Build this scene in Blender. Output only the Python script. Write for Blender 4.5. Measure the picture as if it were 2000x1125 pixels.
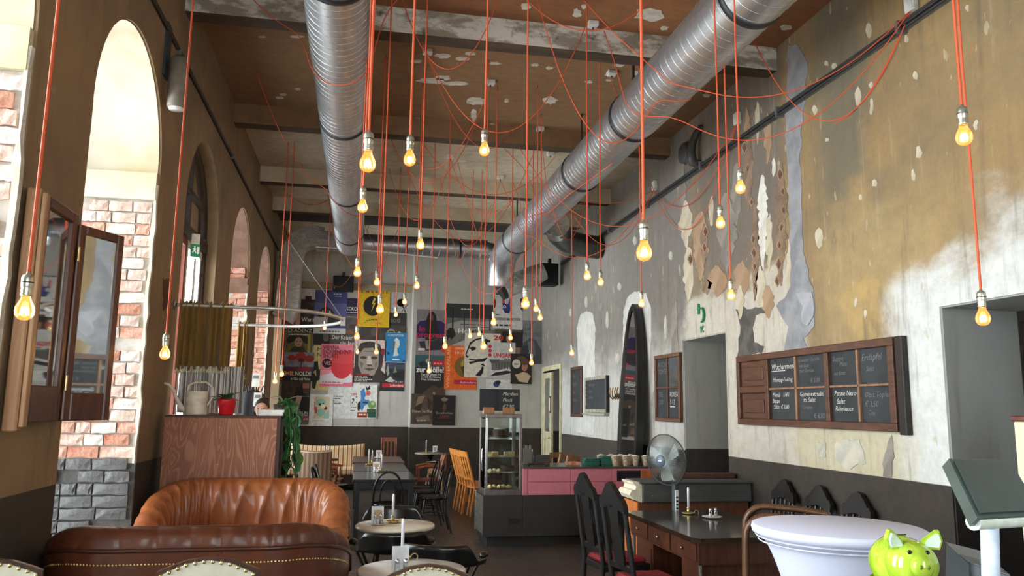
import bpy, math, random
from mathutils import Vector, Matrix
random.seed(7)
PI = math.pi
sc = bpy.context.scene
col = sc.collection
for o in list(bpy.data.objects):
    bpy.data.objects.remove(o)

# ---------------------------------------------------------------- camera
FPX, PITCH, YAW, ROLL = 1529.6, 0.15148, 0.19042, 0.01267     # focal length in px of a 2000 px wide frame
EYE = Vector((0, 0, 1.7))
_cy, _sy, _cp, _sp = math.cos(YAW), math.sin(YAW), math.cos(PITCH), math.sin(PITCH)
FW = Vector((_sy * _cp, _cy * _cp, _sp)); _r = Vector((_cy, -_sy, 0)); _u = _r.cross(FW)
RT = _r * math.cos(ROLL) + _u * math.sin(ROLL); UP = _u * math.cos(ROLL) - _r * math.sin(ROLL)
cam = bpy.data.objects.new('camera', bpy.data.cameras.new('camera')); col.objects.link(cam)
cam.matrix_world = Matrix(((RT.x, UP.x, -FW.x, EYE.x), (RT.y, UP.y, -FW.y, EYE.y), (RT.z, UP.z, -FW.z, EYE.z), (0, 0, 0, 1)))
cam.data.sensor_width = 36; cam.data.lens = 36 * FPX / 2000; cam.data.clip_start = 0.05
sc.camera = cam
# ---------------------------------------------------------------- sky, daylight, exposure
w = bpy.data.worlds.new('World'); sc.world = w; w.use_nodes = True
_bg = w.node_tree.nodes['Background']; _bg.inputs[0].default_value = (0.90, 0.95, 1.0, 1); _bg.inputs[1].default_value = 15.0
sc.view_settings.view_transform = 'Standard'; sc.view_settings.look = 'None'
sc.view_settings.gamma = 1; sc.view_settings.use_curve_mapping = False
sc.view_settings.exposure = 0.22
XL, XR, ZC = -1.64, 4.05, 5.37            # left wall, right wall, ceiling
YBL, YBR, XSTEP = 17.9, 17.3, 1.12        # back wall: left part, right part, the corner between
YF, XOUT = -2.6, -2.45                    # wall behind the camera, outer face of the left wall
ARCH = [(0.15, 1.75), (2.4, 4.05), (4.9, 6.55), (7.5, 9.2), (10.2, 11.88), (12.9, 14.6), (15.6, 17.2)]
ZSPR = 3.52
def portal(name, loc, rot, sx, sy):
    l = bpy.data.lights.new(name, 'AREA'); l.shape = 'RECTANGLE'; l.size = sx; l.size_y = sy
    l.cycles.is_portal = True
    o = bpy.data.objects.new(name, l); col.objects.link(o); o.location = loc; o.rotation_euler = rot
for i, (a, b) in enumerate(ARCH):
    portal('daylight_portal', (XOUT - .02, (a + b) / 2, 2.42), (0, -PI / 2, 0), 3.9, b - a)
FWIN = [(-.9, .3), (1.6, 2.8)]
for a, b in FWIN:
    portal('daylight_portal', ((a + b) / 2, YF - .32, 2.35), (PI / 2, 0, 0), b - a, 2.9)

def ray(x, y):
    return RT * (x - 1000) - UP * (y - 562.5) + FW * FPX
def U(x, y, **k):                          # the point of a known plane that a photograph pixel shows
    d = ray(x, y); a, v = list(k.items())[0]; i = 'XYZ'.index(a)
    return EYE + d * ((v - EYE[i]) / d[i])
def PX(p):
    d = Vector(p) - EYE; c = d.dot(FW)
    return 1000 + FPX * d.dot(RT) / c, 562.5 - FPX * d.dot(UP) / c

# ---------------------------------------------------------------- materials
def lin(c):
    c = c / 255
    return c / 12.92 if c <= .04045 else ((c + .055) / 1.055) ** 2.4
def rgb(c):
    if isinstance(c, str): c = tuple(int(c[i:i + 2], 16) for i in (0, 2, 4))
    return (lin(c[0]), lin(c[1]), lin(c[2]), 1)
class G:
    def __init__(s, name):
        s.m = bpy.data.materials.new(name); s.m.use_nodes = True
        s.t = s.m.node_tree; s.b = s.t.nodes['Principled BSDF']; s.out = s.t.nodes['Material Output']
        s._p = None
    def set(s, sock, v):
        if isinstance(v, bpy.types.NodeSocket): s.t.links.new(v, sock)
        else: sock.default_value = v
    def n(s, typ, ins=None, **k):
        n = s.t.nodes.new(typ)
        for a, v in k.items(): setattr(n, a, v)
        for a, v in (ins or {}).items(): s.set(n.inputs[a], v)
        return n
    def pos(s):
        if s._p is None:
            s._p = s.n('ShaderNodeTexCoord').outputs['Object']
        return s._p
    def sep(s, v):
        n = s.n('ShaderNodeSeparateXYZ', {0: v}); return n.outputs
    def math(s, op, a, b=0.0):
        return s.n('ShaderNodeMath', {0: a, 1: b}, operation=op).outputs[0]
    def mapr(s, v, a, b, c=0., d=1., smooth=True):
        return s.n('ShaderNodeMapRange', {0: v, 1: a, 2: b, 3: c, 4: d}, interpolation_type='SMOOTHSTEP' if smooth else 'LINEAR').outputs[0]
    def mix(s, f, a, b, mode='MIX'):
        n = s.n('ShaderNodeMix', data_type='RGBA', blend_type=mode)
        s.set(n.inputs[0], f); s.set(n.inputs[6], a); s.set(n.inputs[7], b); return n.outputs[2]
    def scale(s, v, sx, sy, sz):
        return s.n('ShaderNodeMapping', {0: v, 3: (sx, sy, sz)}).outputs[0]
    def noise(s, v, sc_, det=4., ro=.6, dist=0.):
        return s.n('ShaderNodeTexNoise', {'Vector': v, 'Scale': sc_, 'Detail': det, 'Roughness': ro, 'Distortion': dist}).outputs[0]
    def bump(s, h, st=.3, dist=.02):
        n = s.n('ShaderNodeBump', {'Height': h, 'Strength': st, 'Distance': dist}); s.t.links.new(n.outputs[0], s.b.inputs['Normal'])
    def done(s, color, rough=.6, metal=0., spec=None):
        s.set(s.b.inputs['Base Color'], color); s.set(s.b.inputs['Roughness'], rough); s.b.inputs['Metallic'].default_value = metal
        if spec is not None: s.b.inputs['Specular IOR Level'].default_value = spec
        return s.m
_mc = {}
def M(c, rough=.6, metal=0., var=.12, scale=14., bump=0., c2=None, stretch=None, spec=None, name=None):
    """plain procedural material: colour c varied by noise (towards c2 if given)"""
    key = (str(c), rough, metal, var, scale, bump, str(c2), stretch, spec)
    if key in _mc: return _mc[key]
    g = G(name or 'paint_%d' % len(_mc))
    a = rgb(c)
    if c2 is None:
        lo = tuple(x * (1 - var) for x in a[:3]) + (1,); hi = tuple(min(1, x * (1 + var)) for x in a[:3]) + (1,)
    else: lo, hi = a, rgb(c2)
    v = g.pos()
    if stretch: v = g.scale(v, *stretch)
    f = g.noise(v, scale)
    g.done(g.mix(g.mapr(f, .35, .65), lo, hi), rough, metal, spec)
    if bump: g.bump(f, bump)
    _mc[key] = g.m
    return g.m
def wood(c, c2, rough=.4, scale=3., ring=(1, 1, .12), bump=.05, dist=1.2):
    key = ('wood', str(c), str(c2), rough, scale, ring)
    if key in _mc: return _mc[key]
    g = G('wood_grain')
    v = g.scale(g.pos(), *ring)
    f = g.noise(v, scale, 3., .55, dist); wv = g.math('SINE', g.math('MULTIPLY', f, 60.))
    fine = g.noise(g.scale(v, 8, 8, 1), scale * 6, 2.)
    k = g.math('ADD', g.mapr(wv, -1, 1, 0, .6), g.math('MULTIPLY', fine, .4))
    g.done(g.mix(k, rgb(c), rgb(c2)), rough); g.bump(k, bump, .005)
    _mc[key] = g.m
    return g.m
def glass(name, tint=(1, 1, 1), gloss=.08, rough=.02, fres=True):
    g = G(name); t = g.t
    tr = g.n('ShaderNodeBsdfTransparent', {0: (*tint, 1)}); gl = g.n('ShaderNodeBsdfGlossy', {'Color': (1, 1, 1, 1), 'Roughness': rough})
    f = gloss
    if fres: f = g.math('ADD', g.n('ShaderNodeFresnel', {0: 1.45}).outputs[0], gloss - .04)
    mx = g.n('ShaderNodeMixShader', {0: f}); t.links.new(tr.outputs[0], mx.inputs[1]); t.links.new(gl.outputs[0], mx.inputs[2])
    t.links.new(mx.outputs[0], g.out.inputs[0])
    return g.m
def emis(name, c, st):
    g = G(name); e = g.n('ShaderNodeEmission', {0: rgb(c), 1: st}); g.t.links.new(e.outputs[0], g.out.inputs[0]); return g.m

# ---------------------------------------------------------------- mesh helpers
class MB:
    def __init__(s): s.v = []; s.f = []; s.m = []; s.s = []
    def add(s, vs, fs, m=0, sm=False):
        o = len(s.v); s.v += [tuple(v) for v in vs]
        for f in fs: s.f.append([i + o for i in f]); s.m.append(m); s.s.append(sm)
        return s
    def box(s, x0, x1, y0, y1, z0, z1, m=0):
        return s.add([(x, y, z) for x in (x0, x1) for y in (y0, y1) for z in (z0, z1)],
                     [(0, 1, 3, 2), (4, 6, 7, 5), (0, 4, 5, 1), (2, 3, 7, 6), (0, 2, 6, 4), (1, 5, 7, 3)], m)
    def cbox(s, x0, x1, y0, y1, z0, z1, c=.01, m=0):       # box with chamfered edges
        vs = []; X = (x0, x1); Y = (y0, y1); Z = (z0, z1); idx = {}
        for i in (0, 1):
            for j in (0, 1):
                for k in (0, 1):
                    p = (X[i], Y[j], Z[k]); d = (c if i == 0 else -c, c if j == 0 else -c, c if k == 0 else -c)
                    for a in range(3):
                        q = [p[t] + (0 if t == a else d[t]) for t in range(3)]
                        idx[i, j, k, a] = len(vs); vs.append(q)
        fs = []
        for a in range(3):
            b, e = (a + 1) % 3, (a + 2) % 3
            for v in (0, 1):
                c4 = []
                for (p, q) in ((0, 0), (1, 0), (1, 1), (0, 1)):
                    t = [0, 0, 0]; t[a] = v; t[b] = p; t[e] = q; c4.append(idx[(*t, a)])
                fs.append(c4 if v else c4[::-1])
            for p in (0, 1):
                for q in (0, 1):                            # edges running along a
                    t0 = [0, 0, 0]; t0[b] = p; t0[e] = q; t1 = list(t0); t1[a] = 1
                    f = [idx[(*t0, b)], idx[(*t1, b)], idx[(*t1, e)], idx[(*t0, e)]]
                    fs.append(f if p != q else f[::-1])
        for i in (0, 1):
            for j in (0, 1):
                for k in (0, 1):
                    f = [idx[i, j, k, 0], idx[i, j, k, 1], idx[i, j, k, 2]]
                    fs.append(f if (i + j + k) % 2 else f[::-1])
        return s.add(vs, fs, m)
    def tube(s, path, r, n=8, m=0, closed=False, cap=True, flat=None):
        P = [Vector(p) for p in path]; k = len(P); R = r if isinstance(r, (list, tuple)) else [r] * k
        vs = []; fs = []; pn = None
        for i, p in enumerate(P):
            a = P[i - 1] if (i or closed) else p; b = P[(i + 1) % k] if (i < k - 1 or closed) else p
            t = (b - a).normalized() if (b - a).length > 1e-9 else Vector((0, 0, 1))
            if pn is None:
                h = Vector((0, 0, 1)) if abs(t.z) < .9 else Vector((1, 0, 0)); pn = t.cross(h).normalized()
            else:
                pn = (pn - t * pn.dot(t)); pn = pn.normalized() if pn.length > 1e-6 else t.orthogonal().normalized()
            bn = t.cross(pn)
            fl = flat or 1.
            for j in range(n):
                q = 2 * PI * j / n; vs.append(p + pn * (R[i] * math.cos(q)) + bn * (R[i] * fl * math.sin(q)))
        for i in range(k if closed else k - 1):
            for j in range(n):
                a, b = i * n, ((i + 1) % k) * n; fs.append((a + j, a + (j + 1) % n, b + (j + 1) % n, b + j))
        s.add(vs, fs, m, True)
        if cap and not closed:
            s.add(vs[:n], [tuple(range(n))[::-1]], m); s.add(vs[-n:], [tuple(range(n))], m)
        return s
    def lathe(s, prof, c=(0, 0, 0), n=24, m=0, ax=2, sm=True, a0=0., a1=None):
        vs = []; fs = []; full = a1 is None; k = n if full else n + 1
        for r, z in prof:
            for j in range(k):
                q = a0 + ((2 * PI if full else a1 - a0) * j / n); p = [r * math.cos(q), r * math.sin(q), z]
                if ax == 0: p = [p[2], p[0], p[1]]
                elif ax == 1: p = [p[1], p[2], p[0]]
                vs.append((p[0] + c[0], p[1] + c[1], p[2] + c[2]))
        for i in range(len(prof) - 1):
            for j in range(n):
                b = (j + 1) % k; fs.append((i * k + j, i * k + b, (i + 1) * k + b, (i + 1) * k + j))
        return s.add(vs, fs, m, sm)
    def prism(s, poly, o, ux, uy, d, m=0):                 # polygon in the plane (o, ux, uy) extruded by d
        o, ux, uy = Vector(o), Vector(ux), Vector(uy); nn = ux.cross(uy).normalized() * d; k = len(poly)
        a = [o + ux * p[0] + uy * p[1] for p in poly]; b = [q + nn for q in a]
        return s.add(a + b, [tuple(range(k))[::-1], tuple(range(k, 2 * k))] + [(i, (i + 1) % k, k + (i + 1) % k, k + i) for i in range(k)], m)
    def flat(s, poly, o, ux, uy, m=0):
        o, ux, uy = Vector(o), Vector(ux), Vector(uy)
        return s.add([o + ux * p[0] + uy * p[1] for p in poly], [tuple(range(len(poly)))], m)
    def ball(s, c, r, nu=16, nv=10, m=0):
        r = r if isinstance(r, (tuple, list)) else (r, r, r); vs = []; fs = []
        for i in range(nv + 1):
            a = PI * i / nv
            for j in range(nu):
                b = 2 * PI * j / nu; vs.append((c[0] + r[0] * math.sin(a) * math.cos(b), c[1] + r[1] * math.sin(a) * math.sin(b), c[2] - r[2] * math.cos(a)))
        for i in range(nv):
            for j in range(nu): fs.append((i * nu + j, i * nu + (j + 1) % nu, (i + 1) * nu + (j + 1) % nu, (i + 1) * nu + j))
        return s.add(vs, fs, m, True)
    def sheet(s, fn, nu, nv, m=0, sm=True, closed=False):  # grid fn(u, v) with u, v in 0..1
        ku = nu if closed else nu + 1
        vs = [fn(i / nu, j / nv) for j in range(nv + 1) for i in range(ku)]
        return s.add(vs, [(j * ku + i, j * ku + (i + 1) % ku, (j + 1) * ku + (i + 1) % ku, (j + 1) * ku + i) for j in range(nv) for i in range(nu)], m, sm)
    def xf(s, mat):
        s.v = [tuple(mat @ Vector(v)) for v in s.v]; return s
    def mesh(s, name, mats):
        me = bpy.data.meshes.new(name); me.from_pydata(s.v, [], s.f)
        for mm in (mats if isinstance(mats, (list, tuple)) else [mats]): me.materials.append(mm)
        me.polygons.foreach_set('material_index', s.m); me.polygons.foreach_set('use_smooth', s.s); me.update()
        return me
    def build(s, name, mats, parent=None, loc=None, rz=0., solid=0.):
        o = bpy.data.objects.new(name, s.mesh(name, mats)); col.objects.link(o)
        if parent: o.parent = parent
        if loc is not None: o.location = loc
        o.rotation_euler.z = rz
        if solid:
            md = o.modifiers.new('thickness', 'SOLIDIFY'); md.thickness = solid; md.offset = 0
        return o
def tag(o, label, cat, group=None):
    o['label'] = label; o['category'] = cat
    if group: o['group'] = group
    return o
def thing(name, label, cat, loc=(0, 0, 0), rz=0., group=None):
    o = bpy.data.objects.new(name, None); col.objects.link(o); o.location = loc; o.rotation_euler.z = rz; o.empty_display_size = .1
    return tag(o, label, cat, group)
def struct(o): o['kind'] = 'structure'; return o
def dup(root, loc, rz, label=None):
    c = root.copy(); col.objects.link(c); c.location = loc; c.rotation_euler.z = rz
    if label: c['label'] = label
    for ch in list(root.children):
        d = ch.copy(); col.objects.link(d); d.parent = c
        for g in list(ch.children):
            e = g.copy(); col.objects.link(e); e.parent = d
    return c
def text(body, o, ux, uy, size, mat, parent, width=None, align='LEFT', bold=0., shear=0., name='lettering', depth=0., maxw=None):
    cu = bpy.data.curves.new('t', 'FONT'); cu.body = body; cu.size = 1; cu.align_x = align; cu.offset = bold; cu.shear = shear; cu.extrude = depth; cu.resolution_u = 2
    to = bpy.data.objects.new('t', cu); col.objects.link(to)
    dg = bpy.context.evaluated_depsgraph_get(); me = bpy.data.meshes.new_from_object(to.evaluated_get(dg)); bpy.data.objects.remove(to); bpy.data.curves.remove(cu)
    if not len(me.vertices): return None
    xs = [v.co.x for v in me.vertices]; k = size if not width else width / max(1e-6, max(xs) - min(xs)); ky = size
    if maxw and (max(xs) - min(xs)) * k > maxw: k = maxw / (max(xs) - min(xs))
    o, ux, uy = Vector(o), Vector(ux).normalized(), Vector(uy).normalized(); nn = ux.cross(uy)
    for v in me.vertices: c = v.co.copy(); v.co = o + ux * (c.x * k) + uy * (c.y * ky) + nn * c.z
    me.materials.clear(); me.materials.append(mat); me.name = name
    ob = bpy.data.objects.new(name, me); col.objects.link(ob); ob.parent = parent
    return ob
def rag(poly, amp, step, seed):                             # jag the outline of a polygon
    rn = random.Random(seed); out = []
    for i, p in enumerate(poly):
        q = poly[(i + 1) % len(poly)]; L = math.hypot(q[0] - p[0], q[1] - p[1]); k = max(1, int(L / step))
        for j in range(k):
            t = j / k; nx, ny = -(q[1] - p[1]) / (L + 1e-9), (q[0] - p[0]) / (L + 1e-9); d = rn.uniform(-amp, amp)
            out.append((p[0] + (q[0] - p[0]) * t + nx * d, p[1] + (q[1] - p[1]) * t + ny * d))
    return out

# ================================================================ the room
def zone(g, c, Y, Z, y0, y1, z0, z1, colr, e=.12, op=1.):
    m = g.math('MULTIPLY', g.mapr(Y, y0 - e, y0 + e), g.mapr(Y, y1 - e, y1 + e, 1, 0))
    m = g.math('MULTIPLY', m, g.math('MULTIPLY', g.mapr(Z, z0 - e, z0 + e), g.mapr(Z, z1 - e, z1 + e, 1, 0)))
    if op != 1: m = g.math('MULTIPLY', m, op)
    return g.mix(m, c, rgb(colr))
def wall_right_mat():
    g = G('peeling_plaster_right'); p = g.pos(); x, y, z = g.sep(p)
    n1 = g.noise(p, 1.3, 6, .65); n2 = g.noise(g.scale(p, 1, 1, 2.2), 1.7, 5, .6); n3 = g.noise(p, 9, 6, .7)
    strk = g.noise(g.scale(p, 1, 2.2, .22), 3.2, 5, .65)
    Y = g.math('ADD', y, g.math('MULTIPLY', g.math('SUBTRACT', n1, .5), 1.0)); Z = g.math('ADD', z, g.math('MULTIPLY', g.math('SUBTRACT', n2, .5), 1.0))
    c = g.mix(g.mapr(n1, .3, .7), rgb((156, 128, 84)), rgb((134, 114, 84)))
    c = zone(g, c, Y, Z, 9.0, 30, 0, 9, (122, 117, 110), .3)
    c = zone(g, c, Y, Z, 9.3, 30, 0, 2.5, (188, 186, 180), .5)
    c = zone(g, c, Y, Z, 12, 30, 3.3, 9, (142, 138, 130), .5, .7)
    c = zone(g, c, Y, Z, 5.5, 6.25, 3.6, 9, (108, 102, 84), .2, .85)
    c = zone(g, c, Y, Z, 6.9, 8.9, 3.2, 9, (116, 106, 94), .2)
    c = zone(g, c, Y, Z, 6.7, 9.3, 0, 3.1, (194, 187, 172), .15)
    c = zone(g, c, Y, Z, 4.6, 6.3, 2.3, 3.35, (176, 152, 104), .4, .6)
    c = zone(g, c, Y, Z, 5.45, 5.95, 2.2, 2.75, (182, 152, 94), .12, .7)
    c = zone(g, c, Y, Z, 5.1, 6.9, 0, 1.75, (190, 180, 152), .15)
    c = zone(g, c, Y, Z, 0, 5.3, 0, 2.75, (214, 216, 212), .22)
    c = zone(g, c, Y, Z, -4, 4.3, 0, 3.0, (214, 216, 212), .25)
    # streaks running down, grime, and flaked spots
    c = g.mix(g.mapr(strk, .52, .72, 0, .55), c, rgb((100, 88, 72)))
    c = g.mix(g.mapr(strk, .42, .28, 0, .3), c, rgb((196, 184, 156)))
    fl = g.noise(g.scale(p, 1, 1.6, .62), 5.2, 3, .5)
    c = g.mix(g.mapr(fl, .67, .70, 0, .6), c, rgb((196, 182, 150)))
    fl2 = g.noise(g.scale(p, 1, 1.3, .7), 2.3, 4, .6)
    c = g.mix(g.math('MULTIPLY', g.mapr(fl2, .62, .75, 0, .5), g.mapr(z, 1.3, 1.9)), c, rgb((92, 90, 86)))
    c = g.mix(g.mapr(n3, .3, .75, 0, .25), c, rgb((80, 72, 60)))
    dk = g.mix(g.mapr(n3, .3, .7), rgb((58, 50, 42)), rgb((47, 41, 35)))
    wz = g.math('ADD', z, g.math('MULTIPLY', g.math('SUBTRACT', n3, .5), .01))
    f = g.mapr(wz, 1.197, 1.203, smooth=False)
    c = g.mix(f, dk, c)
    g.bump(g.math('ADD', n3, g.math('MULTIPLY', fl, 2.)), .35, .01)
    return g.done(c, .75)
MWR = wall_right_mat()
def wall_mat(name, a, b, dado, spots, hz=1.245):
    g = G(name); p = g.pos(); x, y, z = g.sep(p)
    n1 = g.noise(p, .9, 6, .65); n3 = g.noise(p, 8, 6, .7); strk = g.noise(g.scale(p, 2, 2.2, .2), 3, 5, .65)
    c = g.mix(g.mapr(n1, .3, .7), rgb(a), rgb(b))
    c = g.mix(g.mapr(strk, .5, .75, 0, .35), c, rgb((70, 60, 48)))
    c = g.mix(g.mapr(g.noise(g.scale(p, 1, 1.5, .8), 2.6, 5), .64, .7, 0, .6), c, rgb(spots))
    dk = g.mix(g.mapr(n3, .3, .7), rgb(dado), rgb(tuple(v * .82 for v in dado)))
    c = g.mix(g.mapr(z, hz - .003, hz + .003, smooth=False), dk, c)
    g.bump(n3, .3, .01)
    return g.done(c, .75)
MWL = wall_mat('ochre_limewash', (150, 122, 86), (118, 98, 74), (56, 48, 40), (170, 150, 120))
MWB = wall_mat('grey_limewash', (196, 192, 184), (176, 172, 164), (64, 54, 45), (206, 202, 192))
MWI = wall_mat('plain_grey_paint', (168, 167, 160), (158, 157, 150), (58, 50, 44), (168, 167, 160), 1.215)
MPLASTER = M((226, 222, 208), .8, var=.05, scale=6, bump=.2, c2=(196, 190, 172))

# floor: dark polished screed
g = G('dark_screed'); p = g.pos(); a = g.noise(p, 1.2, 6, .65); b = g.noise(p, 14, 5, .7)
g.bump(b, .08, .004)
MFLOOR = g.done(g.mix(g.mapr(a, .3, .7), rgb((74, 64, 56)), rgb((56, 48, 43))), g.mapr(b, .3, .7, .32, .5))
struct(MB().box(XOUT - .1, XR + 1.3, YF - .35, YBL + .4, -.12, 0).build('floor', MFLOOR))

# ceiling: painted bays between dropped beams
def bay_mat(name, a, b, fl):
    g = G(name); p = g.pos(); n1 = g.noise(p, .8, 5, .6); n3 = g.noise(g.scale(p, 1, 1.6, 1), 7, 5, .65)
    c = g.mix(g.mapr(n1, .3, .7), rgb(a), rgb(b)); c = g.mix(g.mapr(n3, .3, .8, 0, .35), c, rgb((70, 58, 44)))
    if fl: c = g.mix(g.mapr(g.noise(g.scale(p, .8, 1.5, 1), 1.9, 5, .6), .64, .66), c, rgb((196, 190, 176)))
    g.bump(n3, .25, .01)
    return g.done(c, .8)
MBAY1 = bay_mat('brown_ceiling_paint', (134, 84, 50), (150, 100, 62), False)
MBAY2 = bay_mat('brown_ceiling_paint_worn', (132, 98, 66), (142, 108, 74), False)
MBAY3 = bay_mat('beige_ceiling_paint', (204, 190, 164), (178, 164, 140), True)
BEAMS = [1.3, 4.1, 6.9, 9.7, 12.3, 14.15]
edges = [YF - .3] + BEAMS + [YBL + .3]
cb = MB()
for i in range(len(edges) - 1):
    cb.box(XOUT - .1, XR + .7, edges[i], edges[i + 1], ZC, ZC + .15, 0 if i < 3 else (1 if i == 3 else 2))
ceiling = struct(cb.build('ceiling', [MBAY1, MBAY2, MBAY3]))
g = G('patchy_whitewash'); p = g.pos(); n1 = g.noise(g.scale(p, 1, 1, 2.5), 2.2, 6, .7); n2 = g.noise(p, 7, 5, .7)
c = g.mix(g.mapr(n1, .42, .55), rgb((150, 140, 124)), rgb((214, 208, 196))); c = g.mix(g.mapr(n2, .56, .7, 0, .7), c, rgb((66, 62, 56)))
g.bump(n2, .3, .01); MBEAMF = g.done(c, .8)
MSOFFIT = M((78, 62, 46), .7, c2=(58, 46, 36), scale=3, stretch=(.6, 3, 1), bump=.2)
MBEAMP = M((204, 190, 164), .8, c2=(176, 162, 138), scale=2.5, bump=.15)
for y in BEAMS:
    m = MB(); zb = 5.125
    front = 0 if y < 8 else (3 if y < 10 else 2)
    m.add([(XL - .1, y, zb), (XR + .1, y, zb), (XR + .1, y, ZC), (XL - .1, y, ZC)], [(0, 1, 2, 3)], front)
    m.add([(XL - .1, y, zb), (XR + .1, y, zb), (XR + .1, y + .2, zb), (XL - .1, y + .2, zb)], [(0, 3, 2, 1)], 1)
    m.add([(XL - .1, y + .2, zb), (XR + .1, y + .2, zb), (XR + .1, y + .2, ZC), (XL - .1, y + .2, ZC)], [(0, 3, 2, 1)], front)
    m.add([(XL - .1, y, zb), (XL - .1, y + .2, zb), (XL - .1, y + .2, ZC), (XL - .1, y, ZC)], [(0, 3, 2, 1)], front)
    m.add([(XR + .1, y, zb), (XR + .1, y + .2, zb), (XR + .1, y + .2, ZC), (XR + .1, y, ZC)], [(0, 1, 2, 3)], front)
    struct(m.build('ceiling_beam', [MBEAMF, MSOFFIT, MBEAMP, MBAY2]))
# flaked spots of whitewash left on the brown bays (photographed shapes, thin)
MFLAKE = M((206, 200, 186), .85, c2=(180, 172, 156), scale=9)
FL = [(1027, 13, 10, 7), (1127, 26, 9, 9), (1141, 13, 6, 5), (1270, 30, 32, 13), (1298, 55, 8, 5), (865, 109, 16, 5), (903, 115, 14, 4), (919, 105, 13, 4), (967, 124, 12, 3), (1045, 127, 9, 3),
      (1073, 133, 8, 3), (1150, 160, 8, 3), (930, 198, 19, 9), (842, 158, 30, 6), (865, 152, 16, 5), (1075, 196, 14, 8), (989, 197, 5, 4), (961, 245, 6, 4), (1020, 276, 10, 4), (1074, 281, 12, 5), (816, 232, 5, 2),
      (512, 72, 8, 2.5), (580, 72, 14, 3), (545, 191, 8, 3.5), (553, 185, 7, 2.5), (581, 174, 6, 2.5), (545, 240, 8, 3), (444, 180, 4, 3), (1380, 187, 8, 4), (1192, 145, 11, 5), (1210, 128, 10, 3), (1250, 143, 18, 6), (1288, 274, 8, 4),
      (1535, 54, 12, 5), (812, 120, 12, 3), (890, 163, 26, 4), (925, 225, 6, 12), (1190, 157, 8, 2), (1345, 46, 8, 3)]
for k, (px, py, rx, ry) in enumerate(FL):
    rn = random.Random(k); P = []
    for j in range(16):
        q = 2 * PI * j / 16; rr = rn.uniform(.7, 1.15); P.append(U(px + rx * rr * math.cos(q), py + ry * rr * math.sin(q), Z=ZC - .004))
    if any(v.x < XL or v.x > XR for v in P): continue
    cen = sum(P, Vector()) / 16
    m = MB().add([v - cen for v in P] + [v - cen + Vector((0, 0, .004)) for v in P], [tuple(range(16))] + [(i, 16 + i, 16 + (i + 1) % 16, (i + 1) % 16) for i in range(16)])
    m.build('plaster_flake', MFLAKE, ceiling, cen)

# right wall: thick, with three openings
DA, DB, DC = (2.9, 4.87, 2.45), (8.22, 9.42, 2.58), (15.62, 17.1, 2.5)
m = MB(); X1 = XR + .62; ys = YF - .3
for (a, b, h) in (DA, DB, DC):
    m.box(XR, X1, ys, a, 0, ZC + .1); m.box(XR, X1, a, b, h, ZC + .1); ys = b
m.box(XR, X1, ys, YBL + .3, 0, ZC + .1)
wall_right = struct(m.build('wall_right', MWR))
MREV = wall_mat('grey_reveal_paint', (150, 150, 146), (142, 142, 138), (44, 38, 34), (150, 150, 146), 1.2)
m = MB()
m.box(XR + .012, X1 + .01, DA[1] - .012, DA[1], 0, DA[2]); m.box(XR + .012, X1 + .01, DA[0], DA[1] - .012, DA[2] - .012, DA[2])
m.box(XR + .012, X1 + .01, DA[0], DA[0] + .012, 0, DA[2])
struct(m.build('trim_1', MREV))
m = MB()
m.box(XR + .012, X1 + .01, DB[1] - .012, DB[1], 0, DB[2]); m.box(XR + .012, X1 + .01, DB[0], DB[1] - .012, DB[2] - .012, DB[2]); m.box(XR + .012, X1 + .01, DB[0], DB[0] + .012, 0, DB[2])
struct(m.build('trim_2', MWI))
struct(MB().box(X1 + .6, X1 + .7, 7, 10.5, 0, 4).box(X1, X1 + .7, 7, 7.1, 0, 4).box(X1, X1 + .7, 10.4, 10.5, 0, 4).box(X1, X1 + .7, 7, 10.5, 3.9, 4).build('wall_passage', MWI))
struct(MB().box(X1 + .9, X1 + 1., 1.5, 6.5, 0, 4).box(X1, X1 + 1, 1.5, 1.6, 0, 4).box(X1, X1 + 1, 6.4, 6.5, 0, 4).box(X1, X1 + 1, 1.5, 6.5, 3.9, 4).build('wall_side_room', M((120, 118, 112), .8)))
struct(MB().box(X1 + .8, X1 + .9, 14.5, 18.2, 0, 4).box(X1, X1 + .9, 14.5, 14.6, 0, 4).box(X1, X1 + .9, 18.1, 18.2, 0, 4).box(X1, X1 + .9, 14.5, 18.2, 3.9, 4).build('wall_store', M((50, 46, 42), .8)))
MDKWOOD = wood((38, 26, 20), (24, 17, 13), .45)
d = MB().cbox(X1 + .02, X1 + .08, 3.85, 4.85, 0, 2.36, .006)
d = struct(d.build('door_1', MDKWOOD))
MB().cbox(X1, X1 + .02, 3.97, 4.73, 1.15, 2.2, .006).build('door_panel', MDKWOOD, d); MB().cbox(X1, X1 + .02, 3.97, 4.73, .2, 1.0, .006).build('door_panel', MDKWOOD, d)

# plaster patches and peeled strips on the right wall, each its own irregular shape
def patch(pts, mat, seed, amp=.02, step=.06, th=.006, name='plaster_patch', par=None, X=None):
    X = XR if X is None else X
    P = [U(x, y, X=X) for x, y in pts]; cy = sum(p.y for p in P) / len(P); cz = sum(p.z for p in P) / len(P)
    poly = rag([(p.y - cy, p.z - cz) for p in P], amp, step, seed)
    m = MB().prism(poly, (X - th, cy, cz), (0, 1, 0), (0, 0, 1), th)
    m.v = [(v[0] - X, v[1] - cy, v[2] - cz) for v in m.v]
    return m.build(name, mat, par or wall_right, (X, cy, cz))
MBLUEG = M((150, 150, 152), .85, c2=(126, 127, 130), scale=4, bump=.4)
MDARKP = M((96, 92, 86), .9, c2=(72, 69, 65), scale=7, bump=.6)
MCREAM = M((200, 190, 168), .85, c2=(180, 168, 142), scale=4, bump=.2)
MTAN = M((170, 142, 114), .85, c2=(150, 122, 94), scale=3, bump=.25)
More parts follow.
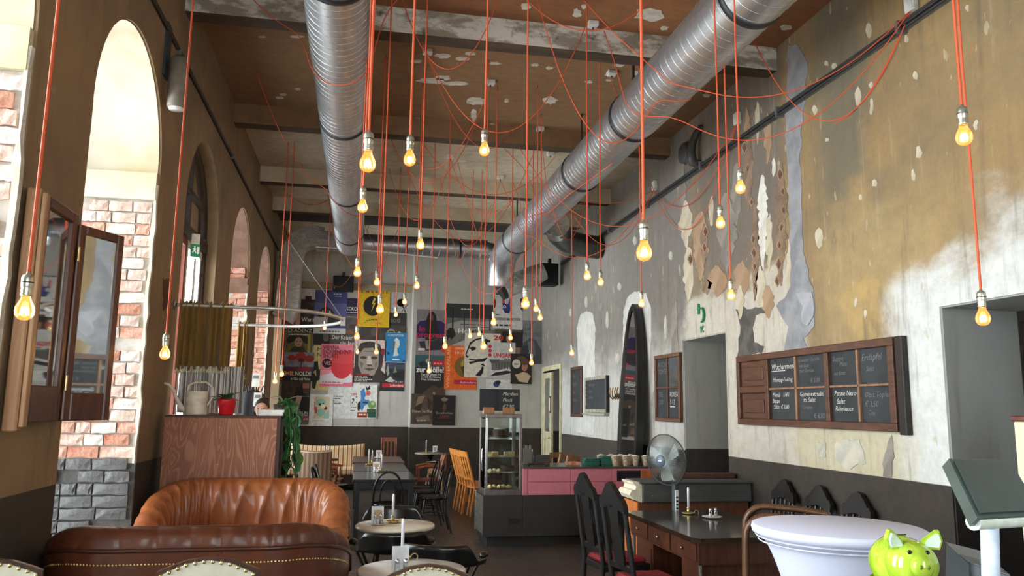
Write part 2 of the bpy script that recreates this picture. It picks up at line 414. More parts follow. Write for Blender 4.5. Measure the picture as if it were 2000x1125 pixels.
MRUST = M((128, 78, 58), .9, c2=(96, 62, 48), scale=12, bump=.5)
MWHITEP = M((222, 218, 208), .85, c2=(200, 194, 182), scale=4, bump=.2)
MGREYP = M((146, 138, 128), .85, c2=(122, 116, 108), scale=3, bump=.3)
patch([(1540, 90), (1556, 85), (1578, 120), (1563, 300), (1568, 480), (1590, 575), (1592, 640), (1570, 660), (1588, 695), (1530, 698), (1540, 640), (1518, 600), (1545, 560), (1542, 420), (1535, 250)], MBLUEG, 1)
patch([(1437, 601), (1470, 602), (1506, 597), (1500, 612), (1478, 618), (1470, 640), (1473, 672), (1492, 676), (1488, 690), (1440, 696), (1446, 640)], MDARKP, 2, th=.004)
patch([(1556, 572), (1588, 570), (1592, 620), (1580, 634), (1566, 628), (1570, 600)], M((172, 172, 178), .85, c2=(150, 150, 156), scale=4, bump=.4), 3, th=.016)
# torn layers of old wallpaper and plaster: ragged upright shreds, brick red where the wall shows through
MBRN = M((118, 96, 78), .9, c2=(142, 120, 98), scale=5, bump=.4)
MRUST2 = M((112, 78, 62), .9, c2=(88, 62, 50), scale=14, bump=.6)
def shred(x, y, wd, ht, mat, k, th):
    rn = random.Random(k); L, R2 = [], []; n = max(4, int(ht / 9))
    for i in range(n + 1):
        f = i / n; env = min(1, .25 + 3 * f, .15 + 2.2 * (1 - f)); L.append((x - wd * env * rn.uniform(.3, .6), y + ht * f + rn.uniform(-4, 4))); R2.append((x + wd * env * rn.uniform(.3, .6), y + ht * f + rn.uniform(-4, 4)))
    patch(L + R2[::-1], mat, k, .008, .03, th, 'wallpaper_shred')
SHR = [(1462, 262, 20, 150, MBRN), (1475, 400, 16, 190, MBRN), (1526, 320, 22, 240, MBRN), (1368, 415, 34, 130, MTAN), (1376, 440, 14, 80, MBRN), (1350, 470, 16, 70, MBRN), (1340, 392, 26, 90, MCREAM), (1390, 385, 12, 60, MCREAM), (1345, 480, 20, 110, MCREAM), (1420, 380, 40, 150, MGREYP), (1438, 320, 22, 120, MGREYP), (1490, 340, 20, 190, MWHITEP), (1503, 420, 14, 110, MCREAM), (1512, 310, 9, 34, MWHITEP),
       (1402, 520, 36, 60, MTAN), (1448, 510, 30, 80, MTAN), (1486, 520, 22, 90, MCREAM), (1500, 560, 26, 60, MTAN), (1446, 560, 20, 60, MCREAM), (1460, 210, 12, 70, MTAN), (1480, 200, 10, 80, MCREAM), (1500, 220, 14, 100, MTAN), (1542, 470, 12, 110, MCREAM), (1330, 300, 22, 120, MGREYP), (1380, 545, 22, 30, MBRN), (1410, 545, 26, 26, MBRN)]
for k, (x, y, wd, ht, mt) in enumerate(SHR): shred(x, y, wd, ht, mt, 200 + k, .003 + .0006 * (k % 5))
def diamond(x, y, rx, ry, k, mat, th):
    patch([(x, y - ry), (x + rx * .8, y - ry * .2), (x + rx, y + ry * .1), (x, y + ry), (x - rx, y + ry * .1), (x - rx * .8, y - ry * .3)], mat, k, .008, .03, th, 'wallpaper_tear')
kk = 40
for xs, ys_ in (([1458, 1461, 1470, 1473, 1471, 1474, 1475], [290, 325, 400, 462, 492, 525, 562]), ([1524, 1527, 1529, 1527, 1524, 1521, 1517], [345, 378, 408, 442, 478, 515, 545]), ([1378, 1374, 1352], [452, 482, 500])):
    for x, y in zip(xs, ys_):
        rd = random.Random(x * y); s_ = rd.uniform(.6, 1.05); x += rd.uniform(-3, 3); y += rd.uniform(-6, 6); kk += 1; diamond(x, y, 7 * s_, 15 * s_, kk, MTAN, .0068); kk += 1; diamond(x, y, 4.6 * s_, 11 * s_, kk, MRUST2, .0078)
for k, (x, y, rx, ry) in enumerate([(1697, 60, 6, 16), (1771, 76, 5, 8), (1676, 190, 6, 22), (1702, 166, 4, 6), (1703, 208, 4, 16), (1592, 214, 5, 10), (1615, 124, 4, 5), (1630, 130, 5, 8), (1788, 147, 5, 10), (1795, 298, 6, 13), (1784, 342, 4, 12), (1708, 357, 5, 8), (1681, 385, 4, 7), (1907, 245, 4, 10), (1890, 15, 3, 7), (1616, 274, 4, 4), (1600, 465, 8, 20), (1690, 614, 3, 10), (1672, 590, 3, 10),
                                    (1135, 640, 4, 12), (1145, 590, 3, 12), (1175, 600, 4, 10), (1186, 625, 3, 18), (1206, 700, 5, 10), (1160, 660, 3, 10), (1300, 640, 3, 26), (1190, 740, 4, 12), (1270, 600, 4, 8), (1115, 610, 3, 8), (1240, 470, 4, 9), (1262, 435, 3, 8), (1310, 500, 4, 9), (1210, 560, 4, 8)]):
    patch([(x + rx * math.cos(q * PI / 4), y + ry * math.sin(q * PI / 4)) for q in range(8)], MCREAM if x > 1330 else MGREYP if k % 3 == 0 else M((188, 184, 174), .85, c2=(170, 166, 156), scale=5), 80 + k, .01, .03, .003, 'paint_chip')
# two bare arched panels of pale repair plaster
for (pts, k) in (([(1126, 845), (1130, 720), (1127, 640), (1134, 615), (1146, 607), (1158, 612), (1163, 640), (1162, 700), (1164, 780), (1160, 849)], 120), ([(1214, 857), (1216, 740), (1218, 610), (1226, 580), (1240, 569), (1262, 572), (1272, 600), (1272, 660), (1270, 700), (1272, 860 + 3)], 121)):
    patch(pts, M((202, 200, 194), .85, c2=(184, 182, 176), scale=4, bump=.2), k, .015, .05, .004)
patch([(1312, 610), (1322, 585), (1326, 690), (1312, 700)], MGREYP, 125, .02, .05)
patch([(1724, 905), (1740, 850), (1746, 880), (1742, 935), (1726, 930)], MGREYP, 126, .02, .04)
patch([(1598, 866), (1612, 865), (1614, 892), (1600, 894)], M((176, 172, 158), .85), 127, .01, .03)
patch([(1630, 865), (1680, 858), (1690, 905), (1650, 918), (1632, 890)], M((170, 168, 156), .85, c2=(196, 190, 170), scale=5), 128, .02, .04)

# back wall in two parts
m = MB().box(XOUT, XSTEP, YBL, YBL + .3, 0, ZC + .1).box(XSTEP, XR + .1, YBR, YBL + .3, 0, ZC + .1)
wall_back = struct(m.build('wall_back', MWB))
struct(MB().box(XL, XSTEP, YBL - .09, YBL, 4.28, 4.42).build('trim_3', M((150, 136, 108), .8)))
# wall behind the camera with three tall windows
m = MB(); xs = XOUT - .1
for a, b in FWIN:
    m.box(xs, a, YF - .3, YF, 0, ZC + .1); m.box(a, b, YF - .3, YF, 0, .9); m.box(a, b, YF - .3, YF, 3.8, ZC + .1); xs = b
m.box(xs, XR + .3, YF - .3, YF, 0, ZC + .1)
struct(m.build('wall_front', MWL))
MFRAME = M((60, 44, 34), .5)
MPANE = glass('window_glass', (.96, .98, .97), .05)
def winframe(k, ax, a, b, z0, z1, at, nv=1, nh=2):
    def bx(m, p0, p1, q0, q1, t=.06):
        if ax == 'Y': m.box(at - t / 2, at + t / 2, p0, p1, q0, q1)
        else: m.box(p0, p1, at - t / 2, at + t / 2, q0, q1)
    m = MB(); t = .06
    bx(m, a, a + t, z0, z1); bx(m, b - t, b, z0, z1); bx(m, a, b, z0, z0 + t); bx(m, a, b, z1 - t, z1)
    xs = [a + t + (b - a - 2 * t) * i / (nv + 1) for i in range(nv + 2)]; zs = [z0 + t + (z1 - z0 - 2 * t) * j / (nh + 1) for j in range(nh + 2)]
    for x in xs[1:-1]: bx(m, x - .025, x + .025, z0, z1)
    for z in zs[1:-1]: bx(m, a, b, z - .025, z + .025)
    o = struct(m.build('window_%d' % k, MFRAME))
    for i in range(nv + 1):
        for j in range(nh + 1):
            q = MB(); bx(q, xs[i], xs[i + 1], zs[j], zs[j + 1], .006); q.build('pane', MPANE, o)
for k, (a, b) in enumerate(FWIN): winframe(k + 1, 'X', a, b, .9, 3.8, YF - .2)

# left wall: piers, arches, deep reveals
m = MB(); NS = 24; ZT = ZC + .1; ends = [YF - .3] + [v for ab in ARCH for v in ab] + [YBL + .3]
for i in range(0, len(ends), 2):
    m.box(XOUT, XL, ends[i], ends[i + 1], 0, ZT)
for (a, b) in ARCH:
    r = (b - a) / 2; c = (a + b) / 2
    pts = [(c - r * math.cos(PI * k / NS), ZSPR + r * math.sin(PI * k / NS)) for k in range(NS + 1)]
    for k in range(NS):
        (y0, z0), (y1, z1) = pts[k], pts[k + 1]
        m.add([(XL, y0, z0), (XL, y1, z1), (XL, y1, ZT), (XL, y0, ZT)], [(0, 1, 2, 3)])
        m.add([(XOUT, y0, z0), (XOUT, y1, z1), (XOUT, y1, ZT), (XOUT, y0, ZT)], [(3, 2, 1, 0)])
        m.add([(XL, y0, z0), (XL, y1, z1), (XOUT, y1, z1), (XOUT, y0, z0)], [(3, 2, 1, 0)])
wall_left = struct(m.build('wall_left', MWL))
# smooth pale plaster on near reveals above the springing, dimmed brick tone on far ones, brick below
MARCHP = M((206, 192, 150), .8, c2=(222, 216, 200), scale=1.1, bump=.15)
MARCHB_DIM = M((134, 102, 84), .9, c2=(112, 84, 68), scale=5, bump=.5)  # brick brown of the far arches, shade put into the colour to look dim
for i, (a, b) in enumerate(ARCH):
    r = (b - a) / 2 - .006; c = (a + b) / 2; m = MB()
    pts = [(c - r * math.cos(PI * k / NS), ZSPR + r * math.sin(PI * k / NS)) for k in range(NS + 1)]
    for k in range(NS): m.add([(XL - .02, *pts[k]), (XL - .02, *pts[k + 1]), (XOUT, *pts[k + 1]), (XOUT, *pts[k])], [(3, 2, 1, 0)], 0, True)
    m.box(XOUT, XL - .015, b - .05, b - .002, ZSPR - .22, ZSPR); m.box(XOUT, XL - .015, a + .002, a + .05, ZSPR - .22, ZSPR)
    if i != 3: m.build('arch_lining', MARCHP if i < 3 else MARCHB_DIM, wall_left)
# window joinery deep in the reveals, with parapet below
k = 4
MSILL = M((150, 140, 124), .7)
for i, (a, b) in enumerate(ARCH):
    if i == 3: continue
    winframe(k, 'Y', a, b, .55, ZSPR + .02, XOUT + .08); k += 1
    r = (b - a) / 2; c = (a + b) / 2; m = MB()
    path = [(XOUT + .08, c - (r - .03) * math.cos(PI * q / 20), ZSPR + .02 + (r - .03) * math.sin(PI * q / 20)) for q in range(21)]
    m.tube(path, .04, 4).box(XOUT + .05, XOUT + .11, c - .02, c + .02, ZSPR, ZSPR + r)
    o = struct(m.build('window_%d' % k, MFRAME)); k += 1
    MB().add([(XOUT + .08, p[1], p[2]) for p in path], [tuple(range(21))]).build('pane', MPANE, o)
    struct(MB().box(XOUT, XL - .25, a, b, 0, .55).build('window_sill', MSILL))
# exposed bricks on the far jambs: every brick its own piece
def brick_mesh(L, H, mat, seed):
    rn = random.Random(seed); b = MB(); nx = 4
    D = .035
    top = []; vs = []
    for i in range(nx + 1):
        for j in range(3):
            e = (i in (0, nx)) or (j in (0, 2))
            vs.append((-L / 2 + L * i / nx + rn.uniform(-.004, .004), (0 if not e else .007) + rn.uniform(-.002, .002) - D, -H / 2 + H * j / 2 + rn.uniform(-.0045, .0045)))
    fs = [(i * 3 + j, (i + 1) * 3 + j, (i + 1) * 3 + j + 1, i * 3 + j + 1) for i in range(nx) for j in range(2)]
    ring = [i * 3 for i in range(nx + 1)] + [nx * 3 + 1] + [i * 3 + 2 for i in range(nx, -1, -1)] + [1]
    o = len(vs); vs += [(vs[q][0], .0, vs[q][2]) for q in ring]; kn = len(ring)
    fs += [(ring[q], o + q, o + (q + 1) % kn, ring[(q + 1) % kn]) for q in range(kn)]
    b.add(vs, fs)
    return b.mesh('brick', mat)
BRM = [M((196, 152, 134), .9, c2=(222, 196, 182), scale=13, bump=.8), M((184, 122, 100), .9, c2=(212, 168, 148), scale=12, bump=.8), M((218, 208, 200), .9, c2=(206, 178, 162), scale=9, bump=.8), M((206, 172, 156), .9, c2=(224, 216, 210), scale=8, bump=.8), M((176, 108, 86), .9, c2=(198, 146, 122), scale=12, bump=.8)]
MGBR = M((108, 107, 106), .6, c2=(84, 83, 82), scale=12, bump=.6)
BLEN = [.10, .13, .17, .21, .24]
_bm = {}
def brick(L, mi, seed):
    key = (L, mi, seed % 3)
    if key not in _bm: _bm[key] = brick_mesh(L, .079, MGBR if mi == 9 else BRM[mi], hash(key) % 1000)
    return _bm[key]
def brick_jamb(y, x0, x1, z0, z1, seed, dull=False):
    rn = random.Random(seed); z = z0
    while z < z1:
        x = x1 - rn.choice((.0, .02, .045))
        while x > x0:
            L = rn.choice(BLEN)
            if x - L < x0 - .05: L = BLEN[0]
            if rn.random() < .96:
                mi = 9 if z < 1.24 else rn.choice((0, 0, 2, 3, 3, 2, 1, 4) if not dull else (1, 1, 4, 4, 0, 1))
                o = bpy.data.objects.new('brick', brick(L, mi, rn.randrange(9))); col.objects.link(o); o.parent = wall_left
                o.location = (x - L / 2, y + .004 - rn.uniform(0, .008), z); o.rotation_euler = (0, rn.uniform(-.015, .015), rn.uniform(-.02, .02))
            x -= L + .012
        z += .091
brick_jamb(6.55, -2.30, XL - .02, .60, 3.28, 1)
brick_jamb(4.05, -1.95, XL - .02, 1.6, 3.28, 2)
brick_jamb(11.88, -2.0, XL - .02, 1.72, 3.7, 3, True)
# ragged plaster arris left along the jamb edges, mortar bed behind the bricks
MMORT = M((206, 198, 188), .9, c2=(176, 166, 156), scale=10, bump=.4)
for (yy, z0) in ((6.55, 1.245), (4.05, 1.245), (11.88, 1.245), (14.6, 1.245)):
    MB().box(XOUT + .1, XL - .006, yy - .006, yy - .001, z0, ZSPR - .2).build('mortar_bed', MMORT, wall_left)
    poly = rag([(XL - .001, z0), (XL - .001, ZSPR - .1), (XL - .03, ZSPR - .1), (XL - .022, z0)], .011, .11, int(yy))
    MB().prism(poly, (0, yy - .042, 0), (1, 0, 0), (0, 0, 1), -.04).build('plaster_arris', MPLASTER, wall_left)
MB().box(XOUT + .1, XL - .006, 6.55 - .006, 6.549, .55, 1.245).build('mortar_bed', M((84, 82, 80), .9, bump=.4), wall_left)
# far arch: bricks there are only a few pixels high, kept as one relief
m = MB(); rn = random.Random(5); z = 1.7
while z < 4.1:
    x = XL - .03
    while x > -2.0:
        L = rn.choice(BLEN); m.box(x - L, x, 14.57, 14.61, z, z + .079); x -= L + .012
    z += .091
o = m.build('brick_relief', BRM[1], wall_left); o['kind'] = 'stuff'
# painted patch and cable duct lines on the walls
patch([(318, 545), (330, 543), (330, 600), (318, 606)], M((88, 46, 34), .8), 140, .015, .04, -.004, 'paint_stain', wall_left, XL)

# ================================================================ ducts
g = G('galvanised_steel'); p = g.pos(); a = g.noise(g.scale(p, 3, .4, 3), 4, 4, .6)
MDUCT = g.done(g.mix(g.mapr(a, .3, .7), rgb((196, 198, 200)), rgb((168, 170, 172))), g.mapr(a, .3, .7, .34, .44), .9)
MBAND = M((30, 30, 32), .5)
def spiral(y0, y1, r, step=.105, ax=1, n=26, th=.0045):
    pts = []; k = int((y1 - y0) / step * n)
    for i in range(k + 1):
        a = 2 * PI * i / n; y = y0 + (y1 - y0) * i / k; q = (r * math.sin(a), y, r * math.cos(a))
        pts.append(q if ax == 1 else (y, q[0], q[2]))
    return MB().tube(pts, th, 4)
def duct(label, x, z, y0, y1, r, bands):
    t = thing('spiral_duct', label, 'duct', (x, y0, z))
    MB().lathe([(r, 0), (r, y1 - y0)], n=48, ax=1).build('duct_tube', MDUCT, t); spiral(0, y1 - y0, r).build('spiral_seam', MDUCT, t)
    for b in bands:
        MB().lathe([(r, b - y0 - .03), (r + .012, b - y0 - .025), (r + .012, b - y0 + .025), (r, b - y0 + .03)], n=40, ax=1).build('clamp_band', MBAND, t)
        MB().box(-.008, .008, b - y0 - .02, b - y0 + .02, r, ZC - z - .002).build('hanger', MBAND, t)
    return t
dl = duct('long silver spiral duct above the centre tables, left of the two', -.27, 4.7, -2.5, 14.55, .25, [2.4, 5.2, 8.05, 10.9, 13.6])
MB().lathe([(.25, 17.05), (.245, 17.15), (.2, 17.24), (0, 17.27)], n=40, ax=1).build('end_cap', MDUCT, dl)
dr = duct('long silver spiral duct running diagonally toward the right wall side', 2.62, 4.62, -2.5, 14.0, .25, [2.0, 4.75, 7.2, 9.1, 13.2])
# its far end bends down
path = [(0, 16.45, 0), (0, 16.7, -.01), (0, 16.95, -.08), (0, 17.15, -.22), (0, 17.26, -.42), (0, 17.28, -.6)]
MB().tube(path, [.25, .25, .25, .25, .25, .25], 32).build('elbow', MDUCT, dr)
# branch elbow into the right wall
t = thing('duct_elbow', 'short grey duct elbow entering the right wall above the arched mirror', 'duct', (3.05, 12.3, 4.62))
MB().tube([(0, -.3, 0), (.12, .1, -.04), (.32, .35, -.1), (.6, .46, -.14), (.94, .5, -.16)], .2, 28).build('duct_tube', M((96, 97, 96), .4, 1.), t)
MB().tube([(-.02, -.34, .01), (.05, -.08, -.02)], .207, 28).build('foil_tape', M((196, 200, 204), .25, 1., bump=.6), t)
# transverse duct at the back
t = thing('cross_duct', 'silver duct running crosswise below the ceiling in front of poster wall', 'duct', (-.9, 15.15, 4.8))
MB().lathe([(.19, 0), (.19, 3.3)], n=32, ax=0).build('duct_tube', MDUCT, t); spiral(0, 3.3, .19, .16, 0).build('spiral_seam', MDUCT, t)
for b in (.6, 1.7, 2.75): MB().lathe([(.19, b - .02), (.2, b - .018), (.2, b + .018), (.19, b + .02)], n=32, ax=0).build('clamp_band', MBAND, t)
MB().tube([(3.25, 0, 0), (3.42, 0, -.03), (3.5, .02, -.14), (3.52, .02, -.3)], .17, 24).build('elbow', MDUCT, t)
g = G('crumpled_foil'); p = g.pos(); a = g.noise(g.scale(p, 1, 1, 2), 9, 6, .7, 1.5); g.bump(a, .9, .03); MFOIL = g.done(g.mix(g.mapr(a, .3, .7), rgb((178, 176, 172)), rgb((214, 212, 208))), .36, .8)
t = thing('insulated_duct', 'foil wrapped duct curving down in the back left corner', 'duct', (-1.2, 15.1, 4.0))
def fo(m, rn):
    m.v = [(v[0] + rn.uniform(-.006, .006), v[1] + rn.uniform(-.006, .006), v[2] + rn.uniform(-.006, .006)) for v in m.v]; return m
secs = [(.42, .84), (.28, .86), (.12, .83), (-.02, .74), (-.1, .6), (-.13, .3), (-.14, 0), (-.14, -.28), (-.15, -.46), (-.19, -.6), (-.24, -.72)]
def ring(k):
    x, z = secs[k]; q = secs[min(k + 1, len(secs) - 1)]; o = secs[max(k - 1, 0)]; d = Vector((q[0] - o[0], 0, q[1] - o[1])).normalized(); nrm = Vector((-d.z, 0, d.x)); c = Vector((x, 0, z)); hw = .19
    return [c + nrm * a * hw + Vector((0, b * .2, 0)) for a, b in ((1, 1), (1, .3), (1, -.3), (1, -1), (.3, -1), (-.3, -1), (-1, -1), (-1, -.3), (-1, .3), (-1, 1), (-.3, 1), (.3, 1))]
m = MB(); rr = [ring(k) for k in range(len(secs))]; vs = [v for r in rr for v in r]
m.add(vs, [(k * 12 + j, k * 12 + (j + 1) % 12, (k + 1) * 12 + (j + 1) % 12, (k + 1) * 12 + j) for k in range(len(secs) - 1) for j in range(12)] + [tuple(range(12)), tuple(range((len(secs) - 1) * 12, len(secs) * 12))])
fo(m, random.Random(3)).build('foil_wrap', MFOIL, t)
m = MB().box(.42, 1.0, -.2, .2, .66, .96); fo(m, random.Random(4)).build('foil_box', MFOIL, t)
m = MB().tube([(.3, -.22, .64), (1.4, -.2, .62), (2.6, -.2, .55)], .018, 8); m.build('foil_seam', M((226, 220, 210), .3, .6, bump=.5), t)
t = thing('foil_branch', 'crumpled foil flexible duct beside the dark corner speaker', 'duct', (3.2, 15.3, 4.25))
m = MB().tube([(-.42, 0, -.2), (-.2, 0, -.08), (0, 0, .02), (.22, 0, .12), (.4, 0, .2)], [.2, .21, .2, .2, .18], 18); fo(m, random.Random(9)).build('foil_hose', MFOIL, t)
MB().tube([(-.5, 0, -.25), (-.42, 0, -.2)], .2, 18).build('collar', MBAND, t); MB().box(-.012, .012, -.01, .01, .2, 1.03).build('hanger_strap', MBAND, t)
struct(MB().box(XL, XR, 14.36, 15.6, 5.28, 5.36).build('trim_4', M((60, 56, 52), .8)))
# speakers
MBLK = M((22, 22, 24), .55)
def speaker(label, a, b, y, dpt):
    c = (a + b) / 2; t = thing('loudspeaker', label, 'speaker', (c.x, y, c.z)); w2, h2 = abs(b.x - a.x) / 2, abs(b.z - a.z) / 2
    MB().cbox(-w2, w2, 0, dpt, -h2, h2, .012).build('cabinet', MBLK, t); MB().cbox(-w2 * .92, w2 * .92, -.012, 0, -h2 * .92, h2 * .92, .004).build('grille', M((14, 14, 15), .8, scale=80, bump=.4), t)
    MB().box(-.03, .03, .02, .09, h2, h2 + .1).build('bracket', MBAND, t); MB().box(-w2 * .86, -w2 * .8, -.016, -.012, -h2 * .8, -h2 * .62).build('badge', M((170, 170, 170), .4), t)
speaker('black box loudspeaker high on the wall above the posters', U(651, 538, Y=17.6), U(690, 568, Y=17.6), 17.6, .28)
speaker('black box loudspeaker in the upper right corner under the grey ducts', U(1058, 513, Y=15.4), U(1091, 557, Y=15.4), 15.4, .3)
# cable trunking on both walls
MTRAY = M((92, 95, 95), .6)
t = thing('cable_trunking', 'dark grey cable trunking running along the upper right wall', 'cable trunking', (XR, 0, 4.645))
MB().box(-.04, -.004, -2.4, 15.5, -.028, .028).build('trunk', MTRAY, t)
for q in range(3): MB().tube([(-.055 - .012 * (q == 1), -2.4, -.025 + .025 * q), (-.055 - .012 * (q == 1), 15.4, -.025 + .025 * q)], .011, 6).build('conduit', M((46, 48, 48), .5), t)
for y in (5, 6.8, 8.6, 10.5, 12.2, 13.9): MB().box(-.085, -.001, y, y + .03, -.05, .05).build('clip', M((120, 122, 122), .5, .5), t)
t = thing('wall_cable', 'thin dark cable running along the upper left wall above arches', 'cable', (XL, 0, 4.66))
MB().tube([(.02, -2, 0), (.02, 8, .02), (.02, 15.4, -.02)], .018, 8).build('cable', M((40, 36, 32), .6), t)
for y in (6.7, 9.6, 12.4): MB().box(.001, .045, y, y + .03, -.03, .03).build('clip', MTRAY, t)
# vent caps on the right wall
t = thing('wall_vent', 'round grey vent cap on right wall beside the trunking', 'vent', U(1340, 300, X=XR))
MB().lathe([(0, -.06), (.12, -.06), (.135, -.05), (.135, 0), (.15, 0), (.15, .004)], n=28, ax=0).xf(Matrix.Identity(4)).build('cap', M((70, 74, 74), .5), t)
t = thing('vent_pipe', 'bent grey exhaust pipe on right wall next to round vent', 'pipe', U(1366, 300, X=XR))
MB().tube([(0, 0, -.14), (-.09, 0, -.12), (-.11, 0, 0), (-.1, -.02, .12), (-.06, -.06, .24), (-.02, -.1, .3), (0, -.1, .3)], [.06, .06, .058, .05, .042, .04, .04], 18).build('pipe', M((58, 56, 54), .5), t)
# wall bracket lamp on the second pier
a = U(345, 165, X=XL + .1)
t = thing('wall_sconce', 'grey cylindrical wall lamp high between the two left arches', 'wall lamp', (XL, a.y, a.z))
MB().box(0, .02, -.07, .07, .05, .5).build('back_plate', M((52, 60, 68), .5), t); MB().lathe([(.0, -.2), (.07, -.2), (.075, -.18), (.075, .2), (.06, .22), (0, .22)], (.11, 0, 0), 24).build('shade', M((120, 112, 98), .5), t)
MB().box(0, .11, -.012, .012, .15, .18).build('arm', MBAND, t); MB().lathe([(0, -.215), (.055, -.215), (.06, -.2)], (.11, 0, 0), 20).build('diffuser', M((220, 220, 216), .4), t)

# ================================================================ pendant bulbs on orange cords
g = G('orange_textile_cord'); p = g.pos(); a = g.noise(p, 300, 2); MCORD = g.done(g.mix(a, rgb((196, 70, 36)), rgb((222, 98, 56))), .7)
MBRASS = M((196, 178, 128), .3, .9); MSOCK = M((190, 188, 170), .32, .85, scale=30); MSOCKD = M((70, 64, 54), .4, .6)
g = G('lit_bulb_glass'); tr = g.n('ShaderNodeBsdfTransparent', {0: (1, .88, .66, 1)}); gl = g.n('ShaderNodeBsdfGlossy', {'Roughness': .03}); em = g.n('ShaderNodeEmission', {0: (1, .30, .05, 1), 1: .9})
ad = g.n('ShaderNodeAddShader'); g.t.links.new(tr.outputs[0], ad.inputs[0]); g.t.links.new(em.outputs[0], ad.inputs[1])
mx = g.n('ShaderNodeMixShader', {0: g.math('MULTIPLY', g.n('ShaderNodeFresnel', {0: 1.4}).outputs[0], .6)}); g.t.links.new(ad.outputs[0], mx.inputs[1]); g.t.links.new(gl.outputs[0], mx.inputs[2]); g.t.links.new(mx.outputs[0], g.out.inputs[0]); MBULB = g.m
MFIL = emis('hot_filament', (255, 196, 110), 150)
ME_BULB = MB().lathe([(0, -.0325), (.012, -.031), (.022, -.025), (.029, -.014), (.031, 0), (.029, .013), (.023, .026), (.017, .038), (.0145, .05)], n=20).mesh('bulb_glass', MBULB)
_f = MB()
for q in range(6):
    a0, a1 = 2 * PI * q / 6, 2 * PI * (q + 1) / 6
    _f.tube([(.009 * math.cos(a0), .009 * math.sin(a0), .012), (.012 * math.cos((a0 + a1) / 2), .012 * math.sin((a0 + a1) / 2), -.012), (.009 * math.cos(a1), .009 * math.sin(a1), .012)], .0032, 5)
ME_FIL = _f.mesh('filament', MFIL)
ME_SOCK = MB().lathe([(.0145, .048), (.017, .05), (.0185, .056), (.0165, .062), (.0185, .068), (.0165, .074), (.0185, .08), (.0195, .084), (.0195, .112), (.017, .12), (.008, .126), (.0045, .135)], n=20).lathe([(.0196, .094), (.0205, .096), (.0196, .098)], n=20, m=1).mesh('socket', [MSOCK, MSOCKD])
PEND = [
 (48, 607, 36, 'lit bare bulb on orange cord in front of the wooden folding mirror'), (718, 320, 32, 'largest lit bare bulb beside the left spiral duct'),
 (708, 405, 20, 'lit bare bulb just below the big bulb beside the left duct'), (800, 312, 24, 'lit bare bulb right of the big bulb near the left duct'),
 (946, 294, 21, 'lit bare bulb hanging against the brown ceiling between both ducts'), (1258, 494, 31, 'large lit bare bulb with pale socket in front of the right wall centre'),
 (1446, 368, 20, 'lit bare bulb before the torn wallpaper, uppermost of three there'), (1407, 437, 18, 'lit bare bulb before the torn wallpaper, middle of three there'),
 (1428, 578, 16, 'lit bare bulb near the dark plaster patch above the menu board'), (1883, 268, 31, 'large lit bare bulb in the upper right before the ochre wall'),
 (1920, 622, 27, 'lit bare bulb hanging in front of the right doorway'), (322, 692, 20, 'lit bare bulb hanging left of the mustard curtain'),
 (821, 479, 16, 'lit bare bulb in front of the crosswise back duct'), (698, 533, 15, 'lit bare bulb left of the yellow poster top, before grey wall'),
 (736, 552, 12, 'small lit bulb over the top edge of the yellow poster'), (742, 605, 15, 'lit bare bulb over the yellow poster circle'),
 (814, 559, 11, 'lit bulb above the corner between both poster walls'), (790, 590, 9, 'small lit bulb right of the yellow poster, upper of two'),
 (773, 615, 8, 'small lit bulb right of the yellow poster, lower of two'), (634, 641, 7, 'tiny lit bulb seen through the curtain rail loop'),
 (697, 658, 11, 'lit bulb above the pink poster right edge'), (735, 688, 9, 'lit bulb right over the big face poster cheek'),
 (698, 688, 7, 'tiny lit bulb left on the big face poster'), (869, 677, 10, 'lit bulb beside the top left of the orange poster'),
 (918, 657, 8, 'small lit bulb above the drawn profile head, left of two'), (936, 653, 8, 'small lit bulb above the drawn profile head, right of two'),
 (944, 677, 12, 'lit bulb over the back of the drawn profile head'), (964, 630, 11, 'lit bulb over the lower left of the blue mask poster'),
 (997, 660, 9, 'lit bulb below the blue mask poster'), (998, 684, 7, 'tiny lit bulb over the red UNGARN lettering'),
 (1026, 594, 17, 'bright lit bulb before the blue mask poster right edge'), (1047, 604, 11, 'lit bulb right of blue mask poster, upper of a close pair'),
 (1055, 621, 10, 'lit bulb right of blue mask poster, lower of a close pair'), (1038, 709, 9, 'lit bulb beside the small dark portrait poster'),
 (1117, 690, 9, 'lit bulb above the narrow blackboard'), (1147, 540, 14, 'lit bulb before the grey right wall, left of two below the elbow duct'),
 (1173, 552, 12, 'lit bulb before the grey right wall, right of two below the elbow duct'), (1253, 594, 12, 'lit bulb at the tip of the tall arched mirror'),
 (838, 725, 9, 'lit bulb over the zur Hölle poster lettering'), (550, 731, 9, 'small lit bulb in front of the poppy poster'), (537, 745, 9, 'small lit bulb beside the poppy poster against brickwork')]
for x, y, wd, lab in PEND:
    c = EYE + ray(x, y) * (.062 / wd)
    t = thing('pendant_lamp', lab, 'pendant lamp', c, random.uniform(0, 6), 'bare bulbs on orange cords')
    b = bpy.data.objects.new('bulb_glass', ME_BULB); col.objects.link(b); b.parent = t
    f = bpy.data.objects.new('filament', ME_FIL); col.objects.link(f); f.parent = b
    s = bpy.data.objects.new('socket', ME_SOCK); col.objects.link(s); s.parent = t
    H = ZC - c.z; rn = random.Random(x)
    k1, k2 = rn.uniform(-.004, .004), rn.uniform(-.004, .004)
    zt = 5.1 if wd <= 8 else H
    hooktop = H if H < 6 else H
    MB().tube([(0, 0, .13), (k1, k2, .13 + (H - .13) * .33), (k2, k1, .13 + (H - .13) * .66), (0, 0, H - .03)], .0060, 6).build('cord', MCORD, t)
    MB().tube([(0, 0, H), (0, 0, H - .02), (.012, 0, H - .035), (.012, 0, H - .05), (0, 0, H - .055)], .003, 5).build('ceiling_hook', MBAND, t)
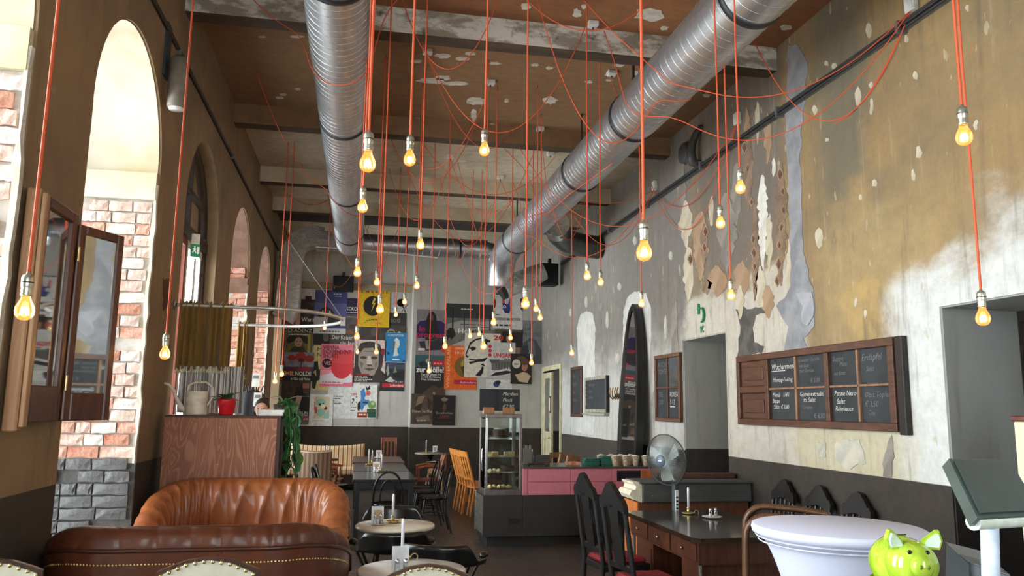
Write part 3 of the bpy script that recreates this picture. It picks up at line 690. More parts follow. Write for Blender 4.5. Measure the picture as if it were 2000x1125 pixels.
# extra plain cords seen among the bulbs on the far side
# ceiling junction boxes and the cords draped from them
MBOX = M((206, 204, 198), .5)
HK1, HK2, HK0 = U(1438, 243, X=XR - .04), U(1277, 372, X=XR - .04), U(1777, 22, X=XR - .04)
JB = [(958, 165, 'junction box on the brown ceiling above the centre bulb'), (1195, 147, 'junction box on the brown ceiling left of right duct'), (1055, 255, 'junction box on brown ceiling near the second beam'),
      (880, 309, 'junction box on the pale ceiling behind the second beam'), (977, 349, 'junction box on pale ceiling left of the right duct'), (1158, 52, 'junction box on the whitewashed first beam'), (1075, 303, 'junction box on pale ceiling touching the right duct'), (835, 105, 'junction box on the brown ceiling just behind first beam')]
for x, y, lab in JB:
    t = thing('junction_box', 'small white ' + lab, 'junction box', U(x, y, Z=ZC - .05), 0, 'ceiling junction boxes')
    MB().cbox(-.05, .05, -.04, .04, 0, .05, .006).build('box', MBOX, t); MB().cbox(-.042, .042, -.032, .032, -.008, 0, .003).build('lid', MBOX, t); MB().lathe([(0, -.03), (.008, -.03), (.01, 0)], n=10).build('cable_gland', MBAND, t)
for h, lab in ((HK0, 'small white junction box at the top of the right wall trunking'), (HK1, 'small white junction box on right wall beside the vent pipe'), (HK2, 'small white junction box on the far right wall trunking')):
    t = thing('junction_box', lab, 'junction box', (XR, h.y, h.z + .06), 0, 'wall junction boxes')
    MB().cbox(-.05, 0, -.05, .05, -.06, .08, .006).build('box', MBOX, t); MB().cbox(-.056, -.05, -.042, .042, -.052, .07, .002).build('lid', MBOX, t)
def cpt(q):
    if isinstance(q, Vector): return q
    return U(q[0], q[1], Z=ZC - .03)
DR = [((470, -30), (800, -25), 73), ((783, -10), (980, -20), 135), ((808, 40), (1144, 50), 259), ((1012, -18), (1292, -22), 60), ((1047, -10), (1345, -10), 282), ((1130, -12), HK0, 192), ((1180, 60), HK0, 276),
      ((1443, 10), HK0, 236), ((1490, 130), HK0, 246), ((1745, -12), (2095, -12), 47), (HK1, HK2, 405), (HK1, HK2, 449), ((985, 290), HK2, 398), ((1190, 147), HK2, 330), ((1000, 262), HK1, 442), ((757, 255), (930, 240), 356), ((828, 283), (1085, 305), 380),
      ((793, 330), (1003, 385), 470), ((893, 312), (1024, 440), 519), ((503, 148), (714, 320), 368), ((560, 375), (700, 330), 400), ((1055, 258), (1158, 300), 470), ((880, 312), (760, 330), 430), ((977, 352), (860, 350), 480), ((835, 108), (1000, 255), 290),
      ((958, 168), (800, 300), 330), ((880, 312), (1055, 262), 420), ((1195, 150), (1000, 352), 420), ((977, 352), HK2, 505), ((1075, 306), HK2, 480), ((640, 380), (790, 410), 540), ((700, 410), (960, 400), 560), ((870, 420), (1060, 380), 575), ((610, 430), (720, 440), 560)]
CORDS = ['between left wall side and the big duct, nearest the camera', 'in front of first beam beside the left duct', 'from first beam sagging over the brown ceiling to the beam box', 'nearest the camera at the top centre', 'crossing in front of the right duct', 'long, from top centre to the right wall corner box', 'from the beam box across the right duct to right wall corner', 'short, hanging under the right wall corner box, upper', 'short, hanging under the right wall corner box, lower', 'at the upper right corner nearest the camera', 'along the right wall between both trunking boxes, shallow', 'along the right wall between both trunking boxes, deep', 'from the pale ceiling to the far trunking box', 'from the ceiling box left of right duct to the far trunking box', 'from the brown ceiling across the right duct to trunking box', 'left of the centre bulb over the pale second bay', 'from second beam toward the right duct over pale bay', 'over the crosswise duct, wide and low', 'hanging low before the far end of the right duct', 'left of the big duct, long', 'left of the big duct, small and far', 'beside the right duct below the second beam box', 'over the pale bay left of centre, short', 'over the far pale bay, narrow', 'from behind first beam toward the second beam', 'from the box above the centre bulb toward the left duct', 'from the pale bay box to the second beam box', 'from box left of right duct down to the far pale bay', 'from the far pale bay box to the far trunking box', 'touching the right duct end to far trunking box', 'low before the yellow poster, left', 'low and wide before the corner of poster walls', 'low before the right poster wall', 'small, before the dark speaker on poster wall']
for (a, b, yl), lab in zip(DR, CORDS):
    A, B = cpt(a), cpt(b); lo, hi = 0., 3.2
    for _ in range(30):
        s = (lo + hi) / 2; mid = (A + B) / 2 - Vector((0, 0, s)); best = -1e9
        for q in range(1, 24):
            tt = q / 24; P = A + (B - A) * tt - Vector((0, 0, 4 * s * tt * (1 - tt)))
            best = max(best, PX(P)[1])
        if best < yl: lo = s
        else: hi = s
    pts = [A + (B - A) * (q / 48) - Vector((0, 0, 4 * s * (q / 48) * (1 - q / 48))) for q in range(49)]
    for xd, zd, ye in ((-.27, 4.7, 14.6), (2.62, 4.62, 14.3)):          # a cord that meets a duct is led round below it
        if not any((p.x - xd) ** 2 + (p.z - zd) ** 2 < .27 ** 2 and p.y < ye for p in pts): continue
        for _ in range(12):
            if True:
                for p in pts:
                    if abs(p.x - xd) < .272 and p.y < ye: p.z = min(p.z, zd - math.sqrt(max(0, .272 ** 2 - (p.x - xd) ** 2)) - .002)
                if _ < 11: pts = [pts[0]] + [(pts[i - 1] + pts[i] * 2 + pts[i + 1]) / 4 for i in range(1, 48)] + [pts[48]]
    c = (A + B) / 2
    o = MB().tube([q - c for q in pts], .0046, 6).build('draped_cord', MCORD, None, c)
    tag(o, 'looped orange cord ' + lab, 'cord', 'orange cords looped between ceiling boxes')

# ================================================================ posters
INK = {}
def ink(c): return M(c, .65, var=.06, scale=30)
def E_(cx, cy, rx, ry, n=22, a0=0, a1=2 * PI): return [(cx + rx * math.cos(a0 + (a1 - a0) * i / n), cy + ry * math.sin(a0 + (a1 - a0) * i / n)) for i in range(n if a1 - a0 > 6.2 else n + 1)]
def R_(x0, y0, x1, y1): return [(x0, y0), (x1, y0), (x1, y1), (x0, y1)]
LAY = [0]
def poster(label, rect, Y, bg, art=(), txt=(), bg2=None, name='poster', cat='poster', lay=None):
    LAY[0] += 1; off = .004 + .0032 * (LAY[0] % 9 if lay is None else lay)
    x0, y0, x1, y1 = rect; cx, cy = (x0 + x1) / 2, (y0 + y1) / 2
    L, Rr, T, B = U(x0, cy, Y=Y), U(x1, cy, Y=Y), U(cx, y0, Y=Y), U(cx, y1, Y=Y); W, H = Rr.x - L.x, T.z - B.z
    mats = [bg if not isinstance(bg, (tuple, str)) else M(bg, .6, c2=bg2, scale=4 / W if bg2 else 14)]
    root = MB().box(0, W, 0, .0015, -H, 0).build(name, mats[0], None, (L.x, Y - off, T.z)); tag(root, label, cat, 'posters on the back wall' if cat == 'poster' else None)
    if art:
        m = MB(); cols = []; k = 0
        for c, poly in art:
            key = c if not isinstance(c, list) else tuple(c)
            if key not in cols: cols.append(key)
            k += 1; m.flat([(p[0] * W, -p[1] * H) for p in poly], (0, -.0003 - .0001 * k, 0), (1, 0, 0), (0, 0, 1), cols.index(key))
        # polygons listed clockwise in poster space face the room either way; keep them double sided
        m.build('printed_picture', [ink(c) if len(c) == 3 else M(c[:3], .6, c2=c[3:], scale=9) for c in cols], root)
    k = 0
    for q in txt:
        s, u, v, h, c = q[:5]; wd = q[5] if len(q) > 5 else None; vert = len(q) > 6 and q[6] == 'v'; bold = q[7] if len(q) > 7 else .012; sh = q[8] if len(q) > 8 else 0
        o = (u * W, -.0024, -v * H)
        if s[0] == '~':                                    # print too small to read: rows of word-like dashes
            m = MB(); rn = random.Random(s); x = 0; tw = (wd or .3) * W; hh = h * H * .55
            while x < tw:
                l = min(rn.uniform(1.2, 4) * hh, tw - x); m.flat(R_(x, 0, x + l, hh), o, (1, 0, 0), (0, 0, 1)); x += l + hh * .6
            m.build('fine_print', ink(c), root); continue
        if vert: text(s, o, (0, 0, 1), (-1, 0, 0), h * W, ink(c), root, wd * H if wd else None, bold=bold)
        else: text(s, o, (1, 0, 0), (0, 0, 1), h * H, ink(c), root, wd * W if wd else None, bold=bold, shear=sh)
    return root
WH, BK, RD = (232, 230, 224), (20, 18, 18), (196, 38, 34)
Y1, Y2 = YBL, YBR
poster('small white sheet with dark red foot beside the foil duct', (596, 565, 617, 603), Y1, (206, 202, 196), [((84, 26, 30), R_(0, .35, .6, .98)), ((40, 20, 24), R_(.1, .4, .5, .6))], lay=0)
poster('pink edged poster with dark red block left of the Wanted poster', (553, 604, 592, 646), Y1, (214, 172, 152), [((112, 30, 34), R_(.12, .12, .62, .78)), ((60, 20, 24), [(.12, .3), (.35, .16), (.62, .12), (.62, .4), (.3, .5)]), ((150, 60, 56), R_(.16, .6, .6, .7))], lay=1)
poster('dark brown poster with white serif word Wanted', (587, 585, 624, 645), Y1, (46, 32, 26), [((74, 56, 44), E_(.35, .45, .2, .14)), ((120, 90, 60), E_(.3, .36, .1, .07)), ((70, 66, 62), [(.4, .12), (.7, .08), (.8, .16), (.6, .24)]), ((28, 20, 18), R_(0, .82, 1, 1))], [('Wanted', .06, .72, .2, WH, .98), ('~Das Plakat', .1, .93, .06, (150, 140, 130), .6)], lay=2)
poster('violet blue poster with domed building below a dusk sky', (614, 567, 677, 652), Y1, (72, 74, 128), [((96, 98, 150), R_(0, .3, 1, .62)), ((52, 46, 44), [(.1, .62), (.12, .5), (.2, .44), (.36, .38), (.52, .44), (.6, .5), (.64, .62)]), (WH, [(.2, .56), (.26, .46), (.32, .56), (.29, .56), (.26, .51), (.23, .56)]), (WH, [(.42, .56), (.48, .46), (.54, .56), (.51, .56), (.48, .51), (.45, .56)]), ((190, 188, 186), R_(0, .62, .42, .92)), ((58, 58, 54), R_(.42, .6, .96, .82)), ((206, 204, 200), R_(0, .88, 1, 1)), ((112, 90, 60), R_(.28, .46, .44, .49))], [('~Die Kuppel', .58, .1, .05, (200, 200, 214), .24), ('~im Park', .62, .15, .04, (150, 150, 180), .2), ('~Wiener Ansichten', .2, .96, .05, (90, 88, 86), .6)], lay=3)
poster('grey brown poster under the violet KOKOSCHKA sheet', (671, 611, 704, 645), Y1, (96, 88, 88), [((120, 108, 100), R_(.05, .2, .9, .3)), ((80, 60, 50), E_(.6, .8, .3, .15))], [('~WIEN', .1, .25, .1, (150, 144, 140), .4)], bg2=(80, 74, 76), lay=1)
poster('dark violet poster with white word KOKOSCHKA', (672, 583, 712, 614), Y1, (44, 34, 66), [((70, 60, 100), R_(.1, .16, .4, .2))], [('KOKOSCHKA', .1, .76, .3, WH, 1.15, '', .03), ('~Das Ich im Brennpunkt', .08, .92, .1, (190, 186, 200), .8)], lay=2)
poster('wide dark grey poster titled Der Kaiser und die Jagd', (612, 639, 706, 678), Y1, (70, 64, 60), [((38, 36, 38), R_(0, .12, .34, .9)), ((96, 94, 92), E_(.26, .5, .06, .24)), ((130, 86, 60), [(.6, .2), (.76, .12), (.9, .3), (.72, .36)])], [('Der Kaiser und', .38, .6, .28, WH, .6, '', .0), ('die Jagd', .55, .88, .28, WH, .34, '', .0)], bg2=(92, 84, 78), lay=0)
poster('brown gold portrait poster headed DEKADENZ', (552, 642, 611, 690), Y1, (96, 84, 52), [((18, 16, 14), R_(0, 0, 1, .16)), ((40, 30, 24), [(.1, .5), (.2, .3), (.5, .24), (.8, .32), (.92, .52), (.8, .62), (.66, .5), (.4, .5), (.2, .62)]), ((176, 146, 122), E_(.53, .55, .13, .2)), ((58, 40, 32), E_(.47, .52, .03, .02)), ((58, 40, 32), E_(.59, .52, .03, .02)), ((120, 60, 50), E_(.53, .66, .05, .02)), ((64, 56, 36), [(.2, 1), (.36, .74), (.7, .74), (.86, 1)]), ((168, 152, 70), R_(.84, .2, .92, 1))], [('DEKADENZ', .02, .14, .2, WH, .92, '', .0), ('~Positionen des Symbolismus', .2, .26, .07, WH, .65)], bg2=(120, 106, 60), lay=4)
poster('pale yellow poster with black torn figure and letters MIC', (611, 674, 642, 762), Y1, (214, 196, 128), [((24, 22, 20), [(0, .38), (.3, .36), (.38, .55), (.6, .5), (.55, .75), (.3, .8), (.2, .98), (0, .95)]), ((196, 180, 110), [(.05, .6), (.2, .55), (.25, .7)]), ((24, 22, 20), [(.5, .3), (.7, .36), (.6, .44)])], [('MIC', .2, .14, .13, (40, 34, 28), .7, '', .0), ('NE', .2, .26, .13, (40, 34, 28), .5, '', .0)], lay=1)
poster('poster with red poppies titled EMIL NOLDE', (550, 688, 613, 745), Y1, (112, 112, 124), [((60, 62, 88), R_(0, .5, 1, .7)), ((30, 26, 30), R_(0, .7, 1, 1)), ((172, 40, 32), E_(.58, .16, .17, .16)), ((156, 34, 28), E_(.3, .2, .13, .1)), ((150, 32, 28), E_(.85, .22, .15, .12)), ((92, 20, 20), E_(.6, .27, .1, .07)), ((150, 40, 36), E_(.7, .58, .22, .09)), ((110, 30, 28), E_(.3, .62, .16, .1)), ((44, 50, 44), [(.6, .3), (.63, .3), (.6, .56), (.57, .56)]), ((150, 42, 36), E_(.06, .42, .06, .1))], [('EMIL', .02, .8, .2, (226, 160, 130), .38, '', .03), ('NOLDE', .43, .8, .2, WH, .5, '', .03), ('in Glut und Farbe', .3, .95, .12, WH, .6, '', .02)], bg2=(150, 150, 160), lay=6)
poster('dark poster of a person in black hat titled WIEN-BERLIN', (546, 743, 605, 829), Y1, (50, 36, 30), [((24, 22, 24), [(.52, .14), (.74, .12), (.78, .3), (.9, .32), (.9, .36), (.5, .36)]), ((196, 160, 140), [(.56, .34), (.74, .36), (.72, .46), (.66, .56), (.58, .6), (.52, .7), (.46, .66), (.52, .5)]), ((22, 20, 22), [(.74, .36), (.95, .36), (1, .5), (1, .86), (.4, .86), (.5, .7), (.64, .62)]), ((210, 206, 200), [(.56, .62), (.64, .56), (.64, .68), (.58, .7)]), ((176, 28, 40), R_(.28, .82, .98, .91)), ((94, 94, 98), R_(.28, .92, .98, 1)), ((150, 96, 70), R_(.74, .06, .96, .18))], [('WIEN-BERLIN', .12, .77, .1, (220, 216, 210), .84), ('METROPOLEN', .5, .81, .045, WH, .45), ('belvedere', .5, .9, .09, WH, .46, '', .0), ('~KUNST', .5, .68, .04, (170, 160, 150), .2)], bg2=(78, 54, 40), lay=5)
poster('white wall sheet with small grey printing and OPER heading', (640, 742, 702, 817), Y1, (222, 222, 218), [((40, 36, 36), R_(.72, .32, .725, .78)), ((60, 56, 54), E_(.8, .5, .03, .03)), ((60, 56, 54), E_(.92, .44, .04, .02)), ((60, 56, 54), [(.76, .6), (.84, .5), (.85, .52), (.77, .63)]), ((80, 40, 40), E_(.92, .58, .03, .02))], [('~Ein Gruss an', .1, .44, .04, (90, 90, 94), .4), ('~den Herrn', .1, .5, .04, (90, 90, 94), .3), ('~und', .1, .56, .04, (90, 90, 94), .12), ('~den Garten', .1, .62, .04, (90, 90, 94), .34), ('OPER', .74, .4, .08, RD, .24, '', .03), ('~Volksoper', .74, .72, .03, RD, .2), ('~Wien', .74, .8, .03, BK, .14)], lay=0)
poster('white framed print with mint green shapes on cream', (602, 770, 650, 832), Y1, (232, 232, 230), [((224, 206, 168), R_(.24, .08, .86, .76)), ((150, 200, 186), E_(.5, .26, .2, .12)), ((150, 200, 186), E_(.5, .58, .18, .12)), ((160, 206, 194), [(.62, .76), (.7, .6), (.86, .5), (.86, .76)]), ((60, 44, 40), E_(.46, .32, .05, .04)), ((60, 44, 40), E_(.6, .3, .03, .03)), ((110, 60, 46), E_(.7, .44, .07, .06)), ((196, 60, 60), R_(.24, .1, .27, .5)), ((206, 90, 50), R_(.27, .4, .36, .6)), ((236, 226, 196), E_(.6, .38, .09, .07))], [('~Kunstdruck', .2, .84, .03, (140, 140, 140), .4)], lay=4)
poster('pink poster with big red sun titled VIENNA INDEPENDENT SHORTS', (626, 672, 689, 755), Y1, (224, 120, 136), [((232, 150, 158), R_(0, .62, .7, .9)), ((222, 214, 216), [(0, .76), (.35, .68), (.7, .78), (1, .68), (1, .9), (0, .94)]), ((212, 54, 62), E_(.66, .5, .34, .32)), ((216, 70, 78), R_(.36, .16, 1, .46)), ((214, 60, 66), [(.98, .2), (1, .2), (1, .72), (.96, .74)]), ((40, 22, 24), E_(.2, .46, .15, .11)), ((228, 204, 206), R_(.03, .86, .72, .94))], [('VIENNA', .06, .13, .13, (74, 20, 30), .5), ('INDEPENDENT', .06, .23, .13, (74, 20, 30), .86), ('SHORTS', .06, .33, .13, (74, 20, 30), .48), ('VIS', .1, .5, .13, (224, 150, 158), .22), ('~28. Mai bis 2. Juni', .08, .915, .05, (190, 120, 130), .55)], lay=7)
poster('narrow coral strip poster beside the big face poster', (686, 690, 702, 748), Y1, (226, 150, 128), [((40, 30, 30), R_(.2, .35, .5, .4)), ((40, 30, 30), R_(.2, .5, .6, .55)), ((60, 36, 34), R_(.25, .66, .5, .7)), ((190, 60, 60), R_(.2, .82, .5, 1))], lay=3)
poster('grey white blank sheet right of the yellow poster', (758, 564, 796, 612), Y1, (178, 176, 170), lay=0)
poster('dark poster with grey word tod', (756, 611, 794, 642), Y1, (46, 42, 38), [((70, 66, 60), R_(0, .8, 1, .86))], [('tod', .16, .62, .5, (120, 116, 108), .5, '', .0)], lay=1)
poster('dark photo poster with striped animal below the yellow poster', (704, 637, 794, 668), Y1, (52, 46, 42), [((150, 140, 124), E_(.66, .5, .1, .34)), ((40, 34, 30), R_(.6, .3, .72, .36)), ((40, 34, 30), R_(.6, .5, .72, .56)), ((190, 184, 170), E_(.84, .6, .06, .3)), ((90, 80, 74), E_(.3, .4, .08, .26))], bg2=(74, 66, 60), lay=2)
poster('grey portrait poster of a large stern face with white caption', (691, 664, 753, 747), Y1, (206, 186, 178), [((58, 50, 46), [(.02, .62), (.04, .3), (.2, .08), (.5, .02), (.8, .1), (.94, .34), (.9, .62), (.86, .7), (1, .8), (1, 1), (0, 1), (0, .72)]), ((150, 136, 126), [(.14, .6), (.14, .36), (.3, .2), (.6, .18), (.78, .34), (.78, .62), (.66, .82), (.46, .88), (.26, .8)]), ((70, 60, 54), E_(.3, .42, .1, .035)), ((70, 60, 54), E_(.64, .42, .1, .035)), ((196, 180, 166), [(.44, .38), (.52, .38), (.58, .58), (.4, .58)]), ((74, 60, 54), [(.4, .58), (.6, .58), (.54, .62), (.46, .62)]), ((88, 66, 60), [(.32, .68), (.5, .66), (.68, .68), (.5, .73)]), ((112, 98, 90), [(.18, .5), (.3, .56), (.26, .7)]), ((112, 98, 90), [(.74, .5), (.66, .56), (.7, .7)]), ((104, 90, 82), R_(.3, .26, .62, .28)), ((30, 26, 26), R_(0, .84, .6, 1)), ((140, 30, 30), R_(.1, .8, .5, .84)), ((140, 40, 34), R_(.86, .2, .96, .34))], [('FOTOGRAFIEN', .04, .9, .05, WH, .42, '', .02), ('~Das Wiener Künstlerhaus', .04, .94, .04, WH, .56), ('~bis Oktober', .04, .98, .04, WH, .4), ('DAS', .4, .04, .05, WH, .16)], lay=5)
poster('yellow poster with lightning bolt in a black circle', (699, 557, 761, 639), Y1, (222, 178, 24), [((30, 26, 22), E_(.47, .5, .3, .235, 32)), ((228, 190, 60), [(.5, .3), (.43, .46), (.49, .45), (.42, .64), (.56, .42), (.49, .43), (.56, .33)]), ((60, 48, 20), R_(.3, .74, .6, .745)), ((60, 48, 20), R_(.26, .84, .66, .848)), ((60, 48, 20), R_(.2, .9, .74, .908))], [('N  A  C  H  T', .2, .1, .08, (120, 70, 20), .6, '', .03), ('E M E R G E', .08, .19, .08, (120, 70, 20), .86, '', .03), ('2', .46, .26, .06, (120, 70, 20)), ('~FILM THEATER', .36, .83, .04, (60, 48, 20), .3)], lay=6)
poster('blue poster of a sculpted head titled KUNSTSTÜCK', (752, 650, 793, 708), Y1, (36, 122, 176), [((196, 206, 196), [(.42, .72), (.46, .5), (.36, .42), (.4, .26), (.54, .16), (.68, .26), (.7, .42), (.64, .5), (.58, .52), (.6, .66), (.68, .76), (.4, .8)]), ((90, 100, 104), [(.3, .56), (.36, .42), (.4, .26), (.48, .3), (.46, .5), (.4, .6)]), ((24, 60, 92), E_(.16, .7, .07, .05)), ((220, 226, 224), R_(.36, .88, .7, .92)), ((230, 236, 236), R_(0, .985, 1, 1)), ((24, 40, 80), R_(.84, .93, .97, .97))], [('KUNSTSTÜCK', .12, .12, .1, (200, 220, 224), .74)], lay=5)
poster('dark landscape poster with red belvedere band', (742, 706, 790, 764), Y1, (40, 42, 46), [((60, 66, 84), R_(.2, 0, 1, .25)), ((150, 148, 140), [(.24, .3), (.32, .1), (.38, .4), (.3, .52)]), ((120, 118, 112), [(.52, .4), (.62, .14), (.7, .44)]), ((196, 196, 188), [(.2, .66), (.44, .5), (.52, .6), (.66, .66), (.4, .7)]), ((24, 26, 26), [(.5, .4), (1, .3), (1, .62), (.6, .56)]), ((186, 28, 40), R_(.1, .74, 1, .87))], [('belvedere', .42, .85, .13, WH, .54, '', .0), ('15. 3.–17. 6. 2012', .46, .71, .06, WH, .46)], lay=2)
poster('white poster with blue clad tumbling figure and green cabbage', (697, 751, 736, 817), Y1, (224, 222, 218), [((70, 130, 190), [(.14, .72), (.2, .4), (.16, .2), (.34, .1), (.42, .3), (.6, .46), (.7, .56), (.4, .62), (.3, .78)]), ((40, 26, 28), [(.4, .04), (.5, .1), (.62, .02), (.66, .14), (.46, .18)]), ((206, 120, 104), E_(.54, .26, .14, .08)), ((190, 40, 40), E_(.54, .27, .06, .025)), ((212, 206, 200), E_(.5, .4, .12, .06)), ((34, 30, 34), [(.04, .56), (.16, .48), (.2, .7), (.12, .8), (.04, .74)]), ((60, 40, 40), R_(.3, .52, .54, .56)), ((112, 150, 84), E_(.76, .6, .2, .12)), ((180, 204, 150), E_(.8, .56, .09, .05)), ((56, 84, 52), R_(.52, .72, .98, .86)), ((24, 84, 70), R_(.56, .86, .98, .98)), ((176, 84, 44), R_(.04, .82, .54, .93)), ((120, 40, 28), R_(.04, .93, .54, .98))], [('~Seefest', .12, .91, .07, WH, .34)], lay=8)
# right part of the back wall
poster('grey violet poster of hooded figure with pink words In progress', (813, 605, 872, 695), Y2, (134, 124, 128), [((44, 36, 88), [(.02, .34), (.1, .26), (.4, .22), (.8, .24), (.96, .3), (.98, .6), (.02, .62)]), ((36, 30, 34), [(.34, .16), (.42, .05), (.54, .04), (.64, .12), (.66, .26), (.74, .5), (.72, .66), (.3, .66), (.3, .3)]), ((84, 72, 66), E_(.5, .18, .07, .07)), ((48, 60, 52), [(.6, .5), (.9, .56), (.96, .7), (.6, .7)]), ((50, 40, 56), [(.1, .7), (.96, .64), (.96, .86), (.2, .9)]), ((160, 150, 146), [(.3, .7), (.4, .66), (.44, .86), (.34, .86)]), ((222, 220, 218), R_(.08, .84, .3, .89)), ((200, 60, 70), R_(.84, .84, .98, .92))], [('In', .08, .47, .16, (196, 26, 84), .18, '', .02), ('progress', .0, .6, .16, (196, 26, 84), .97, '', .02)], lay=1)
poster('black and white winter forest poster with words Hof und', (871, 594, 967, 676), Y2, (96, 96, 90), [((48, 50, 48), R_(0, 0, 1, .34)), ((150, 148, 140), [(0, .5), (.3, .4), (.7, .42), (1, .38), (1, .6), (.6, .6), (.3, .7), (0, .66)]), ((170, 168, 160), [(.3, .9), (.5, .8), (.8, .84), (.98, 1), (.1, 1)]), ((26, 26, 26), R_(.12, .1, .15, .8)), ((26, 26, 26), R_(.36, .2, .38, .74)), ((26, 26, 26), R_(.88, .24, .91, .62)), ((24, 24, 24), [(0, .66), (.08, .58), (.16, .6), (.2, .74), (.12, .86), (.08, .8), (.02, .92)]), ((30, 30, 30), [(.46, .66), (.56, .64), (.58, .72), (.48, .76)]), ((30, 30, 28), [(.7, .62), (.8, .66), (.76, .8), (.66, .74)]), ((66, 64, 60), R_(.3, .48, .8, .5)), ((66, 64, 60), R_(.4, .54, .9, .56))], [('Hof', .24, .7, .16, WH, .26, '', .0), ('~Ein Winter in Wien', .3, .14, .05, (200, 198, 190), .24)], bg2=(116, 114, 106), lay=0)
poster('dark poster with white words zur Hölle!', (810, 694, 870, 773), Y2, (40, 34, 32), [((56, 92, 96), R_(0, 0, 1, .3)), ((30, 40, 44), [(.1, .2), (.3, .14), (.4, .26), (.2, .3)]), ((190, 170, 130), E_(.4, .14, .06, .05)), ((186, 34, 46), R_(.56, .12, 1, .26)), ((80, 60, 46), [(.3, .9), (.6, .74), (.8, .8), (1, .74), (1, 1), (.3, 1)]), ((150, 140, 126), E_(.64, .94, .04, .04))], [('zur Hölle!', .05, .42, .19, WH, .9, '', .03), ('Tage der offenen Tür', .2, .5, .07, WH, .66), ('13. und 20. Oktober', .2, .56, .07, WH, .64), ('Wien, Schillerplatz 3', .2, .62, .07, WH, .64), ('~nur bis', .6, .22, .07, (230, 150, 150), .3)], lay=2)
poster('orange poster with upright word WINTERPALAIS', (868, 675, 931, 761), Y2, (226, 98, 26), [((120, 92, 30), E_(.62, .48, .32, .24, 30)), ((168, 140, 60), E_(.62, .42, .12, .1)), ((70, 56, 24), [(.5, .5), (.7, .4), (.8, .6), (.6, .68)]), ((176, 32, 62), R_(.3, .78, 1, .88))], [('WINTERPALAIS', .17, .96, .15, (250, 190, 130), .92, 'v', .0), ('OPEN HOUSE', .3, .09, .07, (250, 206, 160), .64), ('18.-20. 10.', .3, .19, .07, (250, 206, 160), .6), ('belvedere', .5, .86, .08, (248, 180, 190), .48, '', .0)], lay=3)
poster('white poster headed GIORGIO MORODER with blue masks', (963, 573, 1021, 643), Y2, (204, 202, 198), [((40, 52, 120), [(.3, .14), (.36, .1), (.4, .3), (.5, .3), (.56, .1), (.62, .14), (.62, .42), (.54, .56), (.4, .56), (.32, .44)]), ((206, 60, 70), [(.3, .14), (.36, .1), (.38, .28), (.32, .3)]), ((206, 60, 70), [(.56, .1), (.62, .14), (.62, .5), (.56, .36)]), (WH, E_(.38, .38, .05, .045)), ((40, 40, 44), E_(.38, .38, .02, .02)), ((90, 30, 44), [(0, .12), (.08, .2), (.08, .4), (0, .5)]), ((40, 44, 90), [(.9, .14), (1, .1), (1, .5), (.92, .42)]), (WH, E_(.95, .37, .03, .03)), ((30, 30, 34), E_(.47, .53, .07, .03))], [('~SYNTHONIC MIX', .08, .05, .06, BK, .5), ('GIORGIO MORODER', .06, .76, .11, (36, 32, 40), .86), ('~Opel Halle', .1, .92, .09, (50, 46, 52), .5), ('~live', .1, .62, .05, (50, 46, 52), .12)], lay=1)
poster('brown portrait poster under the blue mask poster', (966, 642, 1021, 694), Y2, (100, 86, 66), [((36, 30, 28), R_(.26, .1, .98, .7)), ((170, 130, 104), E_(.5, .36, .09, .18)), ((60, 44, 36), E_(.5, .2, .1, .09)), ((150, 120, 96), R_(.5, .7, .9, .98))], bg2=(80, 68, 54), lay=0)
poster('cream poster with black line drawing of a profile head', (907, 651, 977, 737), Y2, (212, 202, 184), [((22, 20, 20), [(.08, .36), (.14, .22), (.3, .13), (.5, .1), (.72, .16), (.6, .16), (.46, .13), (.3, .17), (.18, .25), (.12, .37)]), ((22, 20, 20), [(.48, .13), (.72, .16), (.66, .3), (.58, .24), (.52, .27), (.5, .2)]), ((22, 20, 20), [(.14, .34), (.22, .31), (.32, .33), (.3, .38), (.2, .41)]), ((22, 20, 20), [(.08, .36), (.02, .5), (.04, .55), (.1, .57), (.12, .53), (.05, .51), (.11, .37)]), ((22, 20, 20), [(.12, .58), (.3, .6), (.5, .58), (.66, .54), (.56, .64), (.36, .66), (.16, .71), (.11, .66), (.3, .63), (.13, .61)]), ((22, 20, 20), [(.3, .97), (.44, .84), (.5, .74), (.54, .78), (.52, .9), (.44, .98)]), ((22, 20, 20), [(.44, .72), (.52, .68), (.58, .74), (.53, .74)])], [('20', .8, .14, .14, RD, .28, '', .03)], lay=5)
poster('grey white poster with red word UNGARN and concrete tower', (951, 669, 1006, 739), Y2, (196, 192, 188), [((196, 40, 40), E_(.1, .12, .06, .05)), ((196, 40, 40), E_(.1, .24, .06, .05)), ((196, 40, 40), E_(.1, .36, .06, .05)), ((110, 106, 102), R_(.16, .5, 1, .78)), ((84, 80, 78), [(.06, .48), (.46, .48), (.36, .58), (.14, .58)]), ((210, 206, 200), [(.1, .86), (.9, .66), (1, .68), (1, .78), (.2, .92)]), ((40, 38, 38), [(.3, .84), (.7, .78), (.98, .82), (.6, .9), (.1, .95)])] + [((80, 78, 76), R_(.3 + .1 * i, .54, .35 + .1 * i, .74)) for i in range(7)], [('UNGARN', .22, .42, .17, RD, .76, '', .03), ('~Ausstellung', .6, .48, .05, BK, .36)], lay=6)
poster('grey poster with slanted pale title PROMISES at wall end', (1019, 626, 1058, 711), Y2, (122, 122, 122), [((74, 76, 80), [(0, .55), (.4, .4), (.7, .44), (1, .7), (1, 1), (0, 1)]), ((104, 108, 114), [(.3, .5), (.6, .46), (.7, .8), (.4, .86)]), ((50, 50, 54), [(0, .6), (.3, .56), (.34, .9), (0, .95)])], [('THE', .02, .24, .1, (70, 80, 90), .4, '', .0, .2), ('PROMISES', .02, .36, .12, (70, 80, 90), .94, '', .0, .2)], lay=0)
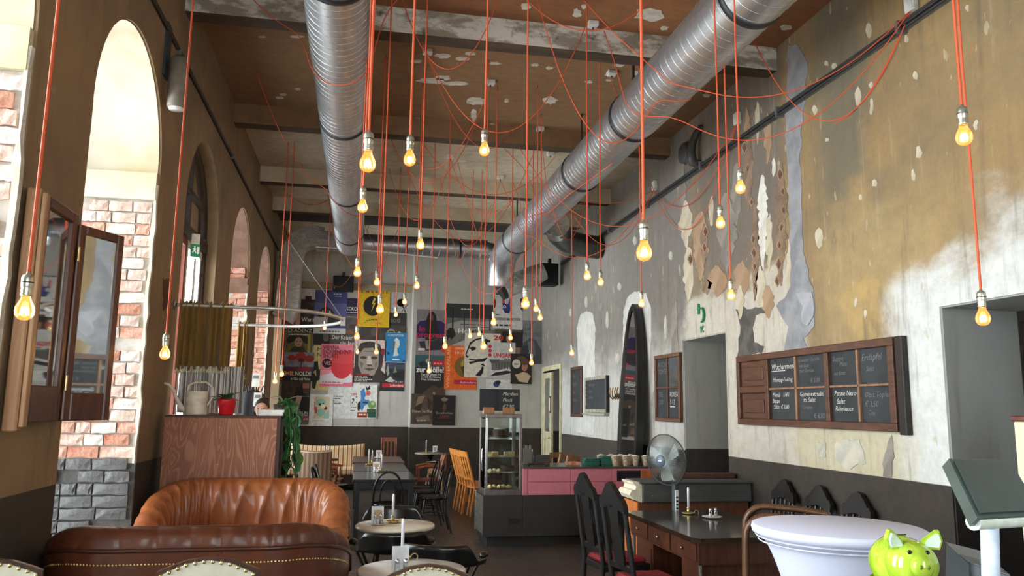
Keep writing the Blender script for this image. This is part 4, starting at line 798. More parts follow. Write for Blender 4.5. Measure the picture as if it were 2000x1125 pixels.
poster('small dark portrait poster with white round seal', (997, 691, 1038, 750), Y2, (40, 30, 24), [((206, 200, 186), E_(.27, .34, .2, .15, 24)), ((150, 144, 130), R_(.14, .33, .4, .345)), ((176, 120, 92), E_(.66, .42, .14, .16)), ((96, 62, 44), E_(.66, .26, .18, .12)), ((60, 40, 32), E_(.61, .4, .025, .012)), ((60, 40, 32), E_(.71, .4, .025, .012)), ((120, 60, 50), E_(.66, .5, .04, .012)), ((196, 172, 140), [(.2, .7), (.4, .66), (.6, .6), (.8, .64), (.96, .74), (.8, .96), (.4, .92)]), ((90, 76, 52), E_(.5, .14, .2, .06))], [('~SALE', .16, .37, .06, (90, 80, 70), .2)], lay=7)
poster('brown folded cloth poster low beside the step', (803, 769, 846, 828), Y2, (96, 78, 64), [((140, 120, 100), [(.3, .1), (.6, .06), (.5, .3), (.2, .4)]), ((56, 44, 38), [(.1, .5), (.5, .3), (.4, .6)]), ((120, 102, 86), [(.2, .8), (.8, .7), (.9, .9), (.3, .94)]), ((60, 46, 40), [(.7, .1), (.95, .3), (.8, .5)])], [('Haben Sie Mut', .04, .62, .12, (206, 196, 182), .9, '', .0), ('~Lesung', .28, .9, .06, (190, 180, 166), .4)], bg2=(70, 56, 48), lay=3)
poster('black poster with red brown lettering low on the right part', (845, 772, 889, 831), Y2, (28, 22, 20), [((120, 112, 100), [(.34, .12), (.5, .06), (.68, .12), (.6, .2), (.42, .2)]), ((90, 60, 46), E_(.52, .4, .08, .14)), ((110, 40, 32), R_(.2, .74, .8, .76)), ((96, 86, 76), R_(.1, .9, .9, .91))], [('Ein aufrechtes', .14, .62, .1, (196, 176, 150), .74, '', .0), ('Leben', .32, .72, .1, (170, 70, 56), .4, '', .0)], lay=4)
poster('small white sheet scraps above the cake cabinet boards', (949, 741, 1000, 760), Y2, (210, 208, 204), [((40, 60, 110), E_(.4, .5, .12, .3)), ((50, 30, 28), E_(.46, .3, .1, .2))], lay=1)
# clip lamp on the corner
a = U(783, 592, Y=YBL - .2)
t = thing('clip_lamp', 'black clip-on spot lamp with round head beside the grey sheet', 'lamp', a)
MB().lathe([(0, .02), (.06, .02), (.085, -.05), (.09, -.06)], n=20, ax=1).build('lamp_head', MBLK, t); MB().tube([(0, .02, 0), (.08, .06, -.12), (.12, .14, -.2)], .012, 8).build('arm', MBLK, t); MB().tube([(.02, .03, -.2), (.16, .03, -.02)], .01, 8).build('strut', M((150, 150, 150), .3, .9), t)

# ================================================================ left side: folding mirror, door, curtain, partition, sofas
MRED = wood((92, 50, 34), (66, 34, 24), .35, 4.)
MLWOOD = wood((176, 136, 100), (150, 108, 76), .45, 4.)
MMIR = M((226, 228, 226), .03, 1., var=.0)
t = thing('folding_mirror', 'dark wood framed folding mirror hanging on the left pier', 'mirror', (XL + .05, 4.13, 0))
z0, z1 = 1.62, 2.72
def framed(par, L, z0, z1, fw, dep, fm, gm, low=0., nm=''):
    """a framed panel in the local x (along), y (depth), z frame"""
    m = MB()
    m.cbox(0, fw, 0, dep, z0, z1, .006); m.cbox(L - fw, L, 0, dep, z0, z1, .006); m.cbox(fw, L - fw, 0, dep, z0, z0 + fw + low, .006); m.cbox(fw, L - fw, 0, dep, z1 - fw, z1, .006)
    m.box(fw * .8, L - fw * .8, dep * .6, dep * .9, z0 + fw, z1 - fw)
    a = m.build(nm + 'frame', fm, par); b = MB().box(fw, L - fw, dep * .3, dep * .5, z0 + fw + low, z1 - fw).build(nm + 'mirror_glass', gm, par)
    return a, b
# main panel lies along the wall (local x -> world y), facing the room
def turn(objs, ang, off):
    for o in objs:
        o.data.transform(Matrix.Translation(off) @ Matrix.Rotation(ang, 4, 'Z'))
A = framed(t, .46, z0 - .02, z1, .06, .05, MRED, MMIR, .12)
turn(A, PI / 2, Vector((.04, 0, 0)))
B = framed(t, .33, z0 - .02, z1 - .05, .05, .035, MRED, MMIR, .1, 'wing_')
turn(B, PI / 2 - math.radians(27), Vector((.05, .465, 0)))
MB().cbox(-.03, .035, -.06, -.005, z0 - .06, z1 + .01, .006).build('edge_strip', MLWOOD, t); MB().cbox(.036, .06, -.05, -.006, z0 - .04, z1 - .01, .004).build('edge_strip', MLWOOD, t)
for z in (1.8, 2.5): MB().tube([(.055, .46, z - .04), (.055, .46, z + .04)], .008, 8).build('hinge', MBRASS, t)

# entrance door in the second arch: fanlight, transom, glazed leaves
a, b = ARCH[3]; cy = (a + b) / 2; r = (b - a) / 2; XD = XL - .16
d = MB()
path = [(XD, cy - (r - .04) * math.cos(PI * q / 24), ZSPR + (r - .04) * math.sin(PI * q / 24)) for q in range(25)]
d.tube(path, .05, 4).box(XD - .05, XD + .05, a, a + .09, 0, ZSPR).box(XD - .05, XD + .05, b - .09, b, 0, ZSPR).box(XD - .06, XD + .06, a, b, 3.36, 3.48).box(XD - .03, XD + .03, a + .09, b - .09, 3.84, 3.88).box(XD - .03, XD + .03, cy - .02, cy + .02, 3.48, 4.34)
door = struct(d.build('door_2', wood((54, 36, 26), (38, 26, 19), .5)))
MDOORG = glass('door_glass', (.97, .98, .98), .05, .02, False)
MDARKG = glass('fanlight_glass', (.55, .58, .58), .28, .03)
MB().add([(XD, p[1], p[2]) for p in path] + [(XD, b - .09, 3.48), (XD, a + .09, 3.48)], [tuple(range(27))]).build('fanlight_pane', MDARKG, door)
for s, (p, q) in enumerate(((a + .09, cy), (cy, b - .09))):
    m = MB().box(XD - .02, XD + .02, p, p + .07, .02, 3.36).box(XD - .02, XD + .02, q - .07, q, .02, 3.36).box(XD - .025, XD + .025, p, q, .02, .5).box(XD - .025, XD + .025, p, q, 3.28, 3.36)
    lf = m.build('door_leaf', M((214, 210, 200), .5) if s else wood((120, 58, 44), (92, 44, 34), .5), door)
    MB().box(XD - .004, XD + .004, p + .07, q - .07, .5, 3.28).build('pane', MDOORG, lf)
struct(MB().box(XOUT, XD - .07, b - .03, b - .002, 0, ZSPR).build('trim_5', M((236, 236, 232), .8)))  # added white jamb panel, catches daylight so the doorway looks bright
t = thing('wall_box', 'small cream box seen through the entrance door glass', 'box', (XL - .42, 8.95, 2.75)); MB().cbox(-.06, .06, -.08, 0, -.16, .16, .01).build('housing', M((220, 210, 180), .6), t); MB().cbox(-.04, .04, -.086, -.08, -.12, .1, .004).build('cover', M((206, 196, 164), .6), t)
MB().box(-.02, .02, 0, .22, -.02, .02).build('arm', MBAND, t)
# exit sign on the transom
e = U(393, 492, X=XL + .1)
t = thing('exit_sign', 'green emergency exit sign with running figure above entrance door', 'exit sign', (XL - .11, 8.35, 3.30)); t.scale = (.62,) * 3
t.rotation_euler.z = math.radians(22)
MB().cbox(0, .14, -.035, .035, -.04, .2, .008).xf(Matrix.Translation((.0, 0, 0))).build('housing', M((226, 222, 210), .5), t)
sg = MB().box(.0, .15, -.052, -.046, -.19, .02); sg.box(0, .15, -.046, -.03, -.19, -.04)
sgo = sg.build('sign_plate', M((16, 120, 78), .4), t)
m = MB(); F = lambda P: m.flat(P, (.0, -.0535, -.19), (1, 0, 0), (0, 0, 1))
F(R_(.1, .05, .135, .17)); F(E_(.06, .165, .012, .012, 12)); F([(.045, .15), (.07, .15), (.075, .11), (.09, .06), (.08, .055), (.062, .095), (.05, .08), (.03, .06), (.024, .068), (.042, .09), (.045, .11)]); F([(.028, .13), (.045, .145), (.05, .138), (.034, .122)]); F([(.07, .148), (.09, .128), (.086, .12), (.068, .136)])
m.build('pictogram', M((236, 240, 236), .5), t)
# horseshoe curtain rail round the door
ZR = 2.565
def rail_pt(s):                                             # s 0..1 from near wall end round to far wall end
    L1, Rr = .70, .83; xs = XL + .03
    y0, y1 = 7.36, 9.02
    if s < .35: return Vector((xs + L1 * s / .35, y0, ZR))
    if s > .65: return Vector((xs + L1 * (1 - s) / .35, y1, ZR))
    q = (s - .35) / .3 * PI; return Vector((xs + L1 + .72 * math.sin(q), (y0 + y1) / 2 - Rr * math.cos(q), ZR))
t = thing('curtain_rail', 'horseshoe shaped grey curtain rail looping out around the entrance', 'curtain rail', (0, 0, 0))
MB().tube([rail_pt(i / 60) for i in range(61)], .017, 10).build('rail', M((206, 204, 196), .35, .7), t)
tip = rail_pt(.5)
MB().tube([tip + Vector((.01, 0, 0)), Vector((XL + .01, 14.1, 5.0))], .004, 6).build('stay_wire', M((170, 168, 160), .4, .8), t)
MB().box(tip.x - .02, tip.x + .03, tip.y - .03, tip.y + .03, ZR - .06, ZR + .03).build('wire_clamp', M((150, 150, 150), .4, .8), t)
for s in (0, 1): q = rail_pt(s); MB().lathe([(0, 0), (.05, 0), (.05, .012), (.02, .02)], (XL + .001, q.y, ZR), 18, ax=0).build('wall_flange', M((150, 148, 140), .4, .8), t)
g = G('mustard_velvet'); p = g.pos(); a_ = g.noise(g.scale(p, 14, 14, 1), 3, 4); MMUST = g.done(g.mix(g.mapr(a_, .3, .7), rgb((132, 98, 30)), rgb((108, 78, 22))), .9); g.b.inputs['Sheen Weight'].default_value = .3
def curtain(label, s0, s1, z0, z1, folds, amp, mat, name='curtain', rag_=.02, par=None):
    rn = random.Random(int(s0 * 100) + folds); ph = [rn.uniform(.6, 1.4) for _ in range(folds + 2)]
    def fn(u, v):
        p = rail_pt(s0 + (s1 - s0) * u); q = rail_pt(min(1, s0 + (s1 - s0) * u + .01)); d = (q - p); d = d.normalized() if d.length > 1e-6 else Vector((1, 0, 0)); nn = Vector((d.y, -d.x, 0))
        k = u * folds; f = (.62 * math.sin(2 * PI * k) * ph[int(k)] + .5 * math.sin(2 * PI * k * .43 + ph[0] * 6) + .25 * math.sin(2 * PI * k * 1.9 + v)) * amp * (.8 + .3 * v)
        zz = z1 + (z0 - z1) * v + (rn.uniform(-rag_, rag_) if v in (0, 1) else 0)
        return p + nn * f - Vector((0, 0, ZR - zz))
    o = MB().sheet(fn, folds * 8, 8).build(name, mat, par, solid=.004)
    return o
c = tag(curtain('', .01, .235, 2.0, 2.60, 9, .030, MMUST), 'mustard yellow pleated valance on the near side of the curtain rail', 'curtain')
o = curtain('', .012, .233, 1.97, 2.02, 60, .012, M((214, 206, 176), .9), 'fringe', .012, c)
c = tag(curtain('', .80, .86, 2.03, 2.60, 4, .03, MMUST), 'mustard yellow curtain bundle gathered on the far rail side', 'curtain')
o = curtain('', .80, .86, 1.98, 2.05, 18, .012, M((120, 92, 40), .9), 'fringe', .01, c)
g = G('striped_sheer'); p = g.pos(); x, y, z = g.sep(p); n1 = g.noise(g.scale(p, 60, 60, .05), 1., 2, .5); n2 = g.noise(g.scale(p, 170, 170, .05), 1., 2, .5)
cc = g.mix(g.mapr(n1, .4, .6), rgb((120, 116, 112)), rgb((236, 236, 236))); cc = g.mix(g.mapr(n2, .58, .62, 0, .8), cc, rgb((96, 74, 56))); g.set(g.b.inputs['Transmission Weight'], .0); g.done(cc, .8)
MSHEER = g.m
c = tag(curtain('', .03, .30, 1.62, 2.03, 30, .011, MSHEER, rag_=.0), 'pale grey striped sheer curtain hanging below the mustard valance', 'curtain')

# plywood partition with things on top
g = G('flamed_plywood'); p = g.pos(); n0 = g.noise(g.scale(p, 2.4, 1, .55), 2.0, 2., .55, .5); wv = g.math('SINE', g.math('MULTIPLY', g.math('ADD', n0, g.math('MULTIPLY', g.sep(p)[0], .35)), 120.)); fi = g.noise(g.scale(p, 9, 9, 1.2), 10, 3); big = g.noise(p, 1.6, 2)
k = g.math('ADD', g.mapr(wv, .1, 1, 0, .55), g.math('MULTIPLY', fi, .35))
g.bump(fi, .05, .003); MPLY = g.done(g.mix(k, g.mix(g.mapr(big, .35, .65), rgb((112, 64, 44)), rgb((138, 82, 56))), rgb((178, 122, 90))), .42)
PT = 1.605
t = thing('plywood_partition', 'dark flamed plywood partition cabinet behind the leather sofas', 'partition', (-1.565, 7.0, 0))
MB().cbox(0, .90, 0, .02, .02, PT - .02, .002).build('front_panel', MPLY, t); MB().cbox(.90, .93, 0, .26, 0, PT, .002).build('side_panel', M((58, 32, 24), .5), t); MB().cbox(0, .90, 0, .26, PT - .02, PT, .002).build('top_board', M((74, 44, 32), .5), t)
MB().box(0, .90, .24, .26, .02, PT - .02).build('back_panel', MPLY, t)
for x, z in ((.44, 1.5), (.44, 1.35), (.44, 1.2)): MB().lathe([(0, -.002), (.005, -.002), (.006, .001)], (x, 0, z), 10, ax=1).build('screw', M((200, 190, 170), .3, .9), t)
def onp(px, y=7.12): return U(px, 800, Y=y).x
t = thing('watering_can', 'cream metal watering can on the plywood partition', 'watering can', (onp(383), 7.12, PT))
MCAN = M((222, 214, 196), .4)
MB().lathe([(0, .002), (.088, 0), (.092, .01), (.088, .19), (.09, .2), (.084, .2), (.082, .18)], n=28).build('body', MCAN, t)
MB().tube([(-.08, 0, .03), (-.12, 0, .06), (-.16, 0, .13), (-.19, 0, .2), (-.23, 0, .25), (-.27, 0, .262)], [.026, .024, .018, .014, .011, .010], 12).build('spout', MCAN, t)
MB().tube([(.09, 0, .08), (.13, 0, .16), (.125, 0, .23), (.07, 0, .275), (-.02, 0, .275), (-.07, 0, .25), (-.08, 0, .195)], .009, 8).build('handle', MCAN, t)
t = thing('potted_violet', 'green leafy plant in a bright red pot on the partition', 'potted plant', (onp(442), 7.12, PT))
MB().lathe([(0, 0), (.055, 0), (.06, .01), (.078, .12), (.08, .14), (.074, .14), (.07, .11), (0, .11)], n=28).build('pot', M((206, 22, 34), .3), t)
MB().lathe([(0, .122), (.072, .12)], n=20).build('soil', M((48, 36, 28), .9), t)
MLEAF = M((62, 112, 60), .4, c2=(104, 148, 92), scale=8)
rn = random.Random(2)
def leaf(w, l, bend, n=6):
    m = MB()
    def fn(u, v):
        s = math.sin(PI * min(1, v * .98 + .02)) ** .6; x = (u - .5) * w * s; return (x, v * l, -bend * v * v * l + abs(u - .5) * w * .25)
    return m.sheet(fn, 4, n)
for q in range(14):
    m = leaf(rn.uniform(.05, .075), rn.uniform(.09, .13), rn.uniform(.2, .9)); a_ = q * 2.4; tilt = rn.uniform(.3, 1.0)
    m.xf(Matrix.Translation((0, 0, .125)) @ Matrix.Rotation(a_, 4, 'Z') @ Matrix.Rotation(tilt, 4, 'X')); m.build('leaf', MLEAF, t)
for q, (dx, c_, h) in enumerate(((0, (222, 226, 230), .03), (.01, (196, 206, 220), .02))):
    t = thing('book', ('thin white booklet at the bottom of the partition pile', 'pale blue booklet on top of the partition pile')[q], 'book', (onp(531) + dx, 7.12, PT + (.03 if q else 0)))
    MB().cbox(-.10, .10, -.075, .075, 0, h, .002).build('pages', M((236, 234, 228), .7), t); MB().box(-.102, .102, -.077, .077, h - .003, h).build('cover', M(c_, .5), t)
# trailing pothos at the partition end
c = U(556, 790, Y=7.14)
t = thing('trailing_plant', 'trailing green houseplant spilling down the partition end', 'plant', (onp(548, 7.14), 7.14, PT))
MB().lathe([(0, 0), (.05, 0), (.07, .1), (.065, .1), (0, .09)], n=20).build('pot', M((70, 60, 52), .5), t)
MDLEAF = M((36, 84, 44), .35, c2=(66, 120, 62), scale=9); rn = random.Random(11)
for s in range(7):
    ln = rn.uniform(.3, .62); x0 = rn.uniform(.03, .13); y0 = rn.uniform(-.1, .08)
    pts = [(.02, 0, .08), (x0 * .7, y0 * .6, .15), (x0 + .02, y0, .06), (x0 + .03 + rn.uniform(-.02, .03), y0, -ln * .5), (x0 + .02 + rn.uniform(-.03, .04), y0, -ln)]
    st = MB().tube(pts, .004, 5).build('stem', MDLEAF, t)
    for q in range(9):
        f = (q + 1) / 9; k = min(3, int(f * 4)); p0, p1 = Vector(pts[k]), Vector(pts[k + 1]); pp = p0 + (p1 - p0) * (f * 4 - k)
        m = leaf(rn.uniform(.05, .08), rn.uniform(.08, .12), .5); m.xf(Matrix.Translation(pp) @ Matrix.Rotation(rn.uniform(0, 6.3), 4, 'Z') @ Matrix.Rotation(rn.uniform(-1.3, .3), 4, 'X')); m.build('leaf', MDLEAF, st)
for q in range(5):
    m = leaf(.022, rn.uniform(.16, .24), .8, 8); m.xf(Matrix.Translation((.02, 0, .1)) @ Matrix.Rotation(q * 1.25 + .4, 4, 'Z') @ Matrix.Rotation(.9, 4, 'X')); m.build('blade_leaf', M((150, 160, 120), .4), t)

# leather tub sofas
def leather(a, b, pl):
    g = G('tan_leather'); p = g.pos(); n1 = g.noise(p, 5, 4); n2 = g.noise(p, 120, 3); g.bump(n2, .12, .003)
    return g.done(g.mix(g.mapr(n1, .3, .7), rgb(a), rgb(b)), g.mapr(n1, .3, .7, .26, .36))
MLEA, MLEB = leather((152, 88, 48), (130, 70, 38), 0), leather((96, 50, 30), (78, 40, 25), 0)
def tub_sofa(label, W, D, H, loc, rz, mat, mat2, pleat, seed):
    t = thing('leather_sofa', label, 'sofa', loc, rz); rn = random.Random(seed); R = .42
    def plan(u):                                            # back at y=0, arms reaching to +y
        L = [(-W / 2, D), (-W / 2, R)], [(W / 2, R), (W / 2, D)]
        arc = PI / 2 * R; seg = [D - R, arc, W - 2 * R, arc, D - R]; s = u * sum(seg)
        if s < seg[0]: return Vector((-W / 2, D - s, 0)), Vector((-1, 0, 0))
        s -= seg[0]
        if s < arc: a = s / R; n = Vector((-math.cos(a), -math.sin(a), 0)); return Vector((-W / 2 + R, R, 0)) + n * R, n
        s -= arc
        if s < seg[2]: return Vector((-W / 2 + R + s, 0, 0)), Vector((0, -1, 0))
        s -= seg[2]
        if s < arc: a = s / R; n = Vector((math.sin(a), -math.cos(a), 0)); return Vector((W / 2 - R, R, 0)) + n * R, n
        s -= arc; return Vector((W / 2, R + s, 0)), Vector((1, 0, 0))
    def hh(u):
        c, n = plan(u); f = max(0, min(1, (c.y - .05) / (D - .05))); return H - .30 * f ** 1.3
    prof = [(0, .1, 0), (.0, .3, 0), (.012, .55, 0), (.02, .72, 0), (.035, .86, .2), (.04, .92, .4), (.025, .97, .7), (-.02, 1.0, 1), (-.075, 1.0, 1), (-.13, .97, 1), (-.165, .90, 1), (-.175, .8, 1), (-.17, .62, .9), (-.16, .40, .5)]
    ks = [rn.uniform(.0, 6.3) for _ in range(6)]
    def fn(u, v):
        c, n = plan(u); i = v * (len(prof) - 1); k = min(len(prof) - 2, int(i)); f = i - k
        o = prof[k][0] + (prof[k + 1][0] - prof[k][0]) * f; z = prof[k][1] + (prof[k + 1][1] - prof[k][1]) * f; wv = prof[k][2] + (prof[k + 1][2] - prof[k][2]) * f
        s = u * 2.9; bend = .05 * math.sin(z * 6 + ks[0])
        r1 = abs(math.sin((s + bend) * 19 + ks[1] + 1.5 * math.sin(s * 3 + ks[2]))) ** .55; r2 = abs(math.sin((s - bend) * 31 + ks[3] + 2 * math.sin(s * 5 + z * 3)))
        o += wv * pleat * (.026 * (r1 - .6) + .010 * (r2 - .5))
        return c + n * o + Vector((0, 0, z * hh(u)))
    MB().sheet(fn, 260, 42).build('shell', mat, t)
    for s in (-1, 1):
        e = [fn(0 if s < 0 else 1, v / 42) for v in range(43)]; MB().add(e, [tuple(range(43)) if s > 0 else tuple(range(43))[::-1]]).build('arm_facing', mat, t)
    pip = [plan(i / 80)[0] + plan(i / 80)[1] * .042 + Vector((0, 0, .90 * hh(i / 80))) for i in range(81)]
    MB().tube(pip, .011, 8).build('piping', mat2, t)
    m = MB(); n_ = 150
    for i in range(n_ + 1):
        u = .02 + .96 * i / n_; c, n = plan(u); c = c + n * .03 + Vector((0, 0, .835 * hh(u))); m.ball(c, .0075, 6, 4)
    o = m.build('nailhead_trim', M((206, 176, 120), .3, .9), t); o['kind'] = 'stuff'
    def seatf(u, v): return ((u - .5) * (W - .36), .17 + v * (D - .12), .44 + .03 * math.sin(PI * u) * math.sin(PI * v) ** .5)
    MB().sheet(seatf, 20, 12).box(-(W - .36) / 2, (W - .36) / 2, .17, D + .05, .2, .44).build('seat_cushion', mat, t)
    MB().box(-W / 2 + .02, W / 2 - .02, .02, D, .08, .2).build('base', mat2, t)
    for x in (-W / 2 + .1, W / 2 - .1):
        for y in (.1, D - .08): MB().lathe([(0, 0), (.02, 0), (.03, .08)], (x, y, 0), 10).build('leg', MDKWOOD, t)
    return t
tub_sofa('tan leather tub sofa with pleated inner back facing the camera', 1.46, .74, 1.10, (-.80, 6.93, 0), PI, MLEA, MLEB, 1.0, 1)
tub_sofa('brown leather tub sofa with brass nails seen from behind', 1.53, .74, 1.07, (-.815, 4.42, 0), 0, MLEB, leather((72, 34, 22), (58, 28, 18), 0), .7, 2)
t = thing('booth_table', 'small wooden table between the two leather sofas', 'table', (-.78, 5.72, 0))
MB().cbox(-.5, .5, -.3, .3, .70, .73, .006).build('table_top', MDKWOOD, t); MB().lathe([(.22, 0), (.22, .02), (.04, .05), (.035, .7)], n=20).build('column', MBLK, t)
for q, (x, y) in enumerate(((-.66, 5.6), (-.52, 5.62))):
    t = thing('napkin', ('white folded napkin standing on booth table, left of two', 'white folded napkin standing on booth table, right of two')[q], 'napkin', (x, y, .73), .5 * q, 'folded napkins on the booth table')
    m = MB().add([(-.06, -.05, 0), (.06, -.05, 0), (.06, .05, 0), (-.06, .05, 0), (-.01, 0, .17), (.01, 0, .17)], [(0, 1, 5, 4), (1, 2, 5), (2, 3, 4, 5), (3, 0, 4), (3, 2, 1, 0)]); m.build('fold', M((240, 240, 238), .8), t); MB().box(-.05, .05, -.052, -.05, .002, .01).build('hem', M((226, 226, 226), .8), t)
# coat stand and person by the entrance
c = U(493, 760, Y=11.2)
t = thing('coat_stand', 'dark coat stand by the far left arch', 'coat stand', (c.x, 11.2, 0))
MB().tube([(0, 0, 0), (0, 0, 2.0)], .02, 10).build('pole', MBLK, t); MB().lathe([(.2, 0), (.2, .02), (.03, .05)], n=20).build('base', MBLK, t)
for q in range(6):
    a_ = q * PI / 3; MB().tube([(0, 0, 1.8), (.1 * math.cos(a_), .1 * math.sin(a_), 1.84), (.14 * math.cos(a_), .14 * math.sin(a_), 1.95)], .01, 6).build('hook', MBLK, t)
def cloth(par, prof, mat, nm, n=36, folds=9, amp=.1):
    def fn(u, v):
        i = v * (len(prof) - 1); k = min(len(prof) - 2, int(i)); f = i - k; r = prof[k][0] + (prof[k + 1][0] - prof[k][0]) * f; z = prof[k][1] + (prof[k + 1][1] - prof[k][1]) * f
        rr = r * (1 + amp * v * math.sin(2 * PI * u * folds)); return (rr * math.cos(2 * PI * u), rr * .62 * math.sin(2 * PI * u), z)
    return MB().sheet(fn, n * 2, 14, closed=True).build(nm, mat, par)
t = thing('coat', 'long dark coat hanging on the coat stand', 'coat', (c.x, 11.18, 0))
cloth(t, [(.05, 1.9), (.16, 1.84), (.2, 1.7), (.2, 1.3), (.22, .9)], M((30, 28, 32), .85, bump=.2), 'coat_body'); MB().tube([(.17, 0, 1.78), (.21, -.03, 1.5), (.2, -.05, 1.2)], [.05, .055, .05], 10).build('sleeve', M((30, 28, 32), .85, bump=.2), t)
# white notices hung by the coat stand
for q, (x, y) in enumerate(((500, 742), (503, 780))):
    p_ = U(x, y, Y=11.0); o = MB().box(-.05, .05, 0, .004, -.09, .09).build('paper_notice', M((226, 224, 216), .7), None, p_); tag(o, ('white paper notice on the coat, upper of two', 'white paper notice on the coat, lower of two')[q], 'paper'); MB().box(-.035, .035, -.002, 0, .02, .06).build('print', M((120, 120, 120), .7), o)
c = U(512, 792, Y=10.0)
def person():
    t = thing('person', 'person with dark hair standing behind the partition, only forehead showing', 'person', (c.x, 10.0, 0)); H = 1.76
    J = {'pel': (0, 0, .92), 'sp': (0, .0, 1.12), 'ch': (0, .0, 1.34), 'nk': (0, .01, 1.48), 'hd': (0, -.01, 1.56), 'sl': (-.18, 0, 1.40), 'el': (-.24, .02, 1.12), 'hl': (-.24, -.06, .88), 'sr': (.18, 0, 1.40), 'er': (.24, .02, 1.12), 'hr': (.24, -.06, .88),
         'pl': (-.1, 0, .88), 'kl': (-.11, -.02, .48), 'al': (-.11, .02, .08), 'tl': (-.12, -.16, .04), 'pr': (.1, 0, .88), 'kr': (.11, -.02, .48), 'ar': (.11, .02, .08), 'tr': (.12, -.16, .04)}
    rad = {'pel': .15, 'sp': .125, 'ch': .15, 'nk': .055, 'hd': .06, 'sl': .065, 'el': .045, 'hl': .03, 'sr': .065, 'er': .045, 'hr': .03, 'pl': .09, 'kl': .06, 'al': .042, 'tl': .04, 'pr': .09, 'kr': .06, 'ar': .042, 'tr': .04}
    E = [('pel', 'sp'), ('sp', 'ch'), ('ch', 'nk'), ('nk', 'hd'), ('ch', 'sl'), ('sl', 'el'), ('el', 'hl'), ('ch', 'sr'), ('sr', 'er'), ('er', 'hr'), ('pel', 'pl'), ('pl', 'kl'), ('kl', 'al'), ('al', 'tl'), ('pel', 'pr'), ('pr', 'kr'), ('kr', 'ar'), ('ar', 'tr')]
    ks = list(J)
    for s, hk in ((-1, 'hl'), (1, 'hr')):                    # five fingers on each hand
        hx, hy, hz = J[hk]
        for q in range(5):
            b, e = '%sb%d' % (hk, q), '%se%d' % (hk, q)
            J[b] = (hx + s * .005, hy - .03 + .017 * q, hz - (.07 if q else .03)); J[e] = (hx - s * .02, hy - (.05 if q == 0 else .035) + .018 * q, hz - (.15, .155, .15, .135, .08)[4 - q if q else 4]); rad[b] = .012; rad[e] = .008; E += [(hk, b), (b, e)]
    ks = list(J); me = bpy.data.meshes.new('body'); me.from_pydata([J[k] for k in ks], [(ks.index(a), ks.index(b)) for a, b in E], [])
    o = bpy.data.objects.new('body', me); col.objects.link(o); o.parent = t; me.materials.append(M((48, 50, 60), .8))
    md = o.modifiers.new('skin', 'SKIN'); sv = me.skin_vertices[0].data
    for i, k in enumerate(ks): sv[i].radius = (rad[k], rad[k] * (.72 if k in ('pel', 'sp', 'ch') else 1)); sv[i].use_root = k == 'pel'
    o.modifiers.new('sub', 'SUBSURF').levels = 2; o.modifiers['sub'].render_levels = 2
    MS = M((214, 168, 144), .5)
    h = MB().ball((0, -.01, 1.645), (.075, .095, .115), 20, 16); h.ball((0, -.108, 1.635), (.013, .018, .024), 8, 6); h.ball((-.077, 0, 1.64), (.012, .022, .032), 8, 6); h.ball((.077, 0, 1.64), (.012, .022, .032), 8, 6)
    hd = h.build('head', MS, t)
    for s in (-1, 1): MB().ball((s * .03, -.094, 1.655), (.012, .008, .007), 8, 6).build('eye', M((40, 30, 26), .3), hd)
    MB().ball((0, -.098, 1.588), (.024, .008, .007), 10, 6).build('mouth', M((170, 90, 84), .5), hd)
    hr = MB(); hr.sheet(lambda u, v: (.088 * math.sin(PI * v * .62) * math.cos(2 * PI * u), .01 + .105 * math.sin(PI * v * .62) * math.sin(2 * PI * u) + .012, 1.665 + .112 * math.cos(PI * v * .62) + (.05 * max(0, -math.sin(2 * PI * u)) * v)), 28, 14, closed=True)
    hr.build('hair', M((48, 34, 26), .6, scale=40, bump=.4), hd)
person()

# ================================================================ right wall: boards, signs, mirror, far door
MBOARD = M((34, 36, 38), .7, c2=(46, 50, 52), scale=3)
MCHALK = M((206, 206, 200), .9, var=.2, scale=60); MCHALKD = M((112, 114, 114), .9, var=.2, scale=60)
def onwall(x, y, off=0.): return U(x, y, X=XR - off)
# big menu board: a panelled door hung sideways, glazed with slate panes
A, B = onwall(1437, 708, .06), onwall(1752, 845, .06); ya, yb = A.y, B.y; W = ya - yb; H = .72; zb = (B.z + onwall(1440, 828, .06).z) / 2
t = thing('menu_board', 'wide wooden door hung sideways with eight chalked slate panes', 'chalkboard', (XR, ya, zb))
# local: x along the wall toward the camera (-Y), built directly in (depth, -u, v)
MDOORW = wood((94, 58, 38), (66, 40, 28), .45, 4., (1, .15, 1))
def bu(m, u0, u1, v0, v1, d0, d1, c=.005): m.cbox(-d1, -d0, -u1, -u0, v0, v1, c); return m
fr = MB(); f = .065
for (u0, u1, v0, v1) in ((0, W, 0, f), (0, W, H - f, H), (0, .06, f, H - f), (.60, .66, f, H - f), (W - .07, W, f, H - f), (1.63, 1.69, f, H - f), (.06, .60, H / 2 - .035, H / 2 + .035)):
    bu(fr, u0, u1, v0, v1, .004, .06)
fr.build('frame', MDOORW, t)
for v0, v1 in ((f, H / 2 - .035), (H / 2 + .035, H - f)):
    bu(MB(), .06, .60, v0, v1, .004, .03).build('door_panel', MDOORW, t); bu(MB(), .13, .53, v0 + .06, v1 - .06, .03, .042).build('raised_panel', MDOORW, t)
bu(MB(), W + .02, W + .10, -.02, H - .0, .0, .055).build('end_post', MDKWOOD, t)
us = [.66, 1.145, 1.63 + .06, (1.69 + W - .07) / 2, W - .07]
cols_ = [(.66, 1.13), (1.16, 1.63), (1.69, (1.69 + W - .07) / 2 - .012), ((1.69 + W - .07) / 2 + .012, W - .07)]
m = MB()
